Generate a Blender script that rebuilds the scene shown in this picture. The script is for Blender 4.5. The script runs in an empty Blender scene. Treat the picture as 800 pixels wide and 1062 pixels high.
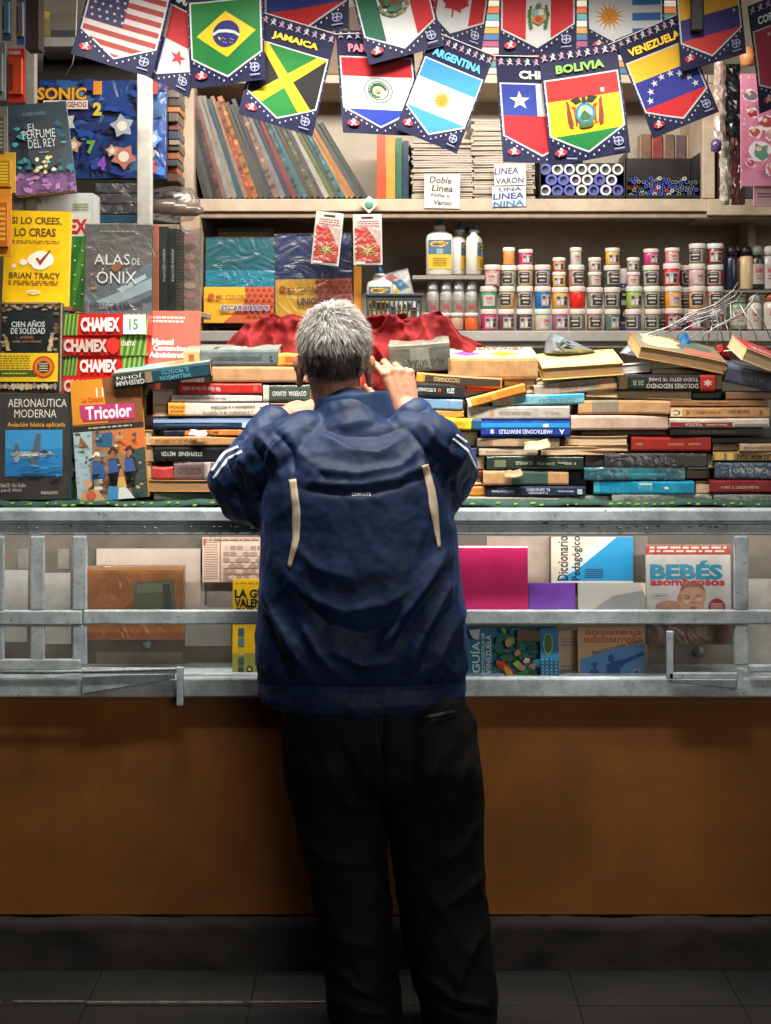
import bpy, bmesh, math, random
import numpy as np
from mathutils import Vector, Matrix, noise
from mathutils.bvhtree import BVHTree
R = random.Random(7)
S = bpy.context.scene
COL = S.collection
# ------------------------------------------------------------------ camera
F, HY, H = 1395.0, 380.0, 1.564          # focal length in photo pixels, horizon row, eye height
cam_d = bpy.data.cameras.new('camera'); cam = bpy.data.objects.new('camera', cam_d); COL.objects.link(cam)
cam.location = (0, 0, H); cam.rotation_euler = (math.pi / 2, 0, 0)
cam_d.sensor_fit = 'HORIZONTAL'; cam_d.sensor_width = 36; cam_d.lens = 36 * F / 800
cam_d.shift_y = -(531 - HY) / 800; cam_d.clip_start = 0.05; cam_d.clip_end = 300
S.camera = cam
# ------------------------------------------------------------------ sky, street light, exposure
W = bpy.data.worlds.new('World'); S.world = W; W.use_nodes = True
nt = W.node_tree; sky = nt.nodes.new('ShaderNodeTexSky'); sky.sky_type = 'NISHITA'; sky.sun_disc = False
sky.sun_elevation = math.radians(14); sky.sun_rotation = math.radians(156)
nt.links.new(sky.outputs[0], nt.nodes['Background'].inputs[0]); nt.nodes['Background'].inputs[1].default_value = 0.006
sd = bpy.data.lights.new('sun', 'SUN'); sd.energy = 0.5; sd.angle = math.radians(26); sd.color = (1, .95, .88)      # soft low light from the open street
so = bpy.data.objects.new('sun', sd); COL.objects.link(so); so.rotation_euler = (math.radians(90 - 14), 0, math.radians(24)); so.location = (3, -6, 3)
S.view_settings.view_transform = 'Standard'; S.view_settings.look = 'None'; S.view_settings.exposure = 0.0; S.view_settings.gamma = 1
S.cycles.max_bounces = 8; S.cycles.transparent_max_bounces = 16; S.cycles.caustics_reflective = False; S.cycles.caustics_refractive = False
S.cycles.use_denoising = True; S.cycles.sample_clamp_indirect = 4.0
def strip_lamp(loc, sx, sy, power, color, tilt=0, spread=180):
    l = bpy.data.lights.new('tube_light', 'AREA'); l.shape = 'RECTANGLE'; l.size = sx; l.size_y = sy; l.energy = power; l.color = color; l.spread = math.radians(spread)
    o = bpy.data.objects.new('tube_light', l); COL.objects.link(o); o.location = loc; o.rotation_euler = (math.radians(tilt), 0, 0)
    return o
LAMP_F = (-0.05, 2.86, 2.80); LAMP_A = (0.0, 3.06, 2.80); LAMP_B = (0.1, 3.52, 2.58); LAMP_C = (0.0, 3.485, 1.150)
strip_lamp(LAMP_F, 1.5, 0.10, 15, (1, .95, .87), 28, 62)    # reflector lamp under the canopy aimed at the books
strip_lamp(LAMP_A, 1.7, 0.06, 3.2, (1, .96, .90), 2, 70)   # slim tube added beside it to brighten pennants and the customer's shoulders
strip_lamp(LAMP_B, 1.5, 0.14, 30, (1, .93, .82), 34)        # the tube inside the kiosk
strip_lamp(LAMP_C, 2.6, 0.012, 5.5, (1, .95, .86), 42)        # unseen strip added under the countertop to light the display case
# ------------------------------------------------------------------ helpers
def P(px, py, d): return Vector(((px - 400) / F * d, d, H - (py - HY) / F * d))
def lin(c):
    return tuple(((v / 255) / 12.92 if v / 255 <= .04045 else ((v / 255 + .055) / 1.055) ** 2.4) for v in c[:3]) + (1,)
_m = {}
def pm(c, rough=.5, var=.18, scale=22, metal=0., coat=0., bump=0., stretch=None, detail=5, spec=.5):
    k = (tuple(c), rough, var, scale, metal, coat, bump, stretch, detail, spec)
    if k in _m: return _m[k]
    m = bpy.data.materials.new('paint_%d' % len(_m)); m.use_nodes = True; n = m.node_tree; b = n.nodes['Principled BSDF']
    L = lin(c); b.inputs['Base Color'].default_value = L; b.inputs['Roughness'].default_value = rough; b.inputs['Metallic'].default_value = metal
    b.inputs['Coat Weight'].default_value = coat; b.inputs['Coat Roughness'].default_value = .12; b.inputs['Specular IOR Level'].default_value = spec
    if var or bump:
        t = n.nodes.new('ShaderNodeTexCoord'); mp = n.nodes.new('ShaderNodeMapping'); z = n.nodes.new('ShaderNodeTexNoise')
        z.inputs['Scale'].default_value = scale; z.inputs['Detail'].default_value = detail; z.inputs['Roughness'].default_value = .65
        if stretch: mp.inputs['Scale'].default_value = stretch
        mp.inputs['Location'].default_value = (R.uniform(0, 9), R.uniform(0, 9), R.uniform(0, 9))
        n.links.new(t.outputs['Object'], mp.inputs[0]); n.links.new(mp.outputs[0], z.inputs['Vector'])
        if var:
            r = n.nodes.new('ShaderNodeValToRGB'); r.color_ramp.elements[0].position = .3; r.color_ramp.elements[1].position = .72
            r.color_ramp.elements[0].color = tuple(v * (1 - var) for v in L[:3]) + (1,)
            r.color_ramp.elements[1].color = tuple(min(1, v * (1 + var * .6) + var * .012) for v in L[:3]) + (1,)
            n.links.new(z.outputs[0], r.inputs[0]); n.links.new(r.outputs[0], b.inputs['Base Color'])
            q = n.nodes.new('ShaderNodeMapRange'); q.inputs[3].default_value = max(.05, rough - .12); q.inputs[4].default_value = min(1, rough + .15)
            n.links.new(z.outputs[0], q.inputs[0]); n.links.new(q.outputs[0], b.inputs['Roughness'])
        if bump:
            u = n.nodes.new('ShaderNodeBump'); u.inputs['Strength'].default_value = bump; u.inputs['Distance'].default_value = .004
            n.links.new(z.outputs[0], u.inputs['Height']); n.links.new(u.outputs[0], b.inputs['Normal'])
    _m[k] = m; return m
def book_mat(c, rough):
    k = ('book', tuple(c), rough)
    if k in _m: return _m[k]
    m = pm(c, rough, .32, 30, coat=.12, bump=.1, detail=7).copy(); n = m.node_tree; b = n.nodes['Principled BSDF']; src = b.inputs['Base Color'].links[0].from_socket
    t = n.nodes.new('ShaderNodeTexCoord'); mp = n.nodes.new('ShaderNodeMapping'); mp.inputs['Scale'].default_value = (1, 1, 2.2); mp.inputs['Location'].default_value = (R.uniform(0, 9), R.uniform(0, 9), R.uniform(0, 9))
    z = n.nodes.new('ShaderNodeTexNoise'); z.inputs['Scale'].default_value = 75; z.inputs['Detail'].default_value = 8; z.inputs['Roughness'].default_value = .75
    r = n.nodes.new('ShaderNodeValToRGB'); r.color_ramp.elements[0].position = .60; r.color_ramp.elements[0].color = (0, 0, 0, 1); r.color_ramp.elements[1].position = .70; r.color_ramp.elements[1].color = (.75, .75, .75, 1)
    mx = n.nodes.new('ShaderNodeMix'); mx.data_type = 'RGBA'; mx.inputs[7].default_value = lin(tuple(int(v * .45 + 105) for v in c))
    n.links.new(t.outputs['Object'], mp.inputs[0]); n.links.new(mp.outputs[0], z.inputs['Vector']); n.links.new(z.outputs[0], r.inputs[0]); n.links.new(r.outputs[0], mx.inputs[0]); n.links.new(src, mx.inputs[6]); n.links.new(mx.outputs[2], b.inputs['Base Color'])
    _m[k] = m; return m
def ink(c): return pm(c, .55, 0)
def pages_mat(c=(214, 186, 146)):
    return pm(c, .8, .45, 60, stretch=(.25, .25, 14), detail=3)
def film(amount=.16, scale=30, tint=(.96, .97, .98)):
    k = ('film', amount, scale)
    if k in _m: return _m[k]
    m = bpy.data.materials.new('clear_film'); m.use_nodes = True; n = m.node_tree; n.nodes.clear()
    o = n.nodes.new('ShaderNodeOutputMaterial'); mx = n.nodes.new('ShaderNodeMixShader'); tr = n.nodes.new('ShaderNodeBsdfTransparent')
    g = n.nodes.new('ShaderNodeBsdfGlossy'); g.inputs['Roughness'].default_value = .33; tr.inputs[0].default_value = tint + (1,)
    t = n.nodes.new('ShaderNodeTexCoord'); z = n.nodes.new('ShaderNodeTexNoise'); z.inputs['Scale'].default_value = scale * .7; z.inputs['Detail'].default_value = 2
    z.inputs['Distortion'].default_value = 1.6
    u = n.nodes.new('ShaderNodeBump'); u.inputs['Strength'].default_value = .8; u.inputs['Distance'].default_value = .014
    lw = n.nodes.new('ShaderNodeLayerWeight'); lw.inputs[0].default_value = .35
    ma = n.nodes.new('ShaderNodeMath'); ma.operation = 'MULTIPLY_ADD'; ma.inputs[1].default_value = .4; ma.inputs[2].default_value = amount * .4
    n.links.new(t.outputs['Object'], z.inputs['Vector']); n.links.new(z.outputs[0], u.inputs['Height'])
    n.links.new(u.outputs[0], g.inputs['Normal']); n.links.new(u.outputs[0], lw.inputs['Normal']); n.links.new(lw.outputs['Fresnel'], ma.inputs[0])
    n.links.new(ma.outputs[0], mx.inputs[0]); n.links.new(tr.outputs[0], mx.inputs[1]); n.links.new(g.outputs[0], mx.inputs[2]); n.links.new(mx.outputs[0], o.inputs[0])
    _m[k] = m; return m
def tag(o, label=None, cat=None, group=None, kind=None):
    if label: o['label'] = label
    if cat: o['category'] = cat
    if group: o['group'] = group
    if kind: o['kind'] = kind
    return o
def empty(name, loc, label, cat, group=None, rot=(0, 0, 0)):
    o = bpy.data.objects.new(name, None); COL.objects.link(o); o.location = loc; o.rotation_euler = rot; o.empty_display_size = .05
    return tag(o, label, cat, group)
_tx = {}
def text_geo(s, bold=0.0):
    k = (s, bold)
    if k in _tx: return _tx[k]
    c = bpy.data.curves.new('lettering', 'FONT'); c.body = s; c.size = 1; c.offset = bold; c.resolution_u = 2; c.fill_mode = 'FRONT' if c.dimensions == '3D' else c.fill_mode
    o = bpy.data.objects.new('lettering', c); COL.objects.link(o)
    bpy.context.view_layer.update()
    me = bpy.data.meshes.new_from_object(o.evaluated_get(bpy.context.evaluated_depsgraph_get()))
    v = [tuple(x.co) for x in me.vertices]; f = [tuple(p.vertices) for p in me.polygons]
    bpy.data.objects.remove(o); bpy.data.curves.remove(c); bpy.data.meshes.remove(me)
    if not v: v, f = [(0, 0, 0), (1, 0, 0), (1, 1, 0)], []
    x0 = min(a[0] for a in v); x1 = max(a[0] for a in v); y0 = min(a[1] for a in v); y1 = max(a[1] for a in v)
    v = [((a[0] - x0) / max(1e-6, x1 - x0), (a[1] - y0) / max(1e-6, y1 - y0)) for a in v]
    _tx[k] = (v, f); return _tx[k]
def clip(poly, conv):
    "clip polygon by a convex polygon (Sutherland-Hodgman, any orientation)"
    a = sum(conv[i][0] * conv[(i + 1) % len(conv)][1] - conv[(i + 1) % len(conv)][0] * conv[i][1] for i in range(len(conv)))
    sg = 1 if a > 0 else -1
    out = list(poly)
    for i in range(len(conv)):
        (ax, ay), (bx, by) = conv[i], conv[(i + 1) % len(conv)]
        ins = lambda p: sg * ((bx - ax) * (p[1] - ay) - (by - ay) * (p[0] - ax)) >= -1e-9
        src, out = out, []
        for j in range(len(src)):
            p, q = src[j], src[(j + 1) % len(src)]
            if ins(p): out.append(p)
            if ins(p) != ins(q):
                d1 = (bx - ax) * (p[1] - ay) - (by - ay) * (p[0] - ax); d2 = (bx - ax) * (q[1] - ay) - (by - ay) * (q[0] - ax)
                t = d1 / (d1 - d2); out.append((p[0] + t * (q[0] - p[0]), p[1] + t * (q[1] - p[1])))
        if not out: return []
    return out
class MB:
    def __init__(s): s.v = []; s.f = []; s.fm = []; s.mats = []; s.sm = []
    def mi(s, m):
        if m not in s.mats: s.mats.append(m)
        return s.mats.index(m)
    def add(s, vs, fs, m, smooth=False):
        b = len(s.v); i = s.mi(m); s.v += [tuple(x) for x in vs]
        for f in fs: s.f.append(tuple(b + k for k in f)); s.fm.append(i); s.sm.append(smooth)
    def face(s, pts, m): s.add(pts, [tuple(range(len(pts)))], m)
    def box(s, x0, x1, y0, y1, z0, z1, m, T=None):
        p = [Vector(q) for q in [(x0, y0, z0), (x1, y0, z0), (x1, y1, z0), (x0, y1, z0), (x0, y0, z1), (x1, y0, z1), (x1, y1, z1), (x0, y1, z1)]]
        if T: p = [T @ q for q in p]
        s.add(p, [(0, 3, 2, 1), (4, 5, 6, 7), (0, 1, 5, 4), (1, 2, 6, 5), (2, 3, 7, 6), (3, 0, 4, 7)], m)
    def extrude_x(s, prof, x0, x1, m, caps=True):
        n = len(prof); vs = [(x0, y, z) for y, z in prof] + [(x1, y, z) for y, z in prof]
        fs = [(i, i + n, (i + 1) % n + n, (i + 1) % n) for i in range(n)]
        if caps: fs += [tuple(range(n)), tuple(range(2 * n - 1, n - 1, -1))]
        s.add(vs, fs, m)
    def lathe(s, prof, m, c=(0, 0, 0), n=20, axis='z', caps=True, T=None):
        vs = []
        for r, z in prof:
            for k in range(n):
                a = 2 * math.pi * k / n; x, y = r * math.cos(a), r * math.sin(a)
                q = (x, y, z) if axis == 'z' else ((x, z, -y) if axis == 'y' else (z, x, y))
                vs.append((q[0] + c[0], q[1] + c[1], q[2] + c[2]))
        fs = [(i * n + k, i * n + (k + 1) % n, (i + 1) * n + (k + 1) % n, (i + 1) * n + k) for i in range(len(prof) - 1) for k in range(n)]
        if T: vs = [T @ Vector(q) for q in vs]
        s.add(vs, fs, m, True)
        if caps:
            b = len(s.v) - len(vs); i = s.mi(m)
            for base, rev in ((0, True), ((len(prof) - 1) * n, False)):
                if prof[0 if rev else -1][0] > 1e-5:
                    q = tuple(b + base + k for k in range(n)); s.f.append(q[::-1] if rev else q); s.fm.append(i); s.sm.append(False)
    def tube(s, pts, r, m, n=6, rs=None):
        pts = [Vector(p) for p in pts]; vs = []; up = Vector((0.13, .3, .95)).normalized()
        for i, p in enumerate(pts):
            t = (pts[min(i + 1, len(pts) - 1)] - pts[max(i - 1, 0)]).normalized(); a = t.cross(up)
            if a.length < .05: a = t.cross(Vector((1, 0, 0)))
            a.normalize(); b = t.cross(a); rr = rs[i] if rs else r
            for k in range(n):
                g = 2 * math.pi * k / n; vs.append(p + a * (rr * math.cos(g)) + b * (rr * math.sin(g)))
        fs = [(i * n + k, i * n + (k + 1) % n, (i + 1) * n + (k + 1) % n, (i + 1) * n + k) for i in range(len(pts) - 1) for k in range(n)]
        fs += [tuple(range(n))[::-1], tuple((len(pts) - 1) * n + k for k in range(n))]
        s.add(vs, fs, m, True)
    def build(s, name, parent=None, loc=(0, 0, 0), rot=(0, 0, 0), origin=None, bevel=0, fix=False, bend=None):
        me = bpy.data.meshes.new(name)
        vs = s.v if origin is None else [(a[0] - origin[0], a[1] - origin[1], a[2] - origin[2]) for a in s.v]
        me.from_pydata(vs, [], s.f)
        for m in s.mats: me.materials.append(m)
        me.polygons.foreach_set('material_index', s.fm); me.polygons.foreach_set('use_smooth', s.sm)
        if fix or bend:
            bm = bmesh.new(); bm.from_mesh(me)
            if bend: bend(bm)
            if fix: bmesh.ops.recalc_face_normals(bm, faces=bm.faces)
            bm.to_mesh(me); bm.free()
        me.update()
        o = bpy.data.objects.new(name, me); COL.objects.link(o)
        o.location = origin if origin is not None else loc; o.rotation_euler = rot
        if parent: o.parent = parent
        if bevel:
            b = o.modifiers.new('bevel', 'BEVEL'); b.width = bevel; b.segments = 2; b.limit_method = 'ANGLE'; b.angle_limit = math.radians(50)
        return o
class Sheet:
    """draws flat layers of print on a face; design coordinates (x right, y down) run over x0..x1, y0..y1"""
    def __init__(s, mb, x0, y0, x1, y1, fn, step=.00025):
        s.mb = mb; s.b = (x0, y0, x1, y1); s.fn = fn; s.k = 0; s.step = step; s.conv = [(x0, y0), (x1, y0), (x1, y1), (x0, y1)]
    def put(s, pts, m, cl=None):
        s.k += 1
        q = clip(pts, cl or s.conv)
        if len(q) >= 3: s.mb.face([s.fn(x, y, s.k * s.step) for x, y in q][::-1], m)
    def poly(s, pts, c, cl=None): s.put(pts, c if not isinstance(c, tuple) else ink(c), cl)
    def raw(s, pts, c):
        s.k += 1; s.mb.face([s.fn(x, y, s.k * s.step) for x, y in pts][::-1], ink(c) if isinstance(c, tuple) else c)
    def rect(s, x0, y0, x1, y1, c, cl=None): s.poly([(x0, y0), (x1, y0), (x1, y1), (x0, y1)], c, cl)
    def ell(s, cx, cy, rx, ry, c, n=18, cl=None): s.poly([(cx + rx * math.cos(2 * math.pi * k / n), cy + ry * math.sin(2 * math.pi * k / n)) for k in range(n)], c, cl)
    def star(s, cx, cy, r, c, n=5, inner=.4, rot=0):
        s.raw([(cx + (r if k % 2 == 0 else r * inner) * math.sin(math.pi * k / n + rot), cy - (r if k % 2 == 0 else r * inner) * math.cos(math.pi * k / n + rot)) for k in range(2 * n)], c)
    def blob(s, cx, cy, rx, ry, c, seed=0, n=14, amp=.3, cl=None):
        rr = random.Random(seed)
        s.poly([(cx + rx * (1 + amp * (rr.random() - .5) * 2) * math.cos(2 * math.pi * k / n), cy + ry * (1 + amp * (rr.random() - .5) * 2) * math.sin(2 * math.pi * k / n)) for k in range(n)], c, cl)
    def text(s, t, cx, cy, w, h, c, rot=0, bold=0.0, slant=0):
        v, f = text_geo(t, bold); s.k += 1; ca, sa = math.cos(math.radians(rot)), math.sin(math.radians(rot)); q = []
        for a, b in v:
            x, y = (a - .5) * w + slant * (b - .5) * h, -(b - .5) * h
            q.append(s.fn(cx + x * ca - y * sa, cy + x * sa + y * ca, s.k * s.step))
        s.mb.add(q, f, ink(c))
    def lines(s, x0, y0, x1, y1, n, c, fill=.55, seed=1):
        rr = random.Random(seed); h = (y1 - y0) / n
        for i in range(n):
            x = x0
            while x < x1 - 1e-6:
                w = rr.uniform(.05, .16) * (x1 - x0); e = min(x + w, x1)
                s.rect(x, y0 + i * h, e, y0 + i * h + h * fill, c); s.k -= 1; x = e + .03 * (x1 - x0)
        s.k += 1
# ------------------------------------------------------------------ setting
DF, DB, DS, DW = 3.45, 3.56, 4.20, 4.52     # counter front, book fronts, back shelves, back wall
def zf(py, d): return H - (py - HY) / F * d
def xf(px, d): return (px - 400) / F * d
asphalt = pm((24, 21, 18), .75, .5, 6, bump=.5)
g = MB(); g.face([(-80, -60, 0), (80, -60, 0), (80, 80, 0), (-80, 80, 0)], asphalt); g.build('ground')['kind'] = 'structure'
g = MB(); tile = pm((15, 13, 11), .8, .75, 4, bump=.9, detail=10)
for i in range(-6, 7):
    for j in range(-3, 6): g.box(i * .4 + .0015 + .07, i * .4 + .3985 + .07, 1.28 + j * .4, 1.28 + j * .4 + .397, .0, .006 + R.uniform(-.0012, .0012), tile)
g.build('pavement', bevel=.002)['kind'] = 'structure'
zE = P(0, 1043, 1).z; dE = H * F / (1043 - HY)
g = MB(); sm = pm((104, 94, 80), .8, .7, 26); x = -3.; 
while x < xf(338, dE):
    w = R.uniform(.12, .5); e = min(x + w, xf(342, dE)); g.box(x, e, dE - .005 + R.uniform(-.002, .002), dE + .004 + R.uniform(-.002, .002), .0065, .0125 + R.uniform(-.003, .002), sm); x = e + R.choice([.004, .006, .03, .05])
tag(g.build('edging_strip', bevel=.002), 'pale worn strip edging the pavement beside the man\'s left shoe', 'edging strip')
# base wall with its dark plinth
wall = MB(); wy = 3.495; orange = pm((130, 76, 6), .75, .42, 2.6, bump=.2, detail=10)
n = orange.node_tree; b = n.nodes['Principled BSDF']; src = b.inputs['Base Color'].links[0].from_socket      # scuffs and drip stains on the painted wall
t = n.nodes.new('ShaderNodeTexCoord'); mp = n.nodes.new('ShaderNodeMapping'); mp.inputs['Scale'].default_value = (2.6, 2.6, 1.5); z = n.nodes.new('ShaderNodeTexNoise'); z.inputs['Scale'].default_value = 1.6; z.inputs['Detail'].default_value = 10; z.inputs['Roughness'].default_value = .7
r = n.nodes.new('ShaderNodeValToRGB'); r.color_ramp.elements[0].position = .5; r.color_ramp.elements[0].color = (0, 0, 0, 1); r.color_ramp.elements[1].position = .75; r.color_ramp.elements[1].color = (.5, .5, .5, 1); mx = n.nodes.new('ShaderNodeMix'); mx.data_type = 'RGBA'; mx.inputs[7].default_value = lin((84, 54, 20))
n.links.new(t.outputs['Object'], mp.inputs[0]); n.links.new(mp.outputs[0], z.inputs['Vector']); n.links.new(z.outputs[0], r.inputs[0]); n.links.new(r.outputs[0], mx.inputs[0]); n.links.new(src, mx.inputs[6]); n.links.new(mx.outputs[2], b.inputs['Base Color'])
wall.box(-1.95, 1.95, wy, wy + .06, .14, zf(724, DF) - .0, orange)
base = wall.build('counter_wall'); tag(base, 'orange painted wall under the metal book counter', 'wall')
g = MB(); pmx = pm((32, 27, 22), .92, .75, 6, bump=.8, detail=9); nx, nz = 160, 10; vs = []      # rough dark cement base with a ragged top line
for k in range(nx + 1):
    x = -1.95 + 3.9 * k / nx; top = .134 + .006 * noise.noise(Vector((x * 6, 1, 2))) + .004 * noise.noise(Vector((x * 23, 5, 2)))
    for q in range(nz + 1): z = top * q / nz; vs.append((x, 3.466 + .006 * noise.noise(Vector((x * 9, z * 14, 3))) + (.012 if q == nz else 0), z))
    vs.append((x, wy + .06, top)); vs.append((x, wy + .06, 0))
w = nz + 3; g.add(vs, [(k * w + q, (k + 1) * w + q, (k + 1) * w + q + 1, k * w + q + 1) for k in range(nx) for q in range(nz + 2)], pmx, True); g.build('plinth', base)
# counter: silver painted steel
def steel_mat():
    m = bpy.data.materials.new('worn_silver_paint'); m.use_nodes = True; n = m.node_tree; b = n.nodes['Principled BSDF']
    t = n.nodes.new('ShaderNodeTexCoord'); z = n.nodes.new('ShaderNodeTexNoise'); z.inputs['Scale'].default_value = 9; z.inputs['Detail'].default_value = 9; z.inputs['Roughness'].default_value = .7
    z2 = n.nodes.new('ShaderNodeTexNoise'); z2.inputs['Scale'].default_value = 85; z2.inputs['Detail'].default_value = 9; z2.inputs['Roughness'].default_value = .75
    r = n.nodes.new('ShaderNodeValToRGB'); e = r.color_ramp.elements; e[0].position = .3; e[0].color = lin((138, 150, 154)); e[1].position = .62; e[1].color = lin((208, 220, 224))
    r2 = n.nodes.new('ShaderNodeValToRGB'); e = r2.color_ramp.elements; e[0].position = .35; e[0].color = (.85, .85, .85, 1); e[1].position = .41; e[1].color = (0, 0, 0, 1)
    mx = n.nodes.new('ShaderNodeMix'); mx.data_type = 'RGBA'; mx.inputs[7].default_value = lin((96, 78, 62))
    u = n.nodes.new('ShaderNodeBump'); u.inputs['Strength'].default_value = .35; u.inputs['Distance'].default_value = .003
    n.links.new(t.outputs['Object'], z.inputs['Vector']); n.links.new(t.outputs['Object'], z2.inputs['Vector']); n.links.new(z.outputs[0], r.inputs[0]); n.links.new(z2.outputs[0], r2.inputs[0])
    n.links.new(r2.outputs[0], mx.inputs[0]); n.links.new(r.outputs[0], mx.inputs[6]); n.links.new(mx.outputs[2], b.inputs['Base Color'])
    n.links.new(z2.outputs[0], u.inputs['Height']); n.links.new(u.outputs[0], b.inputs['Normal']); b.inputs['Roughness'].default_value = .42; b.inputs['Metallic'].default_value = .2
    return m
steel = steel_mat(); weld = pm((150, 154, 152), .45, .4, 60, metal=.4, bump=.8)
counter = empty('book_counter', (0, DF, .7), 'silver painted steel counter with railed display case below its top', 'counter')
def kid(mb, name, par, **k):
    o = mb.build(name, **k)
    if par: o.parent = par; o.matrix_parent_inverse = Matrix.Translation(par.location).inverted()
    return o
def bar(px0, px1, py0, py1, d, dep, name='rail', bev=.004, par=None, mat=None, j=0):
    m = MB(); m.box(xf(px0, d), xf(px1, d), d, d + dep, zf(py1, d), zf(py0, d), mat or steel); return kid(m, name, par or counter, bevel=bev)
zt = zf(528, DF)
m = MB(); m.box(-1.95, 1.95, DF, 4.1, zt - .035, zt, steel); kid(m, 'countertop', counter, bevel=.006)
bar(-400, 1200, 543, 555, DF + .012, .012, 'top_rail', .003)
bar(-400, 563, 541.5, 543.5, DF + .004, .03, 'lip', .002); bar(568, 1200, 541, 543.5, DF + .004, .03, 'lip', .002)
bar(-400, 85, 633.5, 648.5, DF + .003, .014, 'middle_rail'); bar(86, 1200, 633, 648, DF + .003, .014, 'middle_rail')
for a, b in ((-120, -96), (-60, -40), (-14, 4), (31, 46), (75, 90), (762, 777), (815, 830), (900, 915)):
    bar(a, b, 556, 633, DF + .006, .012, 'upright'); bar(a, b, 648.6, 690, DF + .006, .012, 'upright')
bar(-400, 84, 684, 696, DF + .004, .014, 'lower_rail'); bar(777, 1200, 690, 698, DF + .004, .014, 'lower_rail')
bar(-400, 1200, 703, 724, DF + .018, .03, 'lower_shelf_edge', .006)
m = MB(); m.box(-1.95, 1.95, DF + .05, DF + .20, zf(724, DF + .02), zf(704, DF + .02) - .001, steel); kid(m, 'lower_shelf', counter)
m = MB(); m.box(xf(458, DF), xf(765, DF), DF + .03, DF + .11, zf(642, DF + .03), zf(639, DF + .03), steel); kid(m, 'middle_ledge', counter)
# back panel of the case with patches of paint
pnl = MB(); py_ = DF + .2; pm_ = pm((112, 104, 94), .7, .45, 7, bump=.3, detail=9)
pnl.box(-1.95, 1.95, py_, py_ + .02, zf(724, DF + .02), zt - .036, pm_)
sh = Sheet(pnl, -400, 500, 1200, 760, lambda x, y, k: (xf(x, py_), py_ - k, zf(y, py_)), .00018)
light = pm((178, 176, 170), .7, .3, 12, bump=.3, detail=8); mid = pm((140, 132, 122), .7, .35, 12, detail=8); pale = pm((190, 172, 158), .75, .22, 10)
for q in ((102, 571, 208, 597, pale), (2, 591, 29, 640, light), (46, 594, 73, 640, light), (2, 650, 28, 666, light), (46, 650, 74, 668, light), (186, 596, 212, 632, light), (192, 628, 240, 670, light), (215, 604, 243, 630, mid), (100, 676, 190, 690, mid), (193, 687, 262, 700, light), (19, 569, 30, 590, mid), (60, 569, 72, 590, mid),
          (505, 556, 570, 604, pale), (655, 556, 672, 700, mid), (770, 600, 800, 690, light), (700, 660, 762, 700, mid), (815, 580, 890, 690, light), (-120, 580, -20, 690, light)):
    sh.rect(*q[:4], q[4])
kid(pnl, 'back_panel', counter)
# welds, hinge and latch pieces
m = MB(); m.lathe([(0, -.003), (.0026, -.0016), (.0034, 0), (.0026, .0016), (0, .003)], weld, (0, 0, 0), 8, caps=False); bead = kid(m, 'weld_bead', counter)
for i in range(44):
    o = bead.copy(); COL.objects.link(o); o.location = P(R.choice([R.uniform(-20, 270), R.uniform(560, 810)]), R.choice([543, 547, 546]) + R.uniform(-1, 1), DF + .008); o.scale = (R.uniform(.8, 2), 1, R.uniform(.6, 1.2))
bead.location = P(240, 546, DF + .008)
m = MB()
m.box(xf(85, DF), xf(188, DF), DF - .012, DF + .0, zf(698, DF), zf(692, DF), steel)
m.box(xf(184, DF), xf(191, DF), DF - .014, DF - .001, zf(731, DF), zf(691, DF), steel)
m.add([P(85, 702, DF - .004), P(182, 699, DF - .004), P(182, 704, DF - .004), P(85, 720, DF - .004), P(85, 702, DF + .014), P(182, 699, DF + .014), P(182, 704, DF + .014), P(85, 720, DF + .014)], [(0, 3, 2, 1), (4, 5, 6, 7), (0, 1, 5, 4), (1, 2, 6, 5), (2, 3, 7, 6), (3, 0, 4, 7)], steel)
m.tube([P(0, 697, DF - .01), P(60, 697, DF - .01), P(183, 694, DF - .01)], .005, weld, 8)
kid(m, 'latch_bar', counter, bevel=.002)
m = MB()
m.box(xf(693, DF), xf(764, DF), DF - .012, DF, zf(703, DF), zf(697, DF), steel); m.box(xf(691, DF), xf(698, DF), DF - .012, DF, zf(703, DF), zf(654, DF), steel)
m.box(xf(764, DF), xf(770, DF), DF - .014, DF, zf(714, DF), zf(692, DF), steel)
m.add([P(697, 705, DF - .004), P(763, 706, DF - .004), P(763, 714, DF - .004), P(697, 708, DF - .004), P(697, 705, DF + .014), P(763, 706, DF + .014), P(763, 714, DF + .014), P(697, 708, DF + .014)], [(0, 3, 2, 1), (4, 5, 6, 7), (0, 1, 5, 4), (1, 2, 6, 5), (2, 3, 7, 6), (3, 0, 4, 7)], steel)
kid(m, 'latch_bracket', counter, bevel=.002)
m = MB()
m.lathe([(.0, 0), (.014, .002), (.016, .012), (.01, .02), (0, .022)], weld, P(727, 677, py_ - .022), 14, 'y', caps=False); kid(m, 'knob', counter)
m = MB(); m.lathe([(.0, 0), (.012, .002), (.014, .012), (.009, .02), (0, .022)], weld, P(152, 669, py_ - .022), 14, 'y', caps=False); kid(m, 'knob', counter)
# green patterned cloth edge on the counter
m = MB(); gm = pm((22, 66, 52), .8, .4, 40)
pts = [P(x, 522.5 + 1.2 * math.sin(x * .05) + .6 * math.sin(x * .21), DF + .035) for x in range(-60, 860, 8)]
for i in range(len(pts) - 1):
    a, b = pts[i], pts[i + 1]; dz = Vector((0, 0, .0035)); dy = Vector((0, .16, 0))
    m.add([a - dz * 1.6, b - dz * 1.6, b + dz, a + dz, a + dz + dy, b + dz + dy], [(0, 1, 2, 3), (3, 2, 5, 4)], gm, True)
lime = pm((150, 190, 50), .8, .2)
for x in range(-50, 850, 9):
    if R.random() < .55:
        c = P(x, 522.5 + R.uniform(-1.5, 1.5), DF + .0335); r = R.uniform(.003, .008); m.face([c + Vector((-r, 0, -.002)), c + Vector((r * .6, 0, -.0025)), c + Vector((r, 0, .002)), c + Vector((-r * .5, 0, .0028))], lime)
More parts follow.
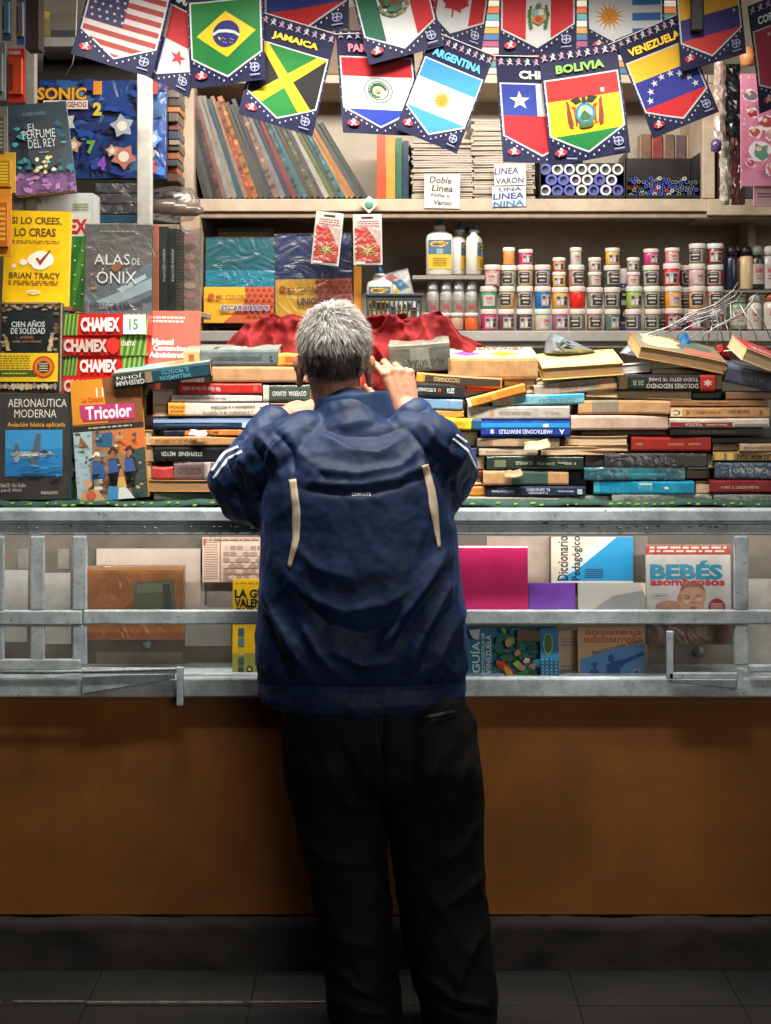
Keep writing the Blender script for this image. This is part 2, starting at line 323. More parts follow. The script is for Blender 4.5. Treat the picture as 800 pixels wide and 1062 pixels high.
tag(m.build('table_cloth'), 'dark green cloth with lime leaf print, its hem along the counter edge', 'cloth')
# ------------------------------------------------------------------ shelving behind the counter
beige = pm((188, 170, 148), .65, .3, 9, bump=.2, detail=8); grey = pm((176, 172, 166), .6, .25, 9, bump=.15)
back = pm((186, 176, 160), .8, .22, 4, detail=6)
unit = empty('shelving_unit', (0, DS, 0), 'tall beige shelving unit along the back wall of the kiosk', 'shelves')
def brd(px0, px1, py0, py1, d0, d1, name, mat=beige, bev=.003):
    m = MB(); m.box(xf(px0, d0), xf(px1, d0), d0, d1, zf(py1, d0), zf(py0, d0), mat); return kid(m, name, unit, bevel=bev)
m = MB(); m.box(-1.9, 1.9, DW, DW + .03, 0, 2.88, back); kid(m, 'back_panel', unit)
brd(200, 734, 206, 219, DS, DW, 'shelf'); brd(202, 1200, 219.5, 226, DS + .012, DS + .04, 'shelf_batten', pm((150, 132, 112), .7, .3))
brd(734.5, 1200, 206, 223, DS - .01, DW, 'shelf'); brd(206, 1200, 343, 354, DS, DW, 'shelf', grey); brd(206, 1200, 354.5, 361, DS + .012, DS + .04, 'shelf_batten', pm((140, 134, 126), .7, .3))
brd(186, 734, 77, 86, DS + .005, DW, 'shelf'); brd(735, 1200, 77, 86, DS + .005, DW, 'shelf')
brd(187, 201, -60, 205.5, DS - .008, DW, 'upright'); brd(187, 207, 206, 480, DS - .02, DW, 'upright', pm((180, 158, 134), .7, .3, 9))
brd(729, 742, 86.4, 205.6, DS - .004, DW, 'upright'); brd(776, 784, 226.5, 342.6, DS + .20, DW, 'upright', grey)
brd(-400, 1200, 440, 448, DS, DW, 'shelf', grey)
m = MB(); m.box(xf(142, 3.8), xf(157, 3.8), 3.8, 3.83, zt, 2.88, pm((188, 186, 180), .6, .4, 10, bump=.3, detail=8)); o = m.build('post', bevel=.003); tag(o, 'white chipped post rising from the counter left of the shelves', 'post')
# side walls, canopy, lamps
for sx, nm in ((-1.98, 'left'), (1.92, 'right')):
    m = MB(); m.box(sx, sx + .06, 3.6, DW + .03, 0, 2.88, pm((150, 146, 138), .7, .3, 5)); tag(m.build('kiosk_wall'), f'{nm} side wall of the book kiosk', 'wall')
m = MB(); m.box(-2.1, 2.1, 2.5, 4.75, 2.885, 2.94, pm((120, 122, 122), .6, .3, 5)); roof = m.build('kiosk_roof'); tag(roof, 'flat roof over the kiosk reaching out above the customer', 'roof')
for (lx, ly, lz), nm in ((LAMP_F, 'customer'), (LAMP_A, 'bunting, added to brighten it'), (LAMP_B, 'back shelves')):  # the tube over the bunting is an added light for pennants and shoulders
    m = MB(); m.box(lx - .6, lx + .6, ly - .05, ly + .05, lz + .055, 2.884, pm((220, 220, 215), .4, .05))
    o = m.build('tube_lamp', bevel=.004); tag(o, f'long white tube lamp fixed under the roof above the {nm}', 'lamp')
    e = bpy.data.materials.new('lit_tube'); e.use_nodes = True; e.node_tree.nodes['Principled BSDF'].inputs['Emission Color'].default_value = (1, .94, .84, 1); e.node_tree.nodes['Principled BSDF'].inputs['Emission Strength'].default_value = 3
    m = MB(); m.lathe([(.013, -.56), (.014, -.55), (.014, .55), (.013, .56)], e, (lx, ly, lz + .03), 12, 'x'); t = m.build('tube'); t.parent = o
m = MB(); m.box(-1.3, 1.3, LAMP_C[1] - .008, LAMP_C[1] + .008, LAMP_C[2] + .002, LAMP_C[2] + .0125, pm((220, 220, 215), .4, .05)); kid(m, 'added_case_strip', counter)  # housing of the added case strip, hidden behind the top rail
# ------------------------------------------------------------------ book builders
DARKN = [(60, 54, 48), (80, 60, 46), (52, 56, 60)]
def warp(o, L, T, A, B, Q):
    "old books sag and swell a little along their length"
    bm = bmesh.new(); bm.from_mesh(o.data)
    for k in range(1, 6): bmesh.ops.bisect_plane(bm, geom=bm.verts[:] + bm.edges[:] + bm.faces[:], plane_co=(-L / 2 + L * k / 6, 0, 0), plane_no=(1, 0, 0))
    for v in bm.verts:
        u = v.co.x / (L / 2); v.co.z += A * u * u * (.4 + .6 * v.co.z / T) + B * math.sin(u * 2.6 + Q) * v.co.z / T
        v.co.y += .002 * math.sin(u * 2 + Q)
    bm.to_mesh(o.data); bm.free()
def flat_book(x0, x1, y0, y1, col, label, d=DB, depth=.18, tilt=0., kind='spine', texts=(), marks=(), top=None, wrap=False, yaw=None, cat='book', group='books stacked flat on the counter', rough=.45, pc=(214, 186, 146), name='book', roll=0, backcol=None, pcol=None):
    s = d / F; L = (x1 - x0) * s; T = max((y1 - y0) * s - .0006, .003); t = min(.0028, T * .16)
    yaw = R.uniform(-2.2, 2.2) if yaw is None else yaw
    rot = Matrix.Rotation(math.radians(roll), 3, 'X') @ Matrix.Rotation(math.radians(-tilt), 3, 'Y') @ Matrix.Rotation(math.radians(yaw), 3, 'Z')
    c = P((x0 + x1) / 2, (y0 + y1) / 2, d) - rot @ Vector((0, 0, T / 2))
    root = empty(name, c, label, cat, group, rot.to_euler())
    cm = book_mat(col, rough); m = MB(); b = min(.004, T * .14)
    if kind == 'spine':
        prof = [(.004, 0), (-b * .6, .05 * T), (-b, .17 * T), (-b, .83 * T), (-b * .6, .95 * T), (.004, T)]
        m.extrude_x(prof, -L / 2, L / 2, cm)
        m.box(-L / 2, L / 2, .0041, depth, 0, t, cm); m.box(-L / 2, L / 2, .0041, depth, T - t, T, cm)
        for u0, u1, v0, v1, mc in marks:
            mm = pm(mc, .5, .15, 40)
            if v0 <= 0 and v1 >= 1: m.extrude_x([(a - .0004, z) if a < .003 else (a, z) for a, z in prof], -L / 2 + u0 * L, -L / 2 + u1 * L, mm)
        sh = Sheet(m, 0, 0, 1, 1, lambda u, v, k: ((u - .5) * L, -b - .0005 - k, (1 - v) * T))
        for u0, u1, v0, v1, mc in marks:
            if not (v0 <= 0 and v1 >= 1): sh.rect(u0, max(v0, .14), u1, min(v1, .86), mc)
        for tx in texts:
            u0, u1, v0, v1, st, tc = tx[:6]
            sh.text(st, (u0 + u1) / 2, (v0 + v1) / 2, (u1 - u0), (v1 - v0), tc, bold=.012, rot=0 if len(tx) < 7 else 0)
            if len(tx) > 6 and tx[6]:
                n = len(text_geo(st, .012)[0]); cx, cz = ((u0 + u1) / 2 - .5) * L, (1 - (v0 + v1) / 2) * T
                for i in range(len(m.v) - n, len(m.v)): q = m.v[i]; m.v[i] = (2 * cx - q[0], q[1], 2 * cz - q[2])
        pg = MB(); pg.box(-L / 2 + .003, L / 2 - .003, .0045, depth - .004, t + .0001, T - t - .0001, pages_mat(pc))
    else:
        m.box(-L / 2, L / 2, 0, depth - .004, 0, t, cm); m.box(-L / 2, L / 2, 0, depth - .004, T - t, T, cm); m.box(-L / 2, L / 2, depth - .0039, depth, 0, T, cm)
        pg = MB(); pg.box(-L / 2 + .002, L / 2 - .002, .003, depth - .0045, t + .0001, T - t - .0001, pages_mat(pc))
    if top:
        sh = Sheet(m, 0, 0, 1, 1, lambda u, v, k: ((u - .5) * L, .004 + (1 - v) * (depth - .008), T + k)); top(sh)
    cv = m.build('cover', root, bevel=.0008); pb = pg.build('page_block', root); A = R.uniform(-.0028, .0022) * (1.3 if kind == 'pages' else .8); B_ = R.uniform(-.0012, .0012); Q = R.uniform(0, 6)
    warp(cv, L, T, A, B_, Q); warp(pb, L, T, A, B_, Q)
    if wrap:
        w = MB(); e = .0016; w.box(-L / 2 - e, L / 2 + e, -b - e, depth + e, -.0004, T + e * .6, film(.13 if wrap is True else wrap, 26)); w.build('clear_wrapper', root, bevel=.002)
    return root
def front_book(x0, y0, x1, y1, d, thick, col, label, design=None, lean=4., roll=0., yaw=0., cat='book', group=None, rough=.4, wrap=False, name='book', pc=(214, 190, 155), coat=.2, pages=True, var=.14, edge=None):
    s = d / F; w, h = (x1 - x0) * s, (y1 - y0) * s / max(.5, math.cos(math.radians(lean)))
    rot = Matrix.Rotation(math.radians(yaw), 3, 'Z') @ Matrix.Rotation(math.radians(roll), 3, 'Y') @ Matrix.Rotation(math.radians(-lean), 3, 'X')
    c = P((x0 + x1) / 2, y1, d) + Vector((0, 0, 0))
    root = empty(name, c, label, cat, group, rot.to_euler())
    cm = pm(col, rough, var, 14, coat=coat); em = pm(edge, rough, var, 14) if edge else cm; t = .0022; m = MB()
    if pages:
        m.box(-w / 2, w / 2, 0, t, 0, h, cm); m.box(-w / 2, w / 2, thick - t, thick, 0, h, em); m.box(-w / 2, -w / 2 + t, t + .0001, thick - t - .0001, 0, h, em)
    else: m.box(-w / 2, w / 2, 0, thick, 0, h, cm)
    if design:
        sh = Sheet(m, x0, y0, x1, y1, lambda x, y, k: ((x - (x0 + x1) / 2) * s, -k, (y1 - y) / (y1 - y0) * h)); design(sh)
    m.build('cover', root, bevel=.0008)
    if pages:
        pg = MB(); pg.box(-w / 2 + t + .0001, w / 2 - .003, t + .0001, thick - t - .0001, .002, h - .003, pm(pc, .8, .4, 60, stretch=(.3, 14, .3), detail=3)); pg.build('page_block', root)
    if wrap:
        e = .0015; q = MB(); q.box(-w / 2 - e, w / 2 + e, -.012, thick + e, 0, h + e, film(.05 if wrap is True else wrap, 16)); q.build('clear_wrapper', root, bevel=.002)
    return root
# ------------------------------------------------------------------ stacked books, left of the customer
K, WH, CR = (20, 20, 22), (232, 228, 220), (226, 204, 168)
B = flat_book
B(160, 242, 511, 519.5, (120, 116, 92), 'grey olive wrapped book at the very bottom of the left stack', wrap=True)
B(151, 236, 498, 510.5, (168, 122, 78), 'brown kraft bound slab sticking out furthest near the foot of the left stack', d=DB - .01, kind='pages', pc=(176, 132, 84))
B(158, 180, 484, 497.5, (196, 62, 56), 'short red pack beside a greyish pink wrapped book low in the left stack', cat='pack', kind='spine', name='paper_pack')
B(180.5, 232, 479, 497.5, (160, 128, 128), 'greyish pink wrapped book above the brown kraft slab', wrap=True, marks=[(.62, .74, 0, 1, (214, 196, 190))], texts=[(.06, .55, .3, .7, 'HISTORIAS DE LA VIDA', (90, 60, 60), 1)])
B(161, 240, 463, 479, (30, 34, 34), 'black hardback with pale spaced capitals below the tan paperback', texts=[(.08, .62, .34, .62, 'STEPHENIE  MEYER', (190, 190, 180), 1)], rough=.3)
B(157, 252, 452.5, 462.5, (206, 152, 96), 'tan orange paperback with a thin dark title above the black hardback', texts=[(.05, .5, .3, .7, 'LA CASA DE LOS ESPIRITUS', (110, 60, 30), 1)])
B(170, 191, 446, 452, (24, 34, 46), 'short navy booklet left of the thin orange paperback', depth=.14)
B(191.5, 262, 445, 452, (222, 136, 62), 'thin orange paperback under the blue hardback of the left stack', texts=[(.1, .5, .25, .75, 'MATEMATICA', (120, 60, 20), 1)])
B(159, 284, 433, 445, (44, 62, 92), 'navy hardback with pale blue upper edge near the man\'s left elbow', marks=[(0, 1, .1, .42, (150, 172, 214)), (.74, .8, .4, .9, (190, 200, 200)), (.1, .6, .6, .68, (90, 110, 130))], rough=.3)
B(175, 279, 417.5, 432, (228, 212, 190), 'cream paperback with an orange block at its left end and two lines of title', marks=[(0, .17, 0, 1, (240, 160, 50))], texts=[(.02, .16, .28, .44, 'EDUCACION', (120, 50, 20), 1), (.02, .15, .56, .72, 'BASICA', (120, 50, 20), 1), (.42, .86, .2, .45, 'Introducción a la HISTORIA', (50, 40, 36), 1), (.34, .84, .56, .82, 'y al crecimiento de las PLANTAS', (50, 40, 36), 1), (.91, .96, .3, .75, '52', (60, 50, 40), 1)], rough=.6)
B(280, 326, 418, 432, (206, 160, 138), 'pinkish beige pages of a book behind the man\'s left hand', kind='pages', pc=(222, 180, 150))
B(178, 272, 409.5, 417, (224, 206, 202), 'thin pinkish white paperback under the red one', texts=[(.14, .6, .3, .7, 'Manual de estilo y redacción', (110, 90, 90), 1)], rough=.6)
B(185, 272, 397, 409, (192, 34, 26), 'bright red paperback with white title left of the man', texts=[(.05, .5, .22, .76, 'No digas que fue un sueño', (240, 220, 200), 1), (.9, .95, .3, .7, '8', (230, 120, 80), 1)])
B(273, 322, 399, 417.5, (70, 80, 74), 'dark grey green book with pale capitals beside the man\'s left ear', marks=[(0, .13, 0, 1, (186, 190, 170))], texts=[(.2, .92, .36, .64, 'GOVERNA  GUANO', (222, 222, 210), 1)], rough=.3)
B(220, 318, 380, 397, (186, 138, 96), 'brown paper covered book lying under the thick grey hardback', kind='spine', rough=.8)
B(117, 219, 381, 397, (50, 62, 58), 'dark thriller with teal title label lying askew across the stack top', d=DB - .03, tilt=7, depth=.15, yaw=0, roll=7, marks=[(.4, .98, 0, 1, (26, 70, 84)), (.33, .4, .1, .9, (150, 130, 100))], texts=[(.04, .3, .16, .48, 'JOHN', (226, 226, 214), 1), (.03, .32, .54, .88, 'GRISHAM', (226, 226, 214), 1), (.5, .78, .18, .46, 'EL PROYECTO', (96, 170, 190), 1), (.48, .8, .54, .84, 'WILLIAMSON', (96, 170, 190), 1)],
  top=lambda s: (s.rect(.0, 0, 1, 1, (176, 160, 130)), s.blob(.3, .5, .3, .4, (120, 160, 160), 3), s.blob(.7, .45, .22, .4, (196, 120, 80), 5)), rough=.3)
B(191, 289, 362, 380, (104, 116, 116), 'thick grey green hardback on top of the left stack with beige left end', marks=[(0, .165, 0, 1, (222, 178, 122)), (.05, .11, .3, .7, (160, 90, 50))], texts=[(.28, .82, .34, .66, 'JURISDICCION Y PROCEDIMIENTO', (70, 76, 74), 1), (.9, .94, .4, .7, '2', (60, 60, 60), 1)], roll=5, yaw=1, top=lambda s: (s.rect(0, 0, 1, 1, (120, 122, 112)), s.rect(.3, .5, .35, 1, (60, 60, 56)), s.rect(.5, .55, .57, .95, (226, 210, 170)), s.rect(.62, .55, .64, .9, (226, 210, 170))))
B(288, 314, 366, 380, (232, 160, 52), 'small orange paperback at the right end of the left stack top', marks=[(.3, .8, .3, .7, (190, 90, 40))], depth=.13)
B(158, 180, 405, 432, (186, 160, 150), 'pale pink school pad standing edgewise at the left end of the stack', d=DB + .02, kind='pages', pc=(206, 182, 170), yaw=8)
# ------------------------------------------------------------------ stacked books, right of the customer
B(404, 467, 356, 386, (126, 124, 110), 'thick olive grey hardback in crinkled clear wrap behind the man\'s right hand', tilt=4, roll=6, wrap=.2, texts=[(.3, .9, .55, .8, 'ATLAS  NATURAL', (60, 56, 50), 1)], top=lambda s: (s.rect(.1, .1, .5, .9, (150, 120, 100)),))
B(465, 558, 370, 394, (208, 160, 106), 'thick tan volume with purple and yellow lozenges on its cover', roll=9, yaw=0, kind='spine', rough=.7, top=lambda s: (s.rect(0, 0, 1, 1, (236, 214, 184)), s.poly([(.04, .7), (.2, .4), (.4, .7), (.2, .98)], (112, 66, 140)), s.poly([(.46, .7), (.62, .4), (.82, .7), (.62, .98)], (226, 160, 40)), s.lines(.1, .05, .9, .35, 3, (90, 70, 60))))
B(432, 521, 389, 400.5, (196, 126, 48), 'slim book with an orange edge and dark spine under the tan volume', tilt=-4, marks=[(.0, .08, 0, 1, (226, 150, 60)), (.1, .98, .2, .8, (54, 44, 34))], texts=[(.2, .5, .3, .7, 'DICCIONARIO', (200, 170, 110), 1)], yaw=1)
B(426, 482.5, 397, 413, (38, 40, 44), 'black paperback with upside down white title beside the man\'s right hand', tilt=-3, texts=[(.08, .46, .36, .6, 'EL PSICOANALISTA', (214, 214, 206), 1), (.5, .56, .34, .6, '8', (200, 80, 50), 1), (.66, .8, .3, .62, 'ZETA', (230, 230, 230), 1)], rough=.3)
B(426, 480, 413, 425, (122, 158, 190), 'light blue book under the black paperback', tilt=-2, rough=.3)
B(452, 481, 425.5, 433, (206, 140, 60), 'small ochre booklet under the light blue book', depth=.14)
B(460, 499, 433.5, 446, (240, 196, 30), 'yellow book with a blue end by the man\'s right elbow', d=DB - .01, tilt=-3, marks=[(.74, 1, 0, 1, (30, 84, 120))], texts=[(.12, .6, .35, .7, 'ATLAS ESCOLAR', (150, 110, 20), 1)])
B(484, 546, 405, 415.5, (236, 158, 54), 'slanted orange paperback propped between two books', d=DB - .015, tilt=15, kind='spine', marks=[(.0, .06, 0, 1, (230, 220, 190)), (.5, .98, 0, 1, (226, 128, 40))], texts=[(.16, .42, .3, .72, 'ORTOGRAFIA', (180, 100, 30), 0)], depth=.14)
B(511, 606, 408.5, 420.5, (196, 178, 148), 'pale book whose right half fades to cyan under the slanted ones', tilt=1.5, marks=[(.24, 1, 0, 1, (120, 176, 186)), (.6, .99, .12, .4, (40, 170, 214))], texts=[(.5, .9, .45, .8, 'ATLAS DE VENEZUELA', (60, 110, 130), 1)])
B(485, 591, 421, 435.5, (188, 182, 170), 'light grey hardback lying on the royal blue book', texts=[(.3, .62, .4, .64, 'PSICOLOGIA SOCIAL', (130, 120, 110), 1), (.76, .9, .4, .6, 'VOL II', (150, 140, 130), 1)], marks=[(.22, .26, .3, .7, (190, 140, 90))], rough=.35)
B(499, 591, 436, 453, (36, 66, 156), 'royal blue book with upside down white title and cyan upper edge', texts=[(.2, .8, .55, .82, 'HABITACIONES INFANTILES', (226, 232, 244), 1), (.88, .94, .5, .84, 'A', (226, 232, 244), 1), (.1, .15, .5, .84, '✱', (200, 220, 244), 1)], marks=[(0, 1, .05, .42, (32, 150, 210)), (.7, .76, .2, .4, (226, 226, 200))], rough=.25, d=DB - .008)
B(495, 580, 454, 464, (186, 154, 118), 'tan book in clear wrap under the royal blue one', wrap=.2, rough=.5)
B(497, 558, 465, 473, (196, 172, 146), 'slim beige paperback under the tan wrapped book', texts=[(.1, .6, .35, .65, 'cuentos populares', (90, 80, 70), 1)])
B(561, 640, 463, 472, (206, 168, 122), 'thin tan paperback right of the slim beige one', kind='pages')
B(586, 651, 452.5, 462, (204, 160, 112), 'tan page block left of the deep red spine', kind='pages')
B(601, 652, 461.5, 468, (170, 126, 84), 'narrow brown book below the tan page block', kind='pages', depth=.15)
B(505, 605, 472.5, 487, (44, 58, 48), 'dark green marbled hardback with upside down cream title', marks=[(.08, .2, .3, .8, (110, 120, 90))], texts=[(.3, .48, .4, .66, 'ALMIVIUS', (206, 206, 180), 1), (.52, .7, .4, .66, 'LLUVIA ROJA', (206, 206, 180), 1), (.74, .92, .4, .62, 'F. Williams', (190, 190, 170), 1)], rough=.25)
B(501, 590, 488, 503.5, (198, 150, 102), 'brown packed book with a dark green band round its middle', marks=[(.33, .76, 0, 1, (56, 84, 74))], rough=.75)
B(590, 606, 487.5, 503, (22, 20, 22), 'short black book end beside the dark green hardback', d=DB + .02, depth=.12)
B(505, 607, 504, 515, (40, 48, 74), 'navy paperback with a long white title and a badge at its right end', texts=[(.05, .28, .4, .66, 'Isabel Blanco Suárez', (206, 210, 226), 1), (.4, .64, .2, .48, 'EL SENDERO', (206, 210, 226), 1), (.42, .62, .54, .8, 'Y LA MONTAÑA', (206, 210, 226), 1), (.72, .88, .4, .6, 'narrativa', (206, 210, 226), 1)], marks=[(.92, .97, .25, .75, (190, 196, 214))], rough=.25)
B(476, 600, 515.5, 525, (164, 158, 140), 'grey wrapped volume lying on the counter right of the man\'s elbow', wrap=.16, rough=.5)
B(556, 582, 390, 397, (190, 180, 160), 'narrow grey booklet tilted between the tan volume and the yellow book', tilt=12, kind='pages', depth=.14)
B(563, 647, 378, 392, (236, 204, 110), 'pale yellow covered book tilted towards us on the right pile', d=DB - .02, tilt=4, roll=13, yaw=0, kind='pages', depth=.17, pc=(204, 156, 98), top=lambda s: (s.rect(0, 0, 1, 1, (242, 214, 130)),))
B(584, 675, 379.5, 389.5, (214, 210, 204), 'white magazine with grey page edges slanting up under the yellow book', d=DB - .005, tilt=5, kind='pages', pc=(198, 194, 190))
B(554, 641, 394, 408, (170, 154, 134), 'greyish beige book slanting up beside the black and red novel', tilt=6, texts=[(.3, .8, .35, .65, 'HISTORIA UNIVERSAL', (120, 104, 88), 0)], marks=[(.75, 1, 0, 1, (190, 148, 104))])
B(640, 749, 388, 406, (40, 36, 34), 'black novel with two upside down lines of white capitals and a red end block', d=DB - .012, marks=[(.79, .93, 0, 1, (196, 46, 32)), (.02, .1, .14, .86, (90, 70, 40)), (.13, .27, .2, .8, (30, 50, 46)), (.94, .99, .14, .86, (96, 72, 40))], texts=[(.3, .77, .2, .46, 'TODO ESTO TE DARÉ', (216, 206, 190), 1), (.28, .77, .54, .82, 'DOLORES REDONDO', (216, 206, 190), 1), (.15, .25, .36, .64, 'DE 35', (180, 170, 120), 1), (.82, .9, .3, .7, '✱', (240, 200, 180), 1)], rough=.3, roll=4, yaw=0)
B(662, 754, 366, 380, (198, 150, 96), 'large picture book slanting down on the top of the right pile', d=DB - .03, tilt=-11, roll=16, yaw=0, kind='pages', pc=(212, 170, 116), depth=.16, top=lambda s: (s.rect(0, 0, 1, 1, (120, 116, 96)), s.blob(.3, .5, .3, .4, (180, 170, 140), 8), s.blob(.7, .5, .2, .4, (80, 96, 90), 9), s.rect(.55, .6, .95, .95, (170, 100, 80)), s.lines(.1, .1, .5, .4, 3, (226, 214, 180))))
B(752, 850, 388, 407, (96, 104, 124), 'thick slate blue hardback sloping down at the right edge of the pile', d=DB - .01, tilt=-13, roll=8, yaw=0, texts=[(.2, .4, .4, .6, '1814', (150, 150, 150), 0)], rough=.4)
B(768, 862, 377, 391, (226, 200, 156), 'cream paged book with red and grey cover lying on the slate blue hardback', d=DB - .06, tilt=-21, roll=14, yaw=0, depth=.15, kind='pages', pc=(226, 196, 150), top=lambda s: (s.rect(0, 0, 1, 1, (150, 130, 120)), s.rect(0, 0, .5, 1, (196, 66, 56)), s.rect(.1, .5, .9, .75, (212, 196, 190)), s.lines(.1, .55, .9, .7, 2, (40, 40, 40))))
B(753, 850, 406, 414.5, (150, 108, 72), 'brown book end under the thick slate blue hardback')
B(608, 718, 405, 413.5, (206, 166, 120), 'long thin beige book under the black novel', tilt=-2, kind='pages', d=DB + .0)
B(718, 752, 406, 414, (40, 54, 60), 'short dark teal book right of the thin beige one', d=DB + .02)
B(600, 695, 414.5, 429.5, (206, 160, 108), 'tan spine with a black and white portrait panel', marks=[(.15, .44, 0, 1, (150, 136, 112))], rough=.6,)
B(695.5, 796, 415, 421.5, (178, 128, 82), 'thin brown spine resting on the tan one with arrow marks', texts=[(.3, .6, .3, .66, 'economia y sociedad', (110, 70, 40), 1)])
B(695.5, 798, 422, 433, (210, 160, 104), 'tan spine with a cream label and arrow shaped marks', marks=[(.0, .12, .1, .9, (232, 214, 170))], texts=[(.03, .1, .25, .8, 'C', (70, 60, 50), 1), (.16, .2, .2, .8, '▶', (150, 100, 50), 0), (.26, .5, .35, .62, 'OTRO LIBRO', (110, 70, 40), 1), (.58, .8, .3, .66, 'Guia del tutor', (110, 70, 40), 1), (.9, .94, .2, .8, '▶', (150, 100, 50), 0)])
B(592, 693.5, 430.5, 446, (222, 186, 164), 'pale pink paperback with blank spine in the middle of the right pile', roll=3, rough=.6)
B(694.5, 798, 434, 443.5, (234, 222, 208), 'white paperback with a dark red title band', d=DB - .012, marks=[(0, .63, .4, .95, (150, 30, 30)), (.65, .99, .6, .9, (150, 140, 130))], texts=[(.15, .32, .5, .84, 'POLITICA', (240, 220, 200), 1), (.36, .58, .5, .84, 'Teoria y practica', (240, 220, 200), 1)])
B(603, 694, 446.5, 452, (46, 40, 38), 'thin dark book above the deep red spine', d=DB + .012)
B(695, 792, 444, 452, (58, 52, 44), 'thin blackish paperback beneath the white one with the red band', d=DB + .0, texts=[(.2, .7, .3, .7, 'CODIGO PENAL COMENTADO', (170, 160, 140), 1)])
B(655, 737, 453, 468.5, (160, 34, 26), 'deep red hardback with small gilt title', texts=[(.05, .14, .42, .58, 'TOMO', (214, 160, 100), 0), (.46, .66, .42, .58, 'DICCIONARIO', (214, 160, 100), 0), (.72, .88, .42, .58, 'ESPASA', (214, 160, 100), 0)], rough=.35)
B(627, 733, 470, 484, (58, 54, 48), 'charcoal volume in torn crinkled clear wrap', wrap=.26, rough=.4)
B(738, 800, 453, 459.5, (44, 40, 40), 'thin black book right of the deep red hardback', d=DB + .01)
B(606, 711, 484.5, 498, (40, 120, 134), 'teal book in shiny clear wrap', wrap=.22, texts=[(.15, .8, .4, .62, 'ENFERMERIA MEDICO QUIRURGICA', (90, 180, 190), 1)], rough=.3)
B(712, 736, 486.5, 497, (120, 100, 70), 'small tan booklet right of the teal wrapped book', d=DB + .03, depth=.12)
B(616, 720, 498.5, 513, (34, 150, 190), 'bright cyan blue book with silver flecks', texts=[(.44, .58, .3, .7, 'BIOLOGIA', (120, 200, 220), 1)], marks=[(.0, .06, 0, 1, (60, 170, 200)), (.45, .58, .1, .3, (190, 226, 236)), (.7, .74, .4, .6, (226, 240, 240))], rough=.25)
B(601, 634, 514, 523, (150, 150, 140), 'short grey wrapped book end on the counter', wrap=.16, d=DB + .01)
B(634.5, 739, 512.5, 524.5, (150, 152, 140), 'long grey plastic wrapped roll of paper lying on the counter', wrap=.22, cat='book')
B(740, 838, 512.5, 524.5, (136, 142, 136), 'grey green plastic wrapped volume at the right end of the counter', wrap=.22)
B(767, 850, 460, 468.5, (206, 178, 146), 'beige paperback at the right edge above the gilt ended one', texts=[(.05, .4, .35, .65, 'CUENTOS', (120, 90, 70), 1)])
B(740, 850, 468.5, 478.5, (160, 128, 76), 'brown book with gilt ends and black capitals', marks=[(.02, .1, .1, .9, (220, 180, 90)), (.13, .19, .1, .9, (230, 200, 110))], texts=[(.22, .55, .25, .8, 'LAS MEMORIAS', (40, 30, 20), 1)])
B(742, 850, 479.5, 496.5, (84, 108, 134), 'blue grey wrapped book with bold pale title', wrap=.2, texts=[(.14, .5, .36, .66, 'CALCULO I', (226, 230, 236), 1)], rough=.35)
B(736, 850, 497.5, 511.5, (142, 32, 34), 'dark red book with pale upside down title at the right end', texts=[(.1, .45, .4, .66, 'ALEJANDRO Y SALA', (226, 190, 170), 1)], rough=.35)

for q in ((468, 496, 448, 463, (196, 150, 96), 'tan book end peeping out under the man\'s right elbow', 'pages'), (470, 496, 464, 472, (60, 70, 84), 'slate pamphlet end under the tan book end by the elbow', 'spine'), (472, 503, 473.5, 487, (176, 140, 104), 'beige book end left of the dark green marbled hardback', 'pages'), (474, 500, 488, 495, (120, 40, 36), 'maroon booklet end left of the brown packed book', 'spine'), (474, 500, 495.6, 503, (206, 170, 120), 'cream booklet end left of the brown packed book', 'pages'), (476, 504, 504, 514.6, (214, 140, 50), 'orange book end left of the navy paperback', 'spine'),
          (607, 626, 470.5, 484, (60, 50, 44), 'dark brown book end left of the charcoal wrapped volume', 'spine'), (722, 741, 498.5, 512, (90, 76, 60), 'drab book end right of the bright cyan book', 'pages'), (734, 741, 470, 486, (70, 60, 52), 'narrow brown book end right of the charcoal wrapped volume', 'pages'), (739, 766, 460, 468, (110, 90, 66), 'khaki booklet end left of the beige edge paperback', 'spine'), (713, 735, 484.6, 486.4, (214, 206, 190), 'thin white leaflet above the small tan booklet', 'spine'),
          (581, 600, 454, 462, (54, 46, 42), 'dark booklet end between the tan wrapped book and the page block', 'spine'), (150, 158, 446, 462, (190, 150, 110), 'tan book end at the extreme left of the left stack', 'pages'), (151, 160, 463, 479, (120, 84, 70), 'brown book end left of the black hardback', 'pages'), (150, 157.5, 480, 497, (150, 110, 80), 'light brown book end left of the short red pack', 'pages'), (159, 176, 433 - 14, 432, (176, 130, 120), 'dusty pink book end behind the school pad', 'pages'),
          (483, 512, 398, 406, (178, 60, 50), 'red pamphlet end under the slim orange edged book', 'spine'), (523, 556, 395, 401, (186, 150, 110), 'beige pamphlet right of the slim orange edged book', 'pages'), (546, 556, 401, 408, (150, 120, 90), 'brown booklet end under the beige pamphlet', 'pages'), (606, 640, 408.5, 414, (230, 196, 150), 'cream booklet right of the cyan fading book', 'pages'), (676, 742, 381, 387.5, (150, 144, 134), 'grey magazine under the slanting picture book', 'pages')):
    B(*q[:5], q[5], kind=q[6], d=DB + .014, depth=.11, group='small books wedged in the piles')
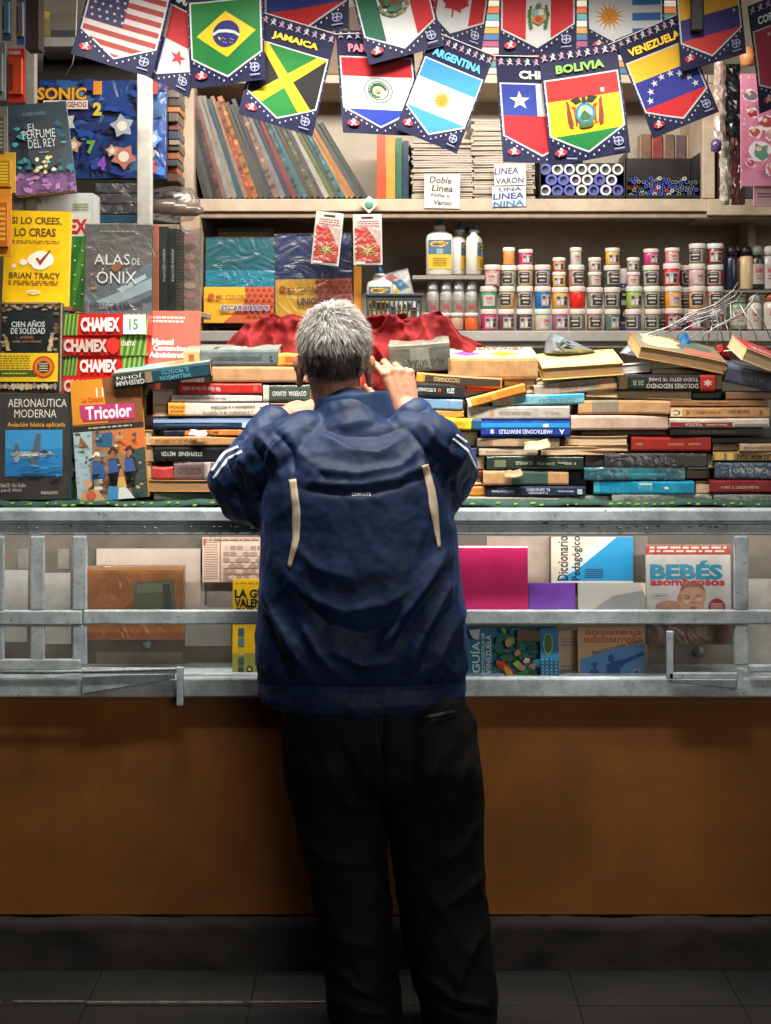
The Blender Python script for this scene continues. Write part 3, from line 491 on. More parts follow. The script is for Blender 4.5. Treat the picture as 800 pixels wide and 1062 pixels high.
def loose(px, py, w, h, col, rot, curl, label, d=DB - .012):
    s_ = d / F; m = MB(); vs = []; c = P(px, py, d)
    for j in range(7):
        for i in range(5): u, v = i / 4 - .5, j / 6; vs.append((u * w * s_ + .002 * math.sin(j + i), -.004 - curl * v * v * (1 + .4 * u), -v * h * s_ + .002 * math.sin(i * 2.1)))
    m.add(vs, [(j * 5 + i, j * 5 + i + 1, j * 5 + i + 6, j * 5 + i + 5) for j in range(6) for i in range(4)], pm(col, .7, .3, 30), True)
    o = m.build('loose_paper', loc=c, rot=(0, math.radians(rot), 0)); sd_ = o.modifiers.new('t', 'SOLIDIFY'); sd_.thickness = .0004; tag(o, label, 'paper', 'loose papers sticking out of the piles')
loose(556, 457, 26, 9, (206, 178, 140), -8, .012, 'torn kraft paper flap hanging over the tan wrapped book')
loose(206, 446, 18, 6, (226, 212, 190), 4, .008, 'cream slip poking out under the navy hardback of the left stack')
loose(532, 487.5, 18, 7, (170, 140, 100), -6, .009, 'brown paper strip on the packed book with the green band')
# portrait panel print on the tan spine is part of its cover
# deeper row standing in the dark behind the piles
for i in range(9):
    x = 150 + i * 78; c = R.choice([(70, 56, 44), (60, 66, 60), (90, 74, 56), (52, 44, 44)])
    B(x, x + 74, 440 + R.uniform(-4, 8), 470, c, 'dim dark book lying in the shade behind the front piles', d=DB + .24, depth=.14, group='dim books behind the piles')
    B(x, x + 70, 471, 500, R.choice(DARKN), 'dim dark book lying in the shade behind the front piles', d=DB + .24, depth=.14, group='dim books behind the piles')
# red cloth heap
def cloth_heap(x0, x1, d, ytop, ybot, seed, name, label):
    nx, ny = 130, 34; m = MB(); vs = []; rc = pm((124, 4, 10), .9, .15, 30, bump=.15)
    for j in range(ny + 1):
        for i in range(nx + 1):
            u, v = i / nx, j / ny; px = x0 + (x1 - x0) * u
            top = ytop(px); a = v * math.pi * .62
            py = ybot + (top - ybot) * math.sin(min(a, math.pi / 2)) if a < math.pi / 2 else top
            dd = d + .14 * (1 - math.cos(a))
            n1 = noise.noise(Vector((u * 7 + seed, v * 2.2 + u * 3, seed))); n2 = noise.noise(Vector((u * 16, v * 5 - u * 9, seed + 4)))
            n3 = noise.noise(Vector((u * 24 + v * 14, v * 9 - u * 4, seed + 9))); r = .030 * (1 - abs(n1) * 2.4) + .014 * (1 - abs(n2) * 2.4) + .006 * (1 - abs(n3) * 2)
            q = P(px, py, dd); vs.append(q + Vector((0, -r * 1.6, -.012 + r * .5 * math.sin(min(a, 1.57)))))
    fs = [(j * (nx + 1) + i, j * (nx + 1) + i + 1, (j + 1) * (nx + 1) + i + 1, (j + 1) * (nx + 1) + i) for j in range(ny) for i in range(nx)]
    m.add(vs, fs, rc, True); o = m.build(name, fix=True); md = o.modifiers.new('t', 'SOLIDIFY'); md.thickness = .004; md.offset = -1; o.modifiers.new('s', 'SUBSURF').render_levels = 1
    tag(o, label, 'cloth')
def interp(pts):
    return lambda x: float(np.interp(x, [p[0] for p in pts], [p[1] for p in pts]))
cloth_heap(234, 505, DB + .10, interp([(234, 358), (246, 346), (262, 336), (285, 329), (300, 330), (330, 334), (390, 331), (412, 327), (432, 332), (444, 328), (455, 327), (470, 336), (490, 352), (505, 366)]), 400, 2.3, 'red_cloth', 'crumpled bright red cloth heaped behind the man\'s head')
# ------------------------------------------------------------------ left end of the counter
FB = front_book
LG = 'books shown standing at the left end of the counter'
def step(x0, x1, py, d0, d1, label):
    m = MB(); z = zf(py, d0); c = (xf((x0 + x1) / 2, d0), d0, zt)
    m.box(xf(x0, d0), xf(x1, d0), d0, d1, z - .012, z - .0005, pm((120, 92, 64), .7, .35, 12, stretch=(1, 8, 8)))
    for x in (x0 + 2, x1 - 6): m.box(xf(x, d0), xf(x + 4, d0), d1 - .02, d1, zt, z - .0121, pm((100, 76, 52), .7, .3))
    tag(m.build('book_rack', origin=c, bevel=.001), label, 'rack')
def aero(s):
    s.text('AERONAUTICA', 38, 418, 60, 8.5, (226, 220, 206)); s.text('MODERNA', 36, 429, 43, 8.5, (226, 220, 206)); s.text('Aviación básica aplicada', 37, 441, 59, 6, (240, 170, 50), bold=.01)
    s.rect(5.5, 446, 64, 494, (40, 130, 190)); s.rect(5.5, 446, 64, 466, (56, 148, 204)); s.poly([(5.5, 480), (30, 476), (64, 482), (64, 494), (5.5, 494)], (30, 116, 176))
    gr, gd = (150, 164, 168), (84, 100, 110)
    s.poly([(12, 470), (20, 468), (46, 468.5), (57, 471.5), (46, 474), (20, 475), (11, 472)], gr); s.poly([(33, 469), (37, 450), (42, 450), (41, 469)], gd); s.poly([(30, 474), (33, 488), (38, 487), (38, 474)], gd)
    s.poly([(14, 469), (16, 460), (19, 461), (21, 469)], gd); s.poly([(14, 474), (16, 480), (19, 479), (21, 474)], gr); s.poly([(40, 469), (46, 466.5), (50, 470)], (40, 56, 70)); s.poly([(57, 471.5), (61, 472.4), (57, 473)], gd); s.poly([(20, 471), (46, 471), (40, 473), (20, 473)], (206, 214, 214))
    for k in range(26): s.blob(R.uniform(16, 55), R.uniform(468.6, 474), R.uniform(.5, 1.8), R.uniform(.3, .8), R.choice([(110, 124, 130), (186, 196, 196), (70, 84, 92)]), k, 7, .4)
    for k in range(14): s.blob(R.uniform(8, 62), R.uniform(482, 493), R.uniform(3, 9), R.uniform(.6, 1.8), R.choice([(44, 130, 184), (24, 100, 160), (70, 150, 196)]), k + 50, 9, .4)
    s.text('Neil D. Van Sickle', 15, 503, 25, 4, (200, 196, 186)); s.text('John E. Welch', 13, 508.5, 21, 4, (200, 196, 186)); s.text('PARANINFO', 52, 511, 17, 3.2, (210, 206, 196))
FB(0, 408, 72, 518, DB - .02, .028, (60, 58, 56), 'dark grey book showing a grey jet aircraft on a blue panel', aero, lean=3, yaw=5, group=LG, pc=(206, 180, 140), edge=(40, 120, 150))
def soledad(s):
    g1, g2 = (196, 170, 120), (140, 120, 80)
    for k in range(40):
        a = k / 40; rr = random.Random(k)
        if k < 20: x, y = 2 + 58 * a * 2, 318 + rr.uniform(-2.5, 3)
        else: x, y = (R.choice([3.5, 58]), 318 + 74 * (a - .5) * 2)
        s.blob(x, y, 2.6, 1.5, rr.choice([g1, g2, (206, 190, 160), (150, 90, 70)]), k, 8, .5)
    s.raw([(1.5, 314.5), (60.5, 314.5), (60.5, 315.2), (1.5, 315.2)], g1)
    for k in range(12): s.blob(6 + k * .3, 350 + k * 1.2, 2.2, 1.2, R.choice([g1, g2]), k + 99, 7, .5); s.blob(55 - k * .2, 346 + k * 1.6, 2.4, 1.3, R.choice([g1, (190, 180, 160)]), k + 70, 7, .5)
    s.text('CIEN AÑOS', 30, 336, 35, 7, (196, 204, 200), bold=.02); s.text('DE SOLEDAD', 30, 343.5, 36, 6.4, (196, 204, 200), bold=.02); s.text('A NOVEL', 29, 350, 14, 3, (206, 120, 80)); s.text('GABRIEL GARCÍA MÁRQUEZ', 29, 354.5, 30, 3, (200, 140, 110))
    s.rect(0, 366.5, 62, 396, (240, 200, 20)); s.lines(1, 369, 33, 384, 6, (140, 110, 10)); s.rect(0, 384, 40, 391, (70, 90, 30)); s.lines(4, 387, 30, 389, 1, (230, 210, 60))
    s.ell(47, 381, 11.5, 11.5, (190, 70, 20), 24); s.ell(47, 381, 9.6, 9.6, (226, 120, 30), 24); s.ell(47, 381, 6.5, 6.5, (60, 50, 40), 20)
    for k in range(4): s.rect(42.5, 377 + k * 2.4, 51.5, 378 + k * 2.4, (216, 196, 170))
    for k in range(14): s.blob(3 + k * 4.4, 401, 2.6, 3, R.choice([(190, 180, 160), (150, 140, 120), (196, 170, 120)]), k + 30, 8, .5)
step(-30, 62, 407, DB + .02, DB + .13, 'low wooden rack behind the dark grey jet aircraft book')
FB(0, 313.5, 62, 406.5, DB + .02, .03, (46, 54, 52), 'dark green book with gold leaf border and yellow paper band', soledad, lean=3, yaw=-2, group=LG, wrap=.03)
def yellow(s):
    b = (96, 66, 10)
    s.text('SI LO CREES,', 35, 229, 52, 9, b, bold=.03); s.text('LO CREAS', 34, 240.5, 43, 9, b, bold=.03); s.lines(10, 249, 60, 253, 2, (150, 110, 10))
    w = (246, 240, 224); s.ell(41, 268, 11, 8.5, w, 20); s.ell(34, 269, 7, 6.5, w, 16); s.ell(48, 269, 6.5, 7, w, 16); s.ell(40, 274, 9, 5.5, w, 16); s.ell(23, 272, 4, 3.4, w, 14); s.ell(13, 276, 2.2, 2.2, w, 12)
    s.raw([(35.5, 268), (37.5, 266.5), (40, 270), (50, 258.5), (51, 259.5), (40.5, 275)], (150, 50, 40))
    s.text('BRIAN TRACY', 35, 285.5, 53, 6, b, bold=.02); s.lines(8, 291, 60, 296, 2, (150, 110, 10)); s.ell(35, 303, 7, 2.4, (250, 236, 170)); s.text('AGUILAR', 35, 303, 10, 2, b)
step(-30, 72, 317.5, DB + .06, DB + .15, 'upper wooden rack carrying the yellow book')
FB(2, 218, 70, 317, DB + .06, .022, (246, 196, 16), 'bright yellow book with a white thought cloud and red tick', yellow, lean=3, roll=1.2, group=LG, rough=.35)
def onix(s):
    s.poly([(84, 300), (120, 292), (157, 272), (157, 328), (84, 328)], (96, 112, 118)); s.poly([(100, 312), (130, 300), (157, 288), (157, 300), (128, 312), (104, 322)], (150, 172, 178)); s.poly([(96, 322), (140, 314), (157, 306), (157, 312), (130, 322)], (60, 76, 84)); s.poly([(120, 300), (150, 284), (152, 288), (126, 303)], (176, 196, 200))
    for k in range(16): x = 92 + k * 4.2; y = 238 + (k * 37 % 30); s.raw([(x, y), (x + .5, y), (x + 6.5, y + 14), (x + 6, y + 14)], (136, 136, 134))
    s.blob(121, 276, 6, 5, (150, 96, 50), 4, 10, .4); s.blob(97, 299, 3.5, 1.6, (206, 130, 90), 6, 8, .5); s.blob(96, 284, 1.4, 1.4, (206, 130, 90), 6, 8, .5)
    s.text('ALAS', 116, 269, 37, 11, (226, 226, 220), bold=.0); s.text('DE', 141, 271, 8.5, 6.5, (226, 226, 220)); s.text('ÓNIX', 121, 286, 41, 16, (230, 230, 224), bold=.0)
    s.lines(104, 239, 143, 241, 1, (170, 170, 166)); s.text('REBECCA YARROS', 121, 316.5, 54, 5, (50, 56, 60), bold=.01); s.lines(114, 321, 127, 322, 1, (40, 44, 48))
FB(88, 232, 157, 327, DB + .10, .03, (104, 100, 98), 'wrapped grey fantasy novel with big white title', onix, lean=3, yaw=3, group=LG, wrap=.10, edge=(70, 66, 64))
def tri(s):
    s.rect(80, 392, 154, 443, (216, 140, 26)); s.poly([(114, 392), (154, 392), (154, 447), (80, 442), (80, 438), (118, 438)], (128, 74, 34)); s.text('11', 111, 406, 7.5, 10, (240, 236, 226), bold=.01)
    s.text('Biblioteca', 129, 408, 22, 4, (90, 60, 30)); s.text('escolar', 136, 414.5, 16, 4, (90, 60, 30)); s.text('La Colena', 103, 413, 22, 5, (206, 40, 30), bold=.01)
    s.poly([(89, 418), (146, 420), (145, 436), (93, 435), (90, 430)], (190, 50, 110)); s.text('Tricolor', 119, 427, 48, 14, (244, 236, 236), bold=.03)
    s.rect(80, 440, 154, 446, (40, 34, 30)); s.lines(97, 442, 142, 444.5, 1, (190, 180, 160)); s.rect(80, 446, 154, 519, (150, 116, 84)); s.poly([(80, 446), (100, 446), (98, 500), (80, 519)], (160, 186, 190)); s.poly([(104, 450), (122, 448), (120, 464), (104, 462)], (40, 90, 130)); s.poly([(120, 447), (154, 447), (154, 470), (130, 474)], (206, 110, 50)); s.poly([(134, 470), (154, 466), (154, 519), (138, 519)], (50, 70, 60)); s.poly([(88, 450), (96, 462), (86, 462)], (140, 90, 50))
    for x, y, hb, c in ((104, 490, (232, 224, 206), (40, 90, 160)), (121, 486, (90, 40, 30), (60, 40, 34)), (138, 486, (70, 40, 30), (44, 34, 34))):
        s.ell(x, y - 18, 5.5, 1.7, hb); s.ell(x, y - 20, 3, 2.6, hb); s.ell(x, y - 15, 2.6, 3, (160, 104, 70)); s.poly([(x - 7, y + 4), (x - 5, y - 10), (x + 5, y - 10), (x + 8, y + 2), (x + 4, y + 8), (x - 5, y + 8)], c); s.rect(x - 5, y + 6, x + 4, y + 18, (226, 220, 204) if x == 104 else (40, 32, 30))
    for k in range(60):
        x, y = R.uniform(82, 152), R.uniform(448, 516); s.blob(x, y, R.uniform(.8, 3), R.uniform(.6, 2.4), R.choice([(96, 70, 50), (190, 150, 110), (60, 70, 80), (206, 180, 150), (110, 60, 40), (130, 140, 130)]), k, 7, .5)
    for x in (104, 121, 138): s.poly([(x - 4, 477), (x + 4, 477), (x + 6, 490), (x - 6, 491)], R.choice([(50, 84, 140), (66, 44, 38), (50, 40, 40)])); s.blob(x - 6, 486, 1.6, 4, (150, 104, 76), int(x), 8, .3); s.blob(x, 473.5, 2, 2.4, (150, 98, 68), int(x) + 1, 9, .2)
    s.ell(129, 492, 2.4, 2.6, (170, 120, 90)); s.poly([(124, 506), (126, 495), (132, 495), (134, 506)], (206, 160, 80)); s.poly([(84, 519), (88, 508), (104, 506), (112, 519)], (196, 150, 110)); s.poly([(112, 519), (116, 504), (132, 506), (130, 519)], (60, 130, 180)); s.poly([(124, 519), (126, 506), (133, 506), (142, 519)], (206, 206, 200)); s.ell(95, 500, 4, 4, (206, 150, 110)); s.ell(97, 512, 5, 5, (190, 90, 60))
FB(81, 392, 154, 518, DB - .03, .02, (214, 142, 30), 'orange and brown schoolbook with figures in hats on its cover', tri, lean=4, roll=-4.5, yaw=2, group=LG)
# copier paper: printed reams in a stack
def ream(x0, x1, y0, y1, d, i, label, dark=False):
    s = d / F; L, T = (x1 - x0) * s, (y1 - y0) * s - .0005; m = MB(); c = P((x0 + x1) / 2, y1, d)
    m.box(-L / 2, L / 2, 0, .21, 0, T, pm((206, 40, 32) if not dark else (110, 34, 30), .3, .12, coat=.4))
    sh = Sheet(m, 0, 0, 1, 1, lambda u, v, k: ((u - .5) * L, -k, (1 - v) * T))
    a, b = ((.0, .2), (.74, 1)) if i % 2 == 0 else ((0, .03), (.7, 1))
    for u0, u1 in (a, b):
        sh.rect(u0, 0, u1, 1, (96, 140, 50)); 
        for k in range(9): w = (u1 - u0); x = u0 + w * (k / 9); sh.poly([(x, 1), (x + w * .05, 1), (x + w * .2, 0), (x + w * .12, 0)], (60, 104, 40) if k % 2 else (150, 180, 80))
    if i == 0: sh.rect(.72, .05, .98, .95, (214, 222, 226)); sh.text('15', .84, .5, .1, .5, (90, 150, 60), bold=.02)
    if i == 1: sh.ell(.62, .5, .07, .42, (226, 40, 30)); sh.text('CARTA', .79, .4, .16, .24, (240, 230, 220), bold=.02); 
    tx, wd = (.46, .44) if i % 2 == 0 else (.3, .5)
    sh.text('CHAMEX', tx, .5, wd, .66, (238, 236, 230) if i % 2 == 0 else (206, 190, 184), bold=.05)
    o = m.build('paper_ream', loc=c, rot=(0, 0, math.radians(R.uniform(-2, 2))), bevel=.004); tag(o, label, 'paper ream', 'reams of copier paper stacked at the left end')
ry = [325, 348, 369, 390, 410, 432, 454, 476, 498, 519]
pos = ['topmost red and green paper ream with a white label at its right end', 'second paper ream from the top with a green right end and round red spot', 'third red paper ream from the top of the stack', 'fourth paper ream from the top half behind the orange schoolbook', 'fifth paper ream from the top just visible left of the schoolbook', 'sixth paper ream from the top behind the orange schoolbook', 'seventh paper ream from the top behind the orange schoolbook', 'eighth paper ream from the top behind the orange schoolbook', 'lowest paper ream of the stack standing on the counter']
for i in range(9): ream(62 + (0 if i % 2 else 0), 154 - 2 * (i % 3), ry[i], ry[i + 1] - .4, DB + .06 + .006 * (i % 3), i, pos[i], dark=i > 4)
def carta(s):
    s.rect(13, 200, 95, 221, (206, 212, 212)); s.text('Carta', 37, 208, 13, 6, (110, 160, 50), bold=.03); s.text('75', 48, 208.5, 5, 5, (130, 140, 130)); s.lines(31, 213, 38, 215, 1, (120, 130, 120)); s.lines(76, 211, 92, 219, 3, (130, 160, 70))
    s.rect(13, 221, 95, 245, (222, 224, 218)); s.text('CHAMEX', 60, 235, 62, 16, (206, 40, 32), bold=.05); s.rect(13, 245, 95, 322, (46, 116, 40))
    for k in range(6): s.poly([(14 + k * 14, 322), (20 + k * 14, 322), (36 + k * 14, 247), (30 + k * 14, 247)], (70, 140, 44))
    for k in range(14): s.ell(70 + (k % 3) * 8, 250 + k * 5, .9, .9, (220, 230, 210))
FB(13, 200, 96, 324, DB + .19, .1, (200, 206, 204), 'green and white carton of copier paper behind the yellow book', carta, lean=0, pages=False, cat='carton', name='paper_carton', rough=.35)
def manual(s):
    s.lines(157, 328, 190, 336, 2, (226, 190, 180)); s.text('Manual', 168, 354.5, 22, 6.5, (244, 232, 226), bold=.03); s.text('Contencioso', 177, 361, 37, 6, (244, 232, 226), bold=.03); s.text('Administrativo', 176, 368, 43, 6, (244, 232, 226), bold=.03)
FB(153, 322, 206, 378, DB + .10, .016, (190, 92, 76), 'salmon red legal manual standing behind the left stack', manual, lean=8, roll=1, group=LG)
def perfume(s):
    s.blob(45, 190, 40, 12, (116, 76, 126), 2, 18, .2)
    for k in range(26): s.blob(R.uniform(18, 78), R.uniform(176, 200), R.uniform(2, 5), R.uniform(2, 4), R.choice([(150, 100, 160), (96, 60, 110), (176, 120, 170)]), k, 8, .4)
    for k in range(26): s.blob(R.choice([R.uniform(20, 34), R.uniform(60, 76), R.uniform(24, 70)]), R.uniform(128, 182), R.uniform(2, 5), R.uniform(1.5, 4), R.choice([(40, 120, 140), (30, 90, 110), (70, 160, 170)]), k + 40, 8, .5)
    s.blob(50, 150, 17, 28, (44, 54, 62), 5, 16, .12)
    for k in range(12): s.blob(R.uniform(40, 62), R.uniform(162, 182), 2.2, 2, R.choice([(220, 200, 120), (120, 200, 190), (230, 226, 180)]), k + 80, 8, .4)
    s.text('KAREN MARRA', 46, 117, 24, 4, (96, 130, 150)); s.text('EL', 42, 131, 9, 7, (196, 206, 206)); s.text('PERFUME', 48, 139, 33, 9, (206, 214, 214)); s.text('DEL REY', 50, 149, 28, 9, (196, 206, 206)); s.lines(46, 158, 56, 160, 1, (150, 150, 150))
FB(17, 104, 79, 200, DB + .12, .034, (46, 62, 72), 'dark teal novel with purple flowers leaning on the paper carton', perfume, lean=8, roll=-7, yaw=10, group=LG)
# character party cover: a plain folded blue sheet with numbers
def party(s):
    for k in range(90): s.blob(R.uniform(42, 168), R.uniform(84, 184), R.uniform(2, 13), R.uniform(2, 9), R.choice([(30, 76, 160), (24, 60, 140), (60, 120, 200), (34, 50, 120), (20, 40, 110), (90, 140, 190)]), k + 7, 12, .45)
    s.text('SONIC', 65, 98, 52, 14, (110, 60, 20), bold=.09); s.text('SONIC', 65, 98, 51, 13, (236, 176, 40), bold=.03); s.rect(46, 105, 92, 114, (236, 226, 220)); s.text('THE HEDGEHOG', 69, 109.5, 43, 6, (150, 60, 40), bold=.03)
    for t, x, y, c in (('1', 102, 92, (230, 150, 40)), ('2', 102, 114, (226, 200, 60)), ('7', 96, 154, (110, 170, 70)), ('3', 160, 92, (206, 60, 50)), ('4', 107, 171, (150, 80, 190)), ('5', 158, 158, (230, 140, 40)), ('6', 160, 174, (206, 60, 60))): s.text(t, x, y, 9, 14, c, bold=.06)
    for x, y, r, c in ((70, 128, 11, (196, 206, 210)), (78, 152, 9, (200, 150, 110)), (128, 132, 13, (170, 176, 186)), (130, 164, 14, (190, 120, 100)), (160, 145, 10, (110, 150, 200)), (118, 158, 7, (206, 160, 140))): s.star(x, y, r, c, 5, .62, x); s.ell(x, y, r * .4, r * .4, (236, 226, 214))
FB(40, 82, 172, 185, 4.0, .02, (36, 84, 170), 'shiny blue folded party cover printed with coloured numbers behind the white post', party, lean=3, cat='party cover', name='party_cover', pages=False, wrap=.14)
m = MB(); m.box(xf(38, 3.95), xf(186, 3.95), 3.95, 4.15, zf(238, 3.95), zf(232.5, 3.95), beige); tag(m.build('side_shelf', bevel=.002), 'short shelf board holding the blue box left of the main shelves', 'shelf')
m = MB(); m.box(xf(90, 3.96), xf(142, 3.96), 3.96, 4.14, zf(232, 3.96), zf(222.6, 3.96), pm((42, 78, 104), .5, .2)); tag(m.build('flat_box', bevel=.003), 'flat dark blue box under the grey wrapped packets', 'box')
for i, (y0, y1) in enumerate(((190, 200), (200.6, 211), (211.6, 222))):
    m = MB(); m.box(xf(98, 3.97), xf(144, 3.97), 3.97, 4.12, zf(y1, 3.97), zf(y0, 3.97), pm((96, 98, 98), .4, .3)); e = .002; 
    o = m.build('grey_packet', bevel=.004); tag(o, ['topmost', 'middle', 'lowest'][i] + ' grey packet in clear film under the blue party cover', 'packet', 'grey wrapped packets')
    m = MB(); m.box(xf(98, 3.97) - e, xf(144, 3.97) + e, 3.968, 4.122, zf(y1, 3.97) + .0002, zf(y0, 3.97) + .001, film(.2, 40)); m.build('clear_wrapper', o)
# folders behind the grey novel
for i, (x0, x1, c) in enumerate(((158, 165, (160, 96, 70)), (165.5, 174, (40, 52, 48)), (174.5, 183, (34, 46, 42)))):
    m = MB(); d = 3.9; m.box(xf(x0, d), xf(x1, d), d, d + .2, zf(322, d), zf(233 + 2 * i, d), pm(c, .4, .2)); sh = Sheet(m, 0, 0, 1, 1, lambda u, v, k: (xf(x0 + (x1 - x0) * u, d), d - k, zf(235 + 85 * v, d)))
    if i: sh.text('AGENDA EJECUTIVA', .5, .45, .5, .5, (170, 176, 170)); n = len(text_geo('AGENDA EJECUTIVA', 0)[0]); cx, cz = xf((x0 + x1) / 2, d), zf(275, d); m.v[-n:] = [(cx + (q[2] - cz) * .08, q[1], cz - (q[0] - cx) * 8) for q in m.v[-n:]]
    tag(m.build('folder', bevel=.002), ['brown folder spine beside the grey novel', 'dark green folder next to the brown one', 'dark green folder with wire binding at its right'][i], 'folder', 'folders standing behind the grey novel')
m = MB(); wire = pm((60, 62, 60), .4, 0, metal=.6)
for k in range(24):
    z = zf(238 + k * 3.4, 3.9); m.tube([(xf(185.5, 3.9) + .006 * math.cos(a), 3.905 + .006 * math.sin(a), z) for a in np.linspace(0, 6.28, 9)], .0011, wire, 4)
tag(m.build('wire_binding'), 'black wire rings of the spiral bound folder beside the shelf upright', 'binding')
m = MB(); m.box(xf(150, 3.88), xf(207, 3.88), 3.88, 4.14, zf(328, 3.88), zf(322.5, 3.88), beige); tag(m.build('side_shelf', bevel=.002), 'short shelf board under the dark folders', 'shelf')
# clear bag of bottles on the cabinet corner, hanging packs at far left
m = MB(); d = 3.92
for k, (x, r) in enumerate(((166, .022), (178, .02), (190, .018))): m.lathe([(r * .6, -.05), (r, -.03), (r, .04), (r * .4, .06)], pm((112, 96, 84), .3, .3, coat=.5), P(x, 214 + 2 * k, d + .03), 14, 'x')
m2 = MB(); c = P(180, 212, d + .03); m2.lathe([(.0, -.075), (.045, -.06), (.055, 0), (.048, .055), (.02, .075)], film(.22, 22), c, 18, 'x', caps=False)
b = m.build('bottles', ); e_ = empty('bag_of_bottles', c, 'clear bag of small bottles tucked beside the white post', 'bag'); b.parent = e_; b.matrix_parent_inverse = Matrix.Translation(c).inverted(); w = m2.build('clear_bag'); w.parent = e_; w.matrix_parent_inverse = Matrix.Translation(c).inverted()
m = MB(); d = 4.05; m.box(xf(188, d), xf(207, d), d, d + .02, zf(335, d), zf(238, d), pm((186, 160, 150), .5, .4, 14)); sh = Sheet(m, 188, 238, 207, 335, lambda x, y, k: (xf(x, d), d - k, zf(y, d)))
for k in range(9): sh.ell(197, 246 + k * 10, 6, 3.6, [(206, 150, 150), (150, 130, 120), (214, 190, 170)][k % 3])
o = m.build('hanging_pack'); tag(o, 'pink pack in clear film hung on the beige shelf upright', 'pack'); m = MB(); m.box(xf(187, d), xf(208, d), d - .012, d + .022, zf(336, d), zf(237, d), film(.2, 18)); m.build('clear_wrapper', o)
def blister(x0, y0, x1, y1, d, label, c1, c2, txt='', rot=0, name='blister_pack', cat='pack', art=None):
    s = d / F; w, h = (x1 - x0) * s, (y1 - y0) * s; m = MB(); m.box(-w / 2, w / 2, 0, .003, -h, 0, pm(c1, .4, .1, coat=.3)); m.box(-w * .38, w * .38, -.012, -.0002, -h * .86, -h * .2, pm(c2, .3, .25, 30, coat=.6))
    sh = Sheet(m, 0, 0, 1, 1, lambda u, v, k: ((u - .5) * w, -.0123 - k, -v * h))
    sh.rect(.16, .3, .36, .8, tuple(int(v * .6) for v in c1)); sh.lines(.5, .28, .8, .8, 7, tuple(min(255, int(v * 1.3)) for v in c1)); 
    if txt: sh.text(txt, .5, .1, .7, .07, (240, 230, 220), bold=.03)
    if art: art(sh)
    o = m.build(name, loc=P((x0 + x1) / 2, y0, d), rot=(0, math.radians(rot), 0), bevel=.001); return tag(o, label, cat)
blister(8, 50, 26, 106, 3.5, 'red and orange blister pack hanging at the left edge of the stall', (206, 50, 34), (226, 90, 30), 'FABER')
blister(2, -8, 12, 42, 3.5, 'turquoise blister pack hung beside the dark stile', (56, 120, 150), (110, 150, 170))
blister(17, -8, 26, 46, 3.51, 'blue card pack hanging above the red blister pack', (46, 110, 170), (160, 130, 100))
blister(-14, 44, 6, 104, 3.48, 'silver foil pack cut by the left edge of the view', (150, 150, 146), (120, 130, 134))
blister(-10, 110, 8, 168, 3.48, 'grey toy pack hanging at the far left beside the teal novel', (130, 122, 112), (90, 84, 76))
blister(-16, 158, 16, 200, 3.47, 'yellow pack with a coloured strip hanging at the left edge', (206, 160, 40), (190, 140, 30))
blister(-12, 196, 12, 266, 3.46, 'orange crayon pack hanging lowest at the left edge', (216, 140, 40), (200, 110, 30))
m = MB(); m.box(xf(26, 3.6), xf(40, 3.6), 3.6, 3.66, zf(50, 3.6), 2.88, pm((52, 38, 30), .7, .4, 8, stretch=(8, 8, 1))); tag(m.build('dark_stile'), 'dark wooden stile hanging from the roof near the left edge', 'stile')
m = MB(); m.box(xf(26, 3.72), xf(36, 3.72), 3.72, 3.75, zt, zf(51, 3.72), pm((150, 146, 138), .6, .3)); tag(m.build('post', bevel=.002), 'narrow grey post behind the hanging packs at the left edge', 'post')
case = empty('display_case', P(70, 48, 3.95), 'grey glass fronted case above the blue party cover', 'case')
m = MB(); d = 3.95
m.box(xf(36, d), xf(186, d), d, d + .2, zf(48, d), zf(38, d), pm((150, 150, 142), .6, .3, 10)); kid(m, 'frame', case, bevel=.003)
m = MB(); m.box(xf(36, d), xf(186, d), d + .19, d + .2, zf(37.8, d), 2.6, pm((92, 98, 94), .6, .25, 6)); kid(m, 'back', case)
m = MB(); m.box(xf(36, d), xf(186, d), d + .004, d + .008, zf(37.8, d), 2.6, film(.10, 3)); kid(m, 'glass', case)
m = MB(); m.box(xf(41, d), xf(46, d), d + .06, d + .063, zf(31, d), zf(6, d), pm((206, 190, 90), .5, .2)); o = m.build('price_strip'); tag(o, 'yellow printed strip standing inside the grey glass case', 'strip')
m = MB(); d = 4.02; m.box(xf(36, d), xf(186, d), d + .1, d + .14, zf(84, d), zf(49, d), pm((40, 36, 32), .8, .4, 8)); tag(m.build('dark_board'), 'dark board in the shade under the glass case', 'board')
m = MB(); m.tube([P(80, -5, 3.6), P(79, 20, 3.6), P(78, 48, 3.6), P(75, 66, 3.62), P(68, 78, 3.66)], .0015, pm((170, 166, 156), .5, 0), 6); tag(m.build('white_cord'), 'thin white cord hanging beside the stars and stripes pennant', 'cord')
yy = 188.
for i in range(13):
    d = 4.06 + R.uniform(0, .03); hh = R.uniform(5, 10); x0 = 174 + R.uniform(-2, 1); x1 = 186.5 + R.uniform(-2.5, .3); m = MB(); c = [(84, 60, 46), (176, 84, 44), (60, 64, 70), (150, 92, 56), (70, 60, 60), (150, 136, 116), (50, 60, 80), (120, 60, 44), (90, 84, 70), (190, 120, 70), (60, 50, 44), (110, 100, 90), (160, 80, 50)][i]
    m.box(xf(x0, d) , xf(x1, d), d, d + .14, zf(yy, d), zf(yy - hh + .5, d), pm(c, .45, .4, 40, coat=.3)); nm = ['brown', 'rust', 'slate', 'tan', 'taupe', 'pale grey', 'navy', 'brick', 'khaki', 'peach', 'black brown', 'grey', 'orange brown'][i]
    tag(m.build('small_packet', bevel=.003), f'{nm} small packet in the narrow pile between white post and shelf upright', 'packet', 'small packets piled beside the shelf upright'); yy -= hh
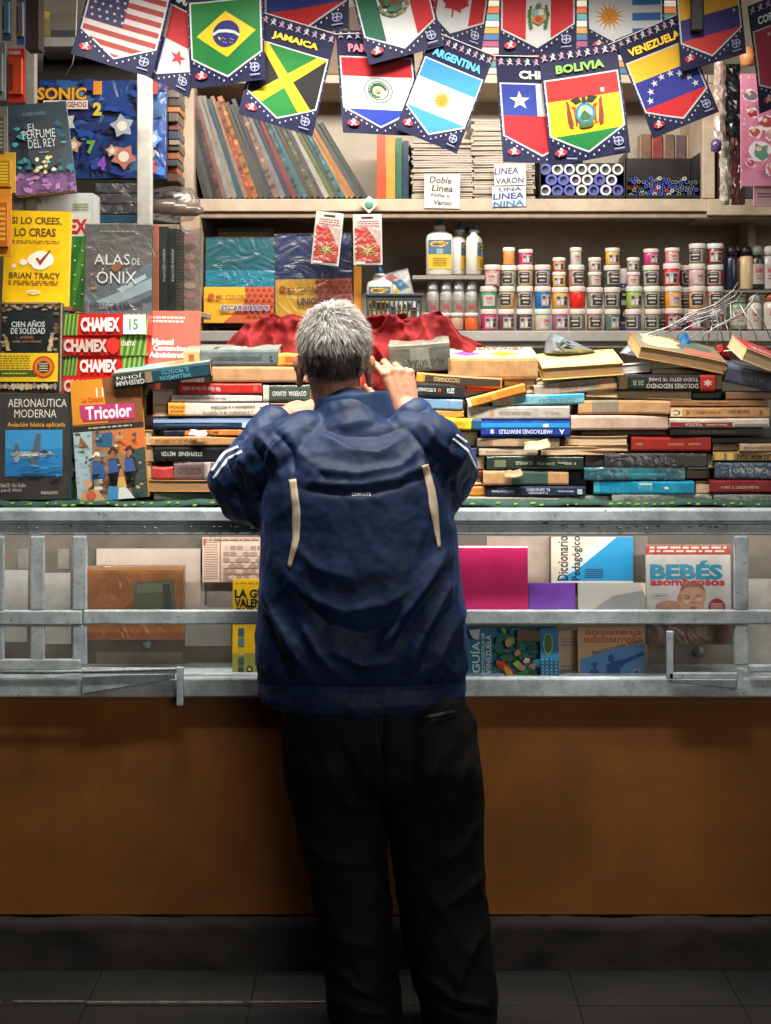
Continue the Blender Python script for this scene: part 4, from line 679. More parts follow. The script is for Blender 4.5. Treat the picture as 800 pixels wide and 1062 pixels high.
def vtext(s, t, cx, cy, w, h, c):
    s.text(t, cx, cy, w, h, c, rot=-90, bold=.015)
# ------------------------------------------------------------------ books inside the railed display case
DG = 'books shown in the display case'
def D(*a, **k): k.setdefault('lean', 3); k.setdefault('group', DG); return front_book(*a, **k)
dy = DF + .10
D(87, 588, 190, 663, dy, .03, (186, 116, 62), 'brown package in crinkled clear film with a grey green picture', lambda s: (s.rect(87, 588, 190, 592, (214, 150, 90)), s.poly([(138, 604), (180, 602), (183, 640), (140, 640)], (110, 116, 92)), s.poly([(142, 606), (176, 605), (178, 614), (142, 616)], (134, 140, 112)), s.poly([(168, 606), (176, 606), (178, 638), (170, 638)], (80, 86, 70)), s.rect(87, 656, 190, 663, (150, 84, 44)), s.blob(115, 630, 20, 12, (200, 130, 74), 3, 12, .5)), pages=False, wrap=.26, cat='package', name='wrapped_package', group=None, var=.3)
D(210, 557, 276, 604, DF + .175, .004, (226, 198, 178), 'pinkish newsprint page with a printed grid taped in the case', lambda s: (s.lines(212, 562, 226, 602, 16, (150, 120, 104)), s.rect(211, 559, 213, 566, (170, 50, 40)), s.rect(228, 558, 229, 603, (110, 90, 84)), [s.rect(232 + c * 7, 566 + r * 6, 237.6 + c * 7, 570.6 + r * 6, (160, 134, 126) if (r + c) % 3 else (206, 176, 160)) for r in range(6) for c in range(6)], s.lines(212, 556, 270, 561, 2, (140, 110, 100))), pages=False, cat='newspaper', name='newspaper_page', group=None, rough=.9, lean=0, coat=0)
D(241, 602, 300, 702, dy, .02, (240, 190, 24), 'yellow guide book partly hidden by the man\'s jacket', lambda s: (s.lines(244, 605, 292, 608, 1, (190, 130, 20)), s.text('LA GUIA', 264, 616.5, 42, 9, K, bold=.04), s.text('VALENCIANA', 271, 626, 56, 9, K, bold=.04), s.text('QUINTA', 262, 635.5, 38, 9, K, bold=.04), s.rect(241, 678, 300, 702, (150, 150, 70)), [s.rect(247, 652 + k * 10, 253, 660 + k * 10, c) for k, c in enumerate(((40, 90, 110), (60, 120, 140), (210, 180, 60), (60, 90, 90), (40, 60, 60)))], s.ell(259, 694, 3.4, 3.4, (60, 50, 30)), s.ell(259, 694, 1.6, 1.6, (226, 200, 60))))
D(462, 566.5, 548, 639, DF + .075, .012, (166, 24, 84), 'large plain magenta album standing on the middle ledge', lambda s: (s.rect(462, 566.5, 548, 568.5, (226, 190, 196)),), pages=False, rough=.3, lean=2, var=.08)
D(572, 557, 657, 604.5, DF + .17, .012, (232, 222, 204), 'white and blue dictionary with a diagonal split and sideways title', lambda s: (s.poly([(657, 557), (657, 605), (572, 605), (640, 557)], (28, 148, 206)), s.poly([(572, 605), (600, 590), (640, 557), (625, 557)], (206, 222, 226)), vtext(s, 'Diccionario', 584, 579, 46, 11, K), vtext(s, 'Pedagógico', 599, 579, 46, 11, K), s.lines(607, 590, 626, 600, 5, (40, 60, 80)), s.rect(572, 602.5, 657, 604.5, (236, 228, 214))), lean=1)
D(548.5, 605, 597, 640, DF + .09, .012, (122, 66, 176), 'plain purple notebook beside the magenta album', None, rough=.35, lean=2, var=.3, pages=False)
D(600, 605, 670, 640, DF + .09, .010, (178, 174, 166), 'grey pamphlet with a pale hillside drawing on the middle ledge', lambda s: (s.poly([(600, 605), (670, 605), (670, 612), (630, 622), (604, 640), (600, 640)], (196, 192, 184)), s.poly([(606, 640), (636, 618), (670, 612), (670, 640)], (146, 146, 144)), s.poly([(664, 605), (670, 605), (670, 620)], (236, 214, 180))), lean=2)
def bebes(s):
    s.rect(671, 566, 759, 576, (178, 60, 40)); s.lines(675, 567.5, 755, 575, 2, (232, 206, 190)); s.rect(671, 576, 759, 640, (214, 208, 202)); s.text('BEBÉS', 713, 592, 76, 20, (40, 150, 180), bold=.05); s.text('asombrosos', 714, 604, 78, 8, (206, 40, 70), bold=.04)
    s.ell(686, 619, 10, 2.6, (120, 110, 100)); s.ell(686, 619, 9.4, 2.1, (220, 214, 206)); s.lines(680, 618, 692, 620, 1, (60, 60, 60))
    sk, sk2 = (206, 150, 116), (186, 122, 92); s.ell(694, 632, 14, 9, sk2); s.ell(719, 618, 14, 14, sk, 24); s.ell(719, 627, 12, 10, sk, 22); s.ell(705.5, 621, 2.5, 4, sk2); s.poly([(706, 614), (709, 606), (719, 603.6), (729, 606), (732.6, 614), (726, 609), (712, 609)], (150, 96, 66))
    s.ell(713.5, 620, 2, 1.3, (70, 44, 34)); s.ell(725, 620, 2, 1.3, (70, 44, 34)); s.ell(719.5, 625, 2, 1.4, sk2); s.ell(719.5, 630.5, 4, 1.6, (176, 84, 76)); s.ell(744, 630, 9, 9, (160, 40, 44), 14); s.lines(738, 626, 750, 634, 3, (226, 190, 180))
    s.blob(726, 622, 4, 3, (222, 168, 134), 8, 10, .3); s.blob(712, 624.5, 3.2, 2.4, (222, 164, 132), 9, 10, .3); s.rect(709.5, 617.4, 716.5, 618.2, (130, 86, 62)); s.rect(722, 617.4, 729, 618.2, (130, 86, 62)); s.ell(713, 619.7, .6, .5, (236, 232, 226), 6); s.ell(724.6, 619.7, .6, .5, (236, 232, 226), 6)
    s.rect(671, 640, 759, 668, (120, 90, 74)); s.blob(720, 652, 26, 8, (150, 110, 86), 3); s.lines(676, 640, 755, 646, 1, (60, 50, 44))
D(671, 566, 759, 668, DF + .11, .012, (214, 206, 198), 'baby magazine with a smiling infant and large blue title', bebes, lean=3, cat='magazine', name='magazine', rough=.3, wrap=.06)
def guia(s):
    s.rect(484, 651, 579, 703, (30, 110, 140)); s.rect(484, 651, 512, 703, (20, 120, 156)); vt = vtext; vt(s, 'GUÍA', 493, 682, 32, 10, (226, 236, 236)); vt(s, 'ECOTURÍSTICA DE', 501, 678, 42, 4, (226, 236, 236)); vt(s, 'VENEZUELA', 507, 679, 40, 5.5, (226, 236, 236))
    for k in range(70): s.blob(R.uniform(516, 562), R.uniform(653, 701), R.uniform(1.5, 7), R.uniform(1, 4), R.choice([(40, 110, 60), (60, 150, 70), (24, 80, 60), (140, 170, 60), (30, 130, 150)]), k, 9, .5)
    s.rect(536, 653, 560, 664, (110, 90, 64)); s.ell(527, 666, 3.4, 4.4, (206, 160, 110)); 
    for x, y in ((536, 676), (546, 684), (552, 690), (541, 692)): s.blob(x, y, 3.6, 3, (206, 150, 130), int(x), 9, .3)
    s.poly([(514, 688), (522, 684), (530, 692), (534, 700), (526, 697), (518, 692)], (206, 50, 40)); s.poly([(522, 688), (528, 692), (533, 701), (524, 698)], (226, 180, 50)); s.ell(517, 686.5, 2.6, 2.6, (214, 60, 44)); s.raw([(486, 653), (498, 651.5), (496, 663), (490, 661)], (206, 206, 206))
    s.rect(560, 651, 579, 703, (40, 130, 180)); s.ell(568, 667, 5, 11, (190, 190, 60)); s.ell(568, 667, 4, 10, (60, 120, 60))
    for k in range(24): s.ell(562 + (k % 4) * 4.6, 683 + (k // 4) * 3.4, .9, .9, (180, 216, 230))
D(484, 651, 579, 703, dy - .02, .022, (30, 110, 140), 'blue guide with green jungle and a red parrot on its cover', guia)
D(579.5, 655, 600, 703, dy + .02, .014, (206, 178, 148), 'narrow beige notebook with faint pencilled lines', lambda s: (s.lines(582, 662, 597, 672, 3, (150, 130, 110)), s.lines(582, 690, 597, 698, 2, (150, 130, 110))))
def latino(s):
    s.rect(600, 651, 670, 705, (216, 176, 132)); s.text('latinoamérica', 637, 656, 58, 6, (190, 90, 40), bold=.02, slant=.3); s.text('subdesarrollo', 636, 663, 60, 8, (206, 100, 40), bold=.02, slant=.3); s.text('Ramón Losada Aldana', 641, 671, 54, 4.6, (90, 70, 60), rot=-14, bold=.01)
    s.poly([(602, 704), (602, 684), (640, 672), (669, 668), (669, 704)], (96, 150, 206)); bl = (30, 84, 156)
    s.ell(634, 683, 3.2, 4, bl); s.poly([(630, 704), (629, 690), (636, 686), (650, 683), (668, 676), (668, 680), (652, 687), (644, 692), (643, 704)], bl); s.ell(617, 689, 3.4, 2, bl); s.ell(617, 691, 2.2, 3, bl); s.poly([(611, 704), (613, 694), (620, 694), (624, 704)], bl); s.rect(657, 694, 664, 701, (190, 206, 220)); s.rect(658, 695, 663, 700, (60, 110, 170))
D(600, 651, 669.5, 704, dy - .01, .014, (214, 178, 136), 'tan paperback with blue silhouettes and slanting title', latino)
D(100, 569, 208, 640, DF + .188, .004, (206, 190, 176), 'large pale blank sheet hung behind the brown package', None, lean=0, pages=False, cat='sheet', name='paper_sheet', group=None, rough=.9, coat=0)
# ------------------------------------------------------------------ leaning notebooks on the upper shelf
cols = [((70, 74, 74), 'slate'), ((92, 94, 92), 'grey'), ((40, 40, 42), 'black'), ((122, 66, 64), 'maroon'), ((170, 120, 110), 'dusty rose'), ((196, 186, 176), 'off white'), ((184, 176, 164), 'cream'), ((48, 102, 118), 'petrol blue'), ((206, 150, 120), 'peach'), ((204, 92, 46), 'rust orange'), ((226, 140, 50), 'bright orange'), ((96, 90, 78), 'khaki grey'), ((84, 84, 70), 'olive grey'), ((56, 66, 90), 'dark blue'), ((176, 130, 104), 'tan'), ((160, 156, 156), 'silver grey'), ((50, 56, 84), 'indigo'), ((170, 44, 44), 'crimson'), ((60, 110, 116), 'teal'), ((70, 130, 140), 'light teal'), ((92, 76, 54), 'brown'), ((104, 110, 70), 'moss green'), ((94, 74, 100), 'plum'), ((214, 206, 190), 'ivory'), ((120, 124, 72), 'olive'), ((66, 96, 60), 'forest green'), ((56, 128, 150), 'sea blue'), ((222, 160, 70), 'amber'), ((214, 140, 70), 'light orange'), ((84, 94, 92), 'ash grey'), ((60, 68, 62), 'charcoal green')]
ordn = ['first', 'second', 'third', 'fourth', 'fifth', 'sixth', 'seventh', 'eighth', 'ninth', 'tenth', 'eleventh', 'twelfth', 'thirteenth', 'fourteenth', 'fifteenth']
x = 203.0; d = DS + .03
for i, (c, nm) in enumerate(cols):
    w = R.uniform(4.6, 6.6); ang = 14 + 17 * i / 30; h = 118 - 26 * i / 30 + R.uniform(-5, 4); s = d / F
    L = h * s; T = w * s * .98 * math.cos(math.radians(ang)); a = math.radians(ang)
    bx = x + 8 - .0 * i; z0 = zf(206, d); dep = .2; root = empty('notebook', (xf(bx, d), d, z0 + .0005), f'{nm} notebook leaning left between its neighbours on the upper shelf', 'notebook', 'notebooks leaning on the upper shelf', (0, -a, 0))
    m = MB(); c = tuple(int(v * .68) for v in c); cm = pm(c, .5, .35, 26, coat=.1, bump=.1); m.box(0, T * .16, 0, dep, 0, L, cm); m.box(T * .84, T, 0, dep, 0, L, cm); m.box(T * .16 + .0001, T * .84 - .0001, 0, .003, 0, L, cm)  # cover colours scaled down to stand in for the shelf's shade above them
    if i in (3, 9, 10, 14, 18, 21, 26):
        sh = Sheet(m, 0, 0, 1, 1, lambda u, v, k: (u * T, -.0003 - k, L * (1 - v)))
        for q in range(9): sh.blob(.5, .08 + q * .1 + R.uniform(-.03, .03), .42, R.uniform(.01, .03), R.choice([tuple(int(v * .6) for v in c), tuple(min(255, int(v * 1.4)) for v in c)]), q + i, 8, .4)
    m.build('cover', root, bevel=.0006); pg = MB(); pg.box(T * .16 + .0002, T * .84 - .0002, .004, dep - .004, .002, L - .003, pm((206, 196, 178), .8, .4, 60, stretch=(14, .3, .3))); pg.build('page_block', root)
    x += w * .985
for x0, x1, y0, c, nm in ((391, 400, 140, (176, 70, 36), 'russet'), (400.4, 410, 141, (226, 130, 50), 'pumpkin orange'), (410.4, 417, 143, (30, 90, 64), 'bottle green'), (417.4, 424, 146, (36, 50, 74), 'midnight blue')):
    m = MB(); s = d / F; T, L = (x1 - x0) * s, (206 - y0) * s; root = empty('notebook', P((x0 + x1) / 2, 205.8, d), f'{nm} notebook standing upright beside the white copybooks', 'notebook', 'upright notebooks on the upper shelf')
    m.extrude_x([(0, 0), (.006, 0), (.006, L), (0, L)], -T / 2, T / 2, pm(c, .3, .25, 16, coat=.5)); m.box(-T / 2, -T / 2 + .001, .0061, .2, 0, L, pm(c, .4)); m.box(T / 2 - .001, T / 2, .0061, .2, 0, L, pm(c, .4)); m.build('cover', root, bevel=.002)
    pg = MB(); pg.box(-T / 2 + .0012, T / 2 - .0012, .0065, .195, .002, L - .003, pages_mat()); pg.build('page_block', root)
# two piles of white copybooks
cb = []
for v in range(4):
    m = MB(); w, dp, t = .192, .2, .0068; cm = pm([(208, 200, 188), (196, 188, 178), (214, 208, 198), (186, 180, 172)][v], .8, .2, 30); m.box(-w / 2, w / 2, 0, dp, 0, .0012, cm); m.box(-w / 2, w / 2, 0, dp, t - .0012, t, cm); m.box(-w / 2 + .001, w / 2 - .001, .002, dp - .002, .0013, t - .0013, pages_mat((176, 164, 150)))
    o = m.build('copybook', bevel=.0008); cb.append(o)
first = True
for xc, y_top, nm, ln in ((459, 146, 'left', 24), (522, 122, 'right', 33)):
    for k in range(ln):
        src = cb[R.randrange(4)]; o = src.copy(); COL.objects.link(o); hz = .0084 * (.9 if nm == 'left' else .93)
        o.location = (xf(xc, DS + .03) + R.uniform(-.007, .007), DS + .025 + R.uniform(-.005, .008), zf(206, DS + .03) + .0006 + k * .0076); o.rotation_euler = (0, 0, math.radians(R.uniform(-3, 3)))
        tag(o, f'white copybook lying in the {nm} pile behind a handwritten card', 'copybook', f'copybooks in the {nm} pile')
for o in cb: bpy.data.objects.remove(o)
def sign(x0, y0, x1, y1, d, label, lines, rot=0, c=(206, 200, 188)):
    s = d / F; m = MB(); w, h = (x1 - x0) * s, (y1 - y0) * s; m.box(-w / 2, w / 2, 0, .0015, 0, h, pm(c, .7, .15, 16)); sh = Sheet(m, x0, y0, x1, y1, lambda x, y, k: ((x - (x0 + x1) / 2) * s, -.0002 - k, (y1 - y) * s))
    for t, cx, cy, tw, th, cc, rr in lines: sh.text(t, cx, cy, tw, th, cc, rot=rr, bold=.025, slant=.12)
    tag(m.build('handwritten_sign', loc=P((x0 + x1) / 2, y1, d), rot=(math.radians(-3), math.radians(rot), 0), bevel=.0005), label, 'sign')
I = (54, 50, 54); I2 = (40, 44, 110)
sign(440, 180, 477, 216, DS - .005, 'handwritten card reading Doble Linea on the left copybook pile', [('Doble', 457, 186.5, 23, 7, I, 3), ('Linea', 459, 195, 22, 7, I, 2), ('Niña y', 457, 203, 20, 5, (90, 80, 80), 3), ('Varon', 459, 210, 19, 5, (70, 64, 64), 3)], 1)
sign(513, 170, 546, 192, DS - .006, 'handwritten card reading Linea Varón on the right copybook pile', [('LINEA', 526, 177, 25, 7, I2, -2), ('VARÓN', 529, 186.5, 29, 7.5, I2, -2)], -1)
sign(511, 192.5, 546, 214, DS - .005, 'lower handwritten card reading Linea Nina at the shelf edge', [('UNA', 530, 196, 24, 4, (60, 56, 90), -2), ('LINEA', 528, 203, 32, 6.5, I2, -2), ('NINA', 528, 211, 32, 6, (30, 90, 160), -3)], -1, (196, 204, 210))
# trays of markers
def tray(x0, x1, y0, y1, d, label, back_y=None):
    m = MB(); bk = pm((26, 26, 28), .35, .2); s = d / F; w, h = (x1 - x0) * s, (y1 - y0) * s; dp = .14
    m.box(-w / 2, w / 2, 0, dp, 0, .004, bk); m.box(-w / 2, -w / 2 + .004, 0, dp, .0041, h, bk); m.box(w / 2 - .004, w / 2, 0, dp, .0041, h, bk); m.box(-w / 2 + .0041, w / 2 - .0041, dp - .004, dp, .0041, h, bk); m.box(-w / 2 + .0041, w / 2 - .0041, 0, .004, .0041, .012, bk)
    tag(m.build('marker_tray', loc=P((x0 + x1) / 2, y1, d), bevel=.002), label, 'tray')
tray(560, 649, 162, 206, DS + .02, 'black tray packed with thick blue and white markers'); tray(650, 728, 157, 206, DS + .02, 'black basket holding many thin pens')
def marker(r, ln, cc, rc, nm='marker'):
    m = MB(); a = pm(cc, .3, .1, coat=.3); b = pm(rc, .4, .05); m.lathe([(r * .55, .0), (r * .62, -.006), (r, -.006), (r, .02), (r * .94, .022), (r * .94, ln)], a, (0, 0, 0), 14, 'y', caps=False); m.lathe([(r * .95, -.0064), (r * .6, -.0064)], b, (0, 0, 0), 14, 'y', caps=False); m.lathe([(r * .6, 0), (0.0, .002)], pm(tuple(int(v * .5) for v in cc), .5, 0), (0, 0, 0), 14, 'y', caps=False); return m.build(nm)
mk = [(marker(.0185, .11, (70, 80, 150), (206, 206, 206)), 'blue'), (marker(.0185, .11, (96, 104, 104), (206, 206, 200)), 'grey'), (marker(.0185, .11, (66, 74, 156), (84, 90, 170)), 'dark violet')]
d = DS + .03; r = .0188; n = 0
for row in range(6):
    for c in range(7):
        X = xf(566, d) + c * r * 2.02 + (r if row % 2 else 0); Z = zf(204, d) + .004 + r * .9 + row * r * 1.76
        if X > xf(644, d) or Z > zf(167, d): continue
        o0, nm = R.choice(mk); o = o0.copy(); COL.objects.link(o); o.location = (X, d + .008 + R.uniform(-.004, .006), Z); tag(o, f'{nm} thick marker lying end on in the packed black tray', 'marker', f'{nm} thick markers in the tray')
pen = [(marker(.0062, .12, c, c2, 'pen'), nm) for c, c2, nm in (((40, 40, 60), (110, 110, 130), 'dark'), ((40, 60, 130), (70, 90, 180), 'blue'), ((150, 40, 40), (190, 70, 60), 'red'), ((60, 90, 70), (110, 140, 110), 'green'), ((150, 150, 150), (206, 206, 206), 'white'))]
for k in range(70):
    row = k // 14; X = xf(655, d) + (k % 14) * .0152 + (.0076 if row % 2 else 0) + R.uniform(-.002, .002); Z = zf(204.5, d) + .010 + row * .0122 + R.uniform(-.001, .002)
    if row == 4 and R.random() < .5: continue
    o0, nm = pen[R.choices(range(5), (5, 5, 1, 2, 2))[0]]; o = o0.copy(); COL.objects.link(o); o.location = (X, d + .01 + R.uniform(-.01, .02), Z); o.rotation_euler = (R.uniform(-.08, .03), 0, R.uniform(-.1, .1)); tag(o, f'{nm} pen lying end on among others in the black basket', 'pen', f'{nm} pens in the basket')
for o, _ in mk + pen: bpy.data.objects.remove(o)
for i, (x0, x1, y0, y1, c) in enumerate(((664, 676, 139, 156, (126, 90, 66)), (676.5, 688, 137, 156, (130, 46, 40)), (688.5, 700, 139, 156, (120, 96, 76)), (700.5, 712, 140, 156, (96, 70, 78)), (712.5, 724, 139, 156, (136, 106, 84)))):
    d = DS + .19; m = MB(); m.box(xf(x0, d), xf(x1, d), d, d + .05, zf(206, d), zf(y0, d), pm(c, .3, .3, 30, coat=.5)); o = m.build('pencil_box', bevel=.003); sh = tag(o, f'{["tan", "red", "sand", "mauve", "peach"][i]} pencil box standing behind the pen basket', 'box', 'pencil boxes behind the pen basket')
# coloured stock on the topmost shelf
yy = 76.5
tp = [(196, 190, 180), (60, 130, 130), (206, 120, 60), (220, 216, 206), (150, 70, 110), (60, 110, 160), (206, 150, 70), (224, 220, 214), (90, 160, 170), (200, 96, 50), (214, 206, 190), (80, 70, 110)]
nms = ['pale grey', 'teal', 'orange', 'white', 'magenta', 'blue', 'amber', 'bright white', 'turquoise', 'rust', 'ivory', 'violet']
for i, c in enumerate(tp):
    for x0, x1, nm2 in ((500, 612, 'middle'), (618, 724, 'right')):
        cc = c if nm2 == 'middle' else tp[(i + 5) % 12]; nn = nms[i] if nm2 == 'middle' else nms[(i + 5) % 12]
        m = MB(); d = DS + .03; m.box(xf(x0 + R.uniform(-2, 2), d), xf(x1 + R.uniform(-2, 2), d), d, d + .24, zf(yy - i * 7, d) + .0003, zf(yy - i * 7 - 6.6, d), pm(cc, .5, .3, 20, stretch=(.4, .4, 8))); tag(m.build('paper_pack', bevel=.002), f'{nn} paper pack stacked in the {nm2} pile on the topmost shelf', 'paper pack', 'coloured paper packs on the topmost shelf')
for i in range(11):
    d = DS + .03; x0 = 206 + i * 26; c = R.choice([(120, 96, 70), (70, 74, 80), (150, 130, 104), (90, 70, 60), (60, 84, 96)]); m = MB(); m.box(xf(x0, d), xf(x0 + 25, d), d, d + .25, zf(76.6, d), zf(R.uniform(-14, 20), d), pm(c, .6, .3)); tag(m.build('file_box', bevel=.003), f'file box standing on the topmost shelf, {ordn[i]} from the left', 'box', 'file boxes on the topmost shelf')
# ------------------------------------------------------------------ goods on the lower back shelf
d = DS + .05
def packs(s, x0, x1, y0, y1, yb, glit):
    if glit:
        s.rect(x0, y0 + 34, x1, yb, (20, 150, 180))
        for k in range(150): s.star(R.uniform(x0 + 1, x1 - 1), y0 + 34 + (yb - y0 - 34) * R.random() ** .7, R.uniform(.5, 1.1), R.choice([(120, 216, 226), (40, 180, 200), (14, 110, 140)]), 4, .4, k)
    s.rect(x0, yb, x1, y1, (240, 182, 40)); s.poly([(x0 + 42, yb), (x1, yb), (x1, y1), (x0 + 20, y1), (x0 + 34, y1 - 12), (x0 + 44, yb + 14)], (206, 96, 50))
    for r_ in range(6):
        for c_ in range(7): s.poly([(x0 + 44 + c_ * 6 + (r_ % 2) * 3, yb + 1 + r_ * 5), (x0 + 46.4 + c_ * 6 + (r_ % 2) * 3, yb + 3.4 + r_ * 5), (x0 + 44 + c_ * 6 + (r_ % 2) * 3, yb + 5.6 + r_ * 5), (x0 + 41.6 + c_ * 6 + (r_ % 2) * 3, yb + 3.4 + r_ * 5)], (170, 60, 40))
    s.ell(x0 + 8, yb + 10, 3.4, 3, (200, 90, 40)); s.text('MIL COLORES', x0 + 30, yb + 11, 34, 5, (150, 90, 30), bold=.02)
front_book(213, 246, 285, 336, d, .05, (26, 112, 126), 'teal glitter foam pack with an orange band in clear film', lambda s: (packs(s, 213, 285, 246, 336, 299, True), s.text('ESCARCHADO', 256, 321, 50, 6.4, (226, 226, 230), bold=.07), s.text('ESCARCHADO', 256, 321, 49, 5.6, (60, 90, 150), bold=.03)), lean=4, pages=False, wrap=.12, cat='pack', name='foam_sheet_pack', group=None, rough=.3)
front_book(286, 242, 366, 336, d + .005, .05, (46, 60, 110), 'navy foam sheet pack with an orange band in clear film', lambda s: (packs(s, 286, 366, 242, 336, 289, False), s.text('UNICOLOR', 330, 313, 42, 8, (70, 60, 60), bold=.04)), lean=4, roll=-1, pages=False, wrap=.12, cat='pack', name='foam_sheet_pack', group=None, rough=.3)
front_book(226, 236, 284, 340, d + .08, .03, (196, 120, 30), 'brown and green packs standing behind the teal glitter pack', lambda s: (s.rect(226, 236, 284, 240, (50, 90, 50)),), lean=4, pages=False, cat='pack', name='foam_sheet_pack', group=None, wrap=.1)
front_book(367, 276, 375, 340, d + .01, .04, (226, 150, 40), 'narrow amber folder standing right of the navy pack', None, lean=2, pages=False, cat='folder', name='folder', group=None)
def burst(s):
    s.rect(0, 0, 1, 1, (206, 66, 48)); s.poly([(.5, 0), (1, 0), (1, .6)], (226, 196, 180)); 
    for k in range(14):
        a = k * .5 + .2; s.raw([(.5 + .05 * math.cos(a + 1.5), .66 + .03 * math.sin(a + 1.5)), (.5 + .42 * math.cos(a), .66 + .22 * math.sin(a)), (.5 - .05 * math.cos(a + 1.5), .66 - .03 * math.sin(a + 1.5))], (214, 196, 110) if k % 2 else (180, 150, 90))
def card(x0, y0, x1, y1, rot, label):
    s_ = (DS - .03) / F; w, h = (x1 - x0) * s_, (y1 - y0) * s_; m = MB(); m.box(-w / 2, w / 2, 0, .002, -h, 0, pm((206, 196, 190), .4, .1, coat=.4)); s = Sheet(m, 0, 0, 1, 1, lambda u, v, k: ((u - .5) * w, -.0002 - k, -v * h))
    s.lines(.15, .13, .9, .26, 3, (150, 60, 50)); s.rect(.3, .05, .7, .09, (40, 40, 44)); s2 = Sheet(m, 0, 0, 1, 1, lambda u, v, k: ((u - .5) * w * .86, -.0032 - k, -(.27 + .66 * v) * h)); burst(s2); s.k = 30
    s.lines(.06, .42, .12, .8, 4, (236, 226, 214)); s.rect(.08, .93, .4, .965, (236, 226, 214)); o = m.build('blister_card', loc=P((x0 + x1) / 2, y0, DS - .03), rot=(0, math.radians(rot), 0), bevel=.002); tag(o, label, 'card', 'red blister cards hanging from the shelf edge')
    q = MB(); q.box(-w * .43, w * .43, -.009, -.0001, -h * .95, -h * .24, film(.12, 40)); q.build('clear_blister', o, bevel=.003)
card(328, 220, 357, 275, 6, 'red blister card with gilt burst hanging left, slightly tilted'); card(366, 222, 396, 275, -1, 'red blister card with gilt burst hanging below the diamond ring tag')
m = MB(); dd = DS - .02; c = P(383, 212, dd); r = 9.5 * dd / F; w_ = pm((216, 206, 190), .4, .1, coat=.3)
m.add([(0, 0, r), (r, 0, 0), (0, 0, -r), (-r, 0, 0), (0, .006, r), (r, .006, 0), (0, .006, -r), (-r, .006, 0)], [(0, 1, 2, 3), (7, 6, 5, 4), (0, 4, 5, 1), (1, 5, 6, 2), (2, 6, 7, 3), (3, 7, 4, 0)], w_)
m.lathe([(.0, -.0065), (.012, -.006), (.013, 0)], pm((86, 150, 130), .3, .2, coat=.4), (0, 0, 0), 16, 'y', caps=False); o = m.build('hook_tag', loc=c, bevel=.002); tag(o, 'small white diamond shaped hook with a green centre on the shelf edge', 'hook')
# basket
bx0, bx1, by0, by1 = 380, 438, 294, 331; dd = DS + .0; s_ = dd / F; w, h = (bx1 - bx0) * s_, (by1 - by0) * s_; m = MB(); gy = pm((62, 66, 68), .4, .15); dp = .13
def slope(z): return 1 - .12 * (1 - z / h)
for z0, z1, op in ((0, .012, 0), (h - .022, h, 0)):
    for sx in (-1, 1): m.box(sx * w / 2 * slope(z0) - .002, sx * w / 2 * slope(z0) + .002, 0, dp, z0, z1, gy)
    m.box(-w / 2 * slope(z0) + .0021, w / 2 * slope(z0) - .0021, 0, .004, z0, z1, gy); m.box(-w / 2 * slope(z0) + .0021, w / 2 * slope(z0) - .0021, dp - .004, dp, z0, z1, gy)
for k in range(13):
    u = k / 12 - .5; m.add([(u * w * .9 - .0028, .0005, .0121), (u * w * .9 + .0028, .0005, .0121), (u * w * .97 + .0026, .0005, h - .0221), (u * w * .97 - .0026, .0005, h - .0221), (u * w * .9 - .0028, .0035, .0121), (u * w * .9 + .0028, .0035, .0121), (u * w * .97 + .0026, .0035, h - .0221), (u * w * .97 - .0026, .0035, h - .0221)], [(0, 1, 2, 3), (7, 6, 5, 4), (0, 4, 5, 1), (1, 5, 6, 2), (2, 6, 7, 3), (3, 7, 4, 0)], gy)
for z in (.035, .058): m.box(-w / 2 * .93, w / 2 * .93, .0008, .0032, z, z + .004, gy)
m.box(-w / 2 * .87, w / 2 * .87, .0041, dp - .0041, 0, .004, gy); m.box(-w / 2 - .005, w / 2 + .005, -.005, .0005, h - .006, h + .001, gy)
tag(m.build('plastic_basket', loc=P((bx0 + bx1) / 2, 342, dd - .02) + Vector((0, 0, .0 * h)), bevel=.001), 'dark grey slotted plastic basket holding glue and stationery', 'basket')
bz = P(409, 342, dd - .02)
for k in range(9):
    x = -w * .36 + k * w * .09; m = MB(); c = [(214, 206, 190), (200, 190, 60), (90, 130, 70), (230, 226, 216), (70, 110, 150), (206, 190, 150), (230, 180, 60), (180, 190, 190), (150, 60, 60)][k]
    m.box(x - .006, x + .006, .02 + .005 * (k % 3), .03 + .005 * (k % 3), .0045, h * R.uniform(.62, .9), pm(c, .4, .2)); tag(m.build('stationery_stick', loc=bz, bevel=.002), f'{["cream", "yellow", "green", "white", "blue", "buff", "amber", "pale grey", "red"][k]} stick of stationery upright inside the slotted basket', 'stick', 'sticks inside the slotted basket')
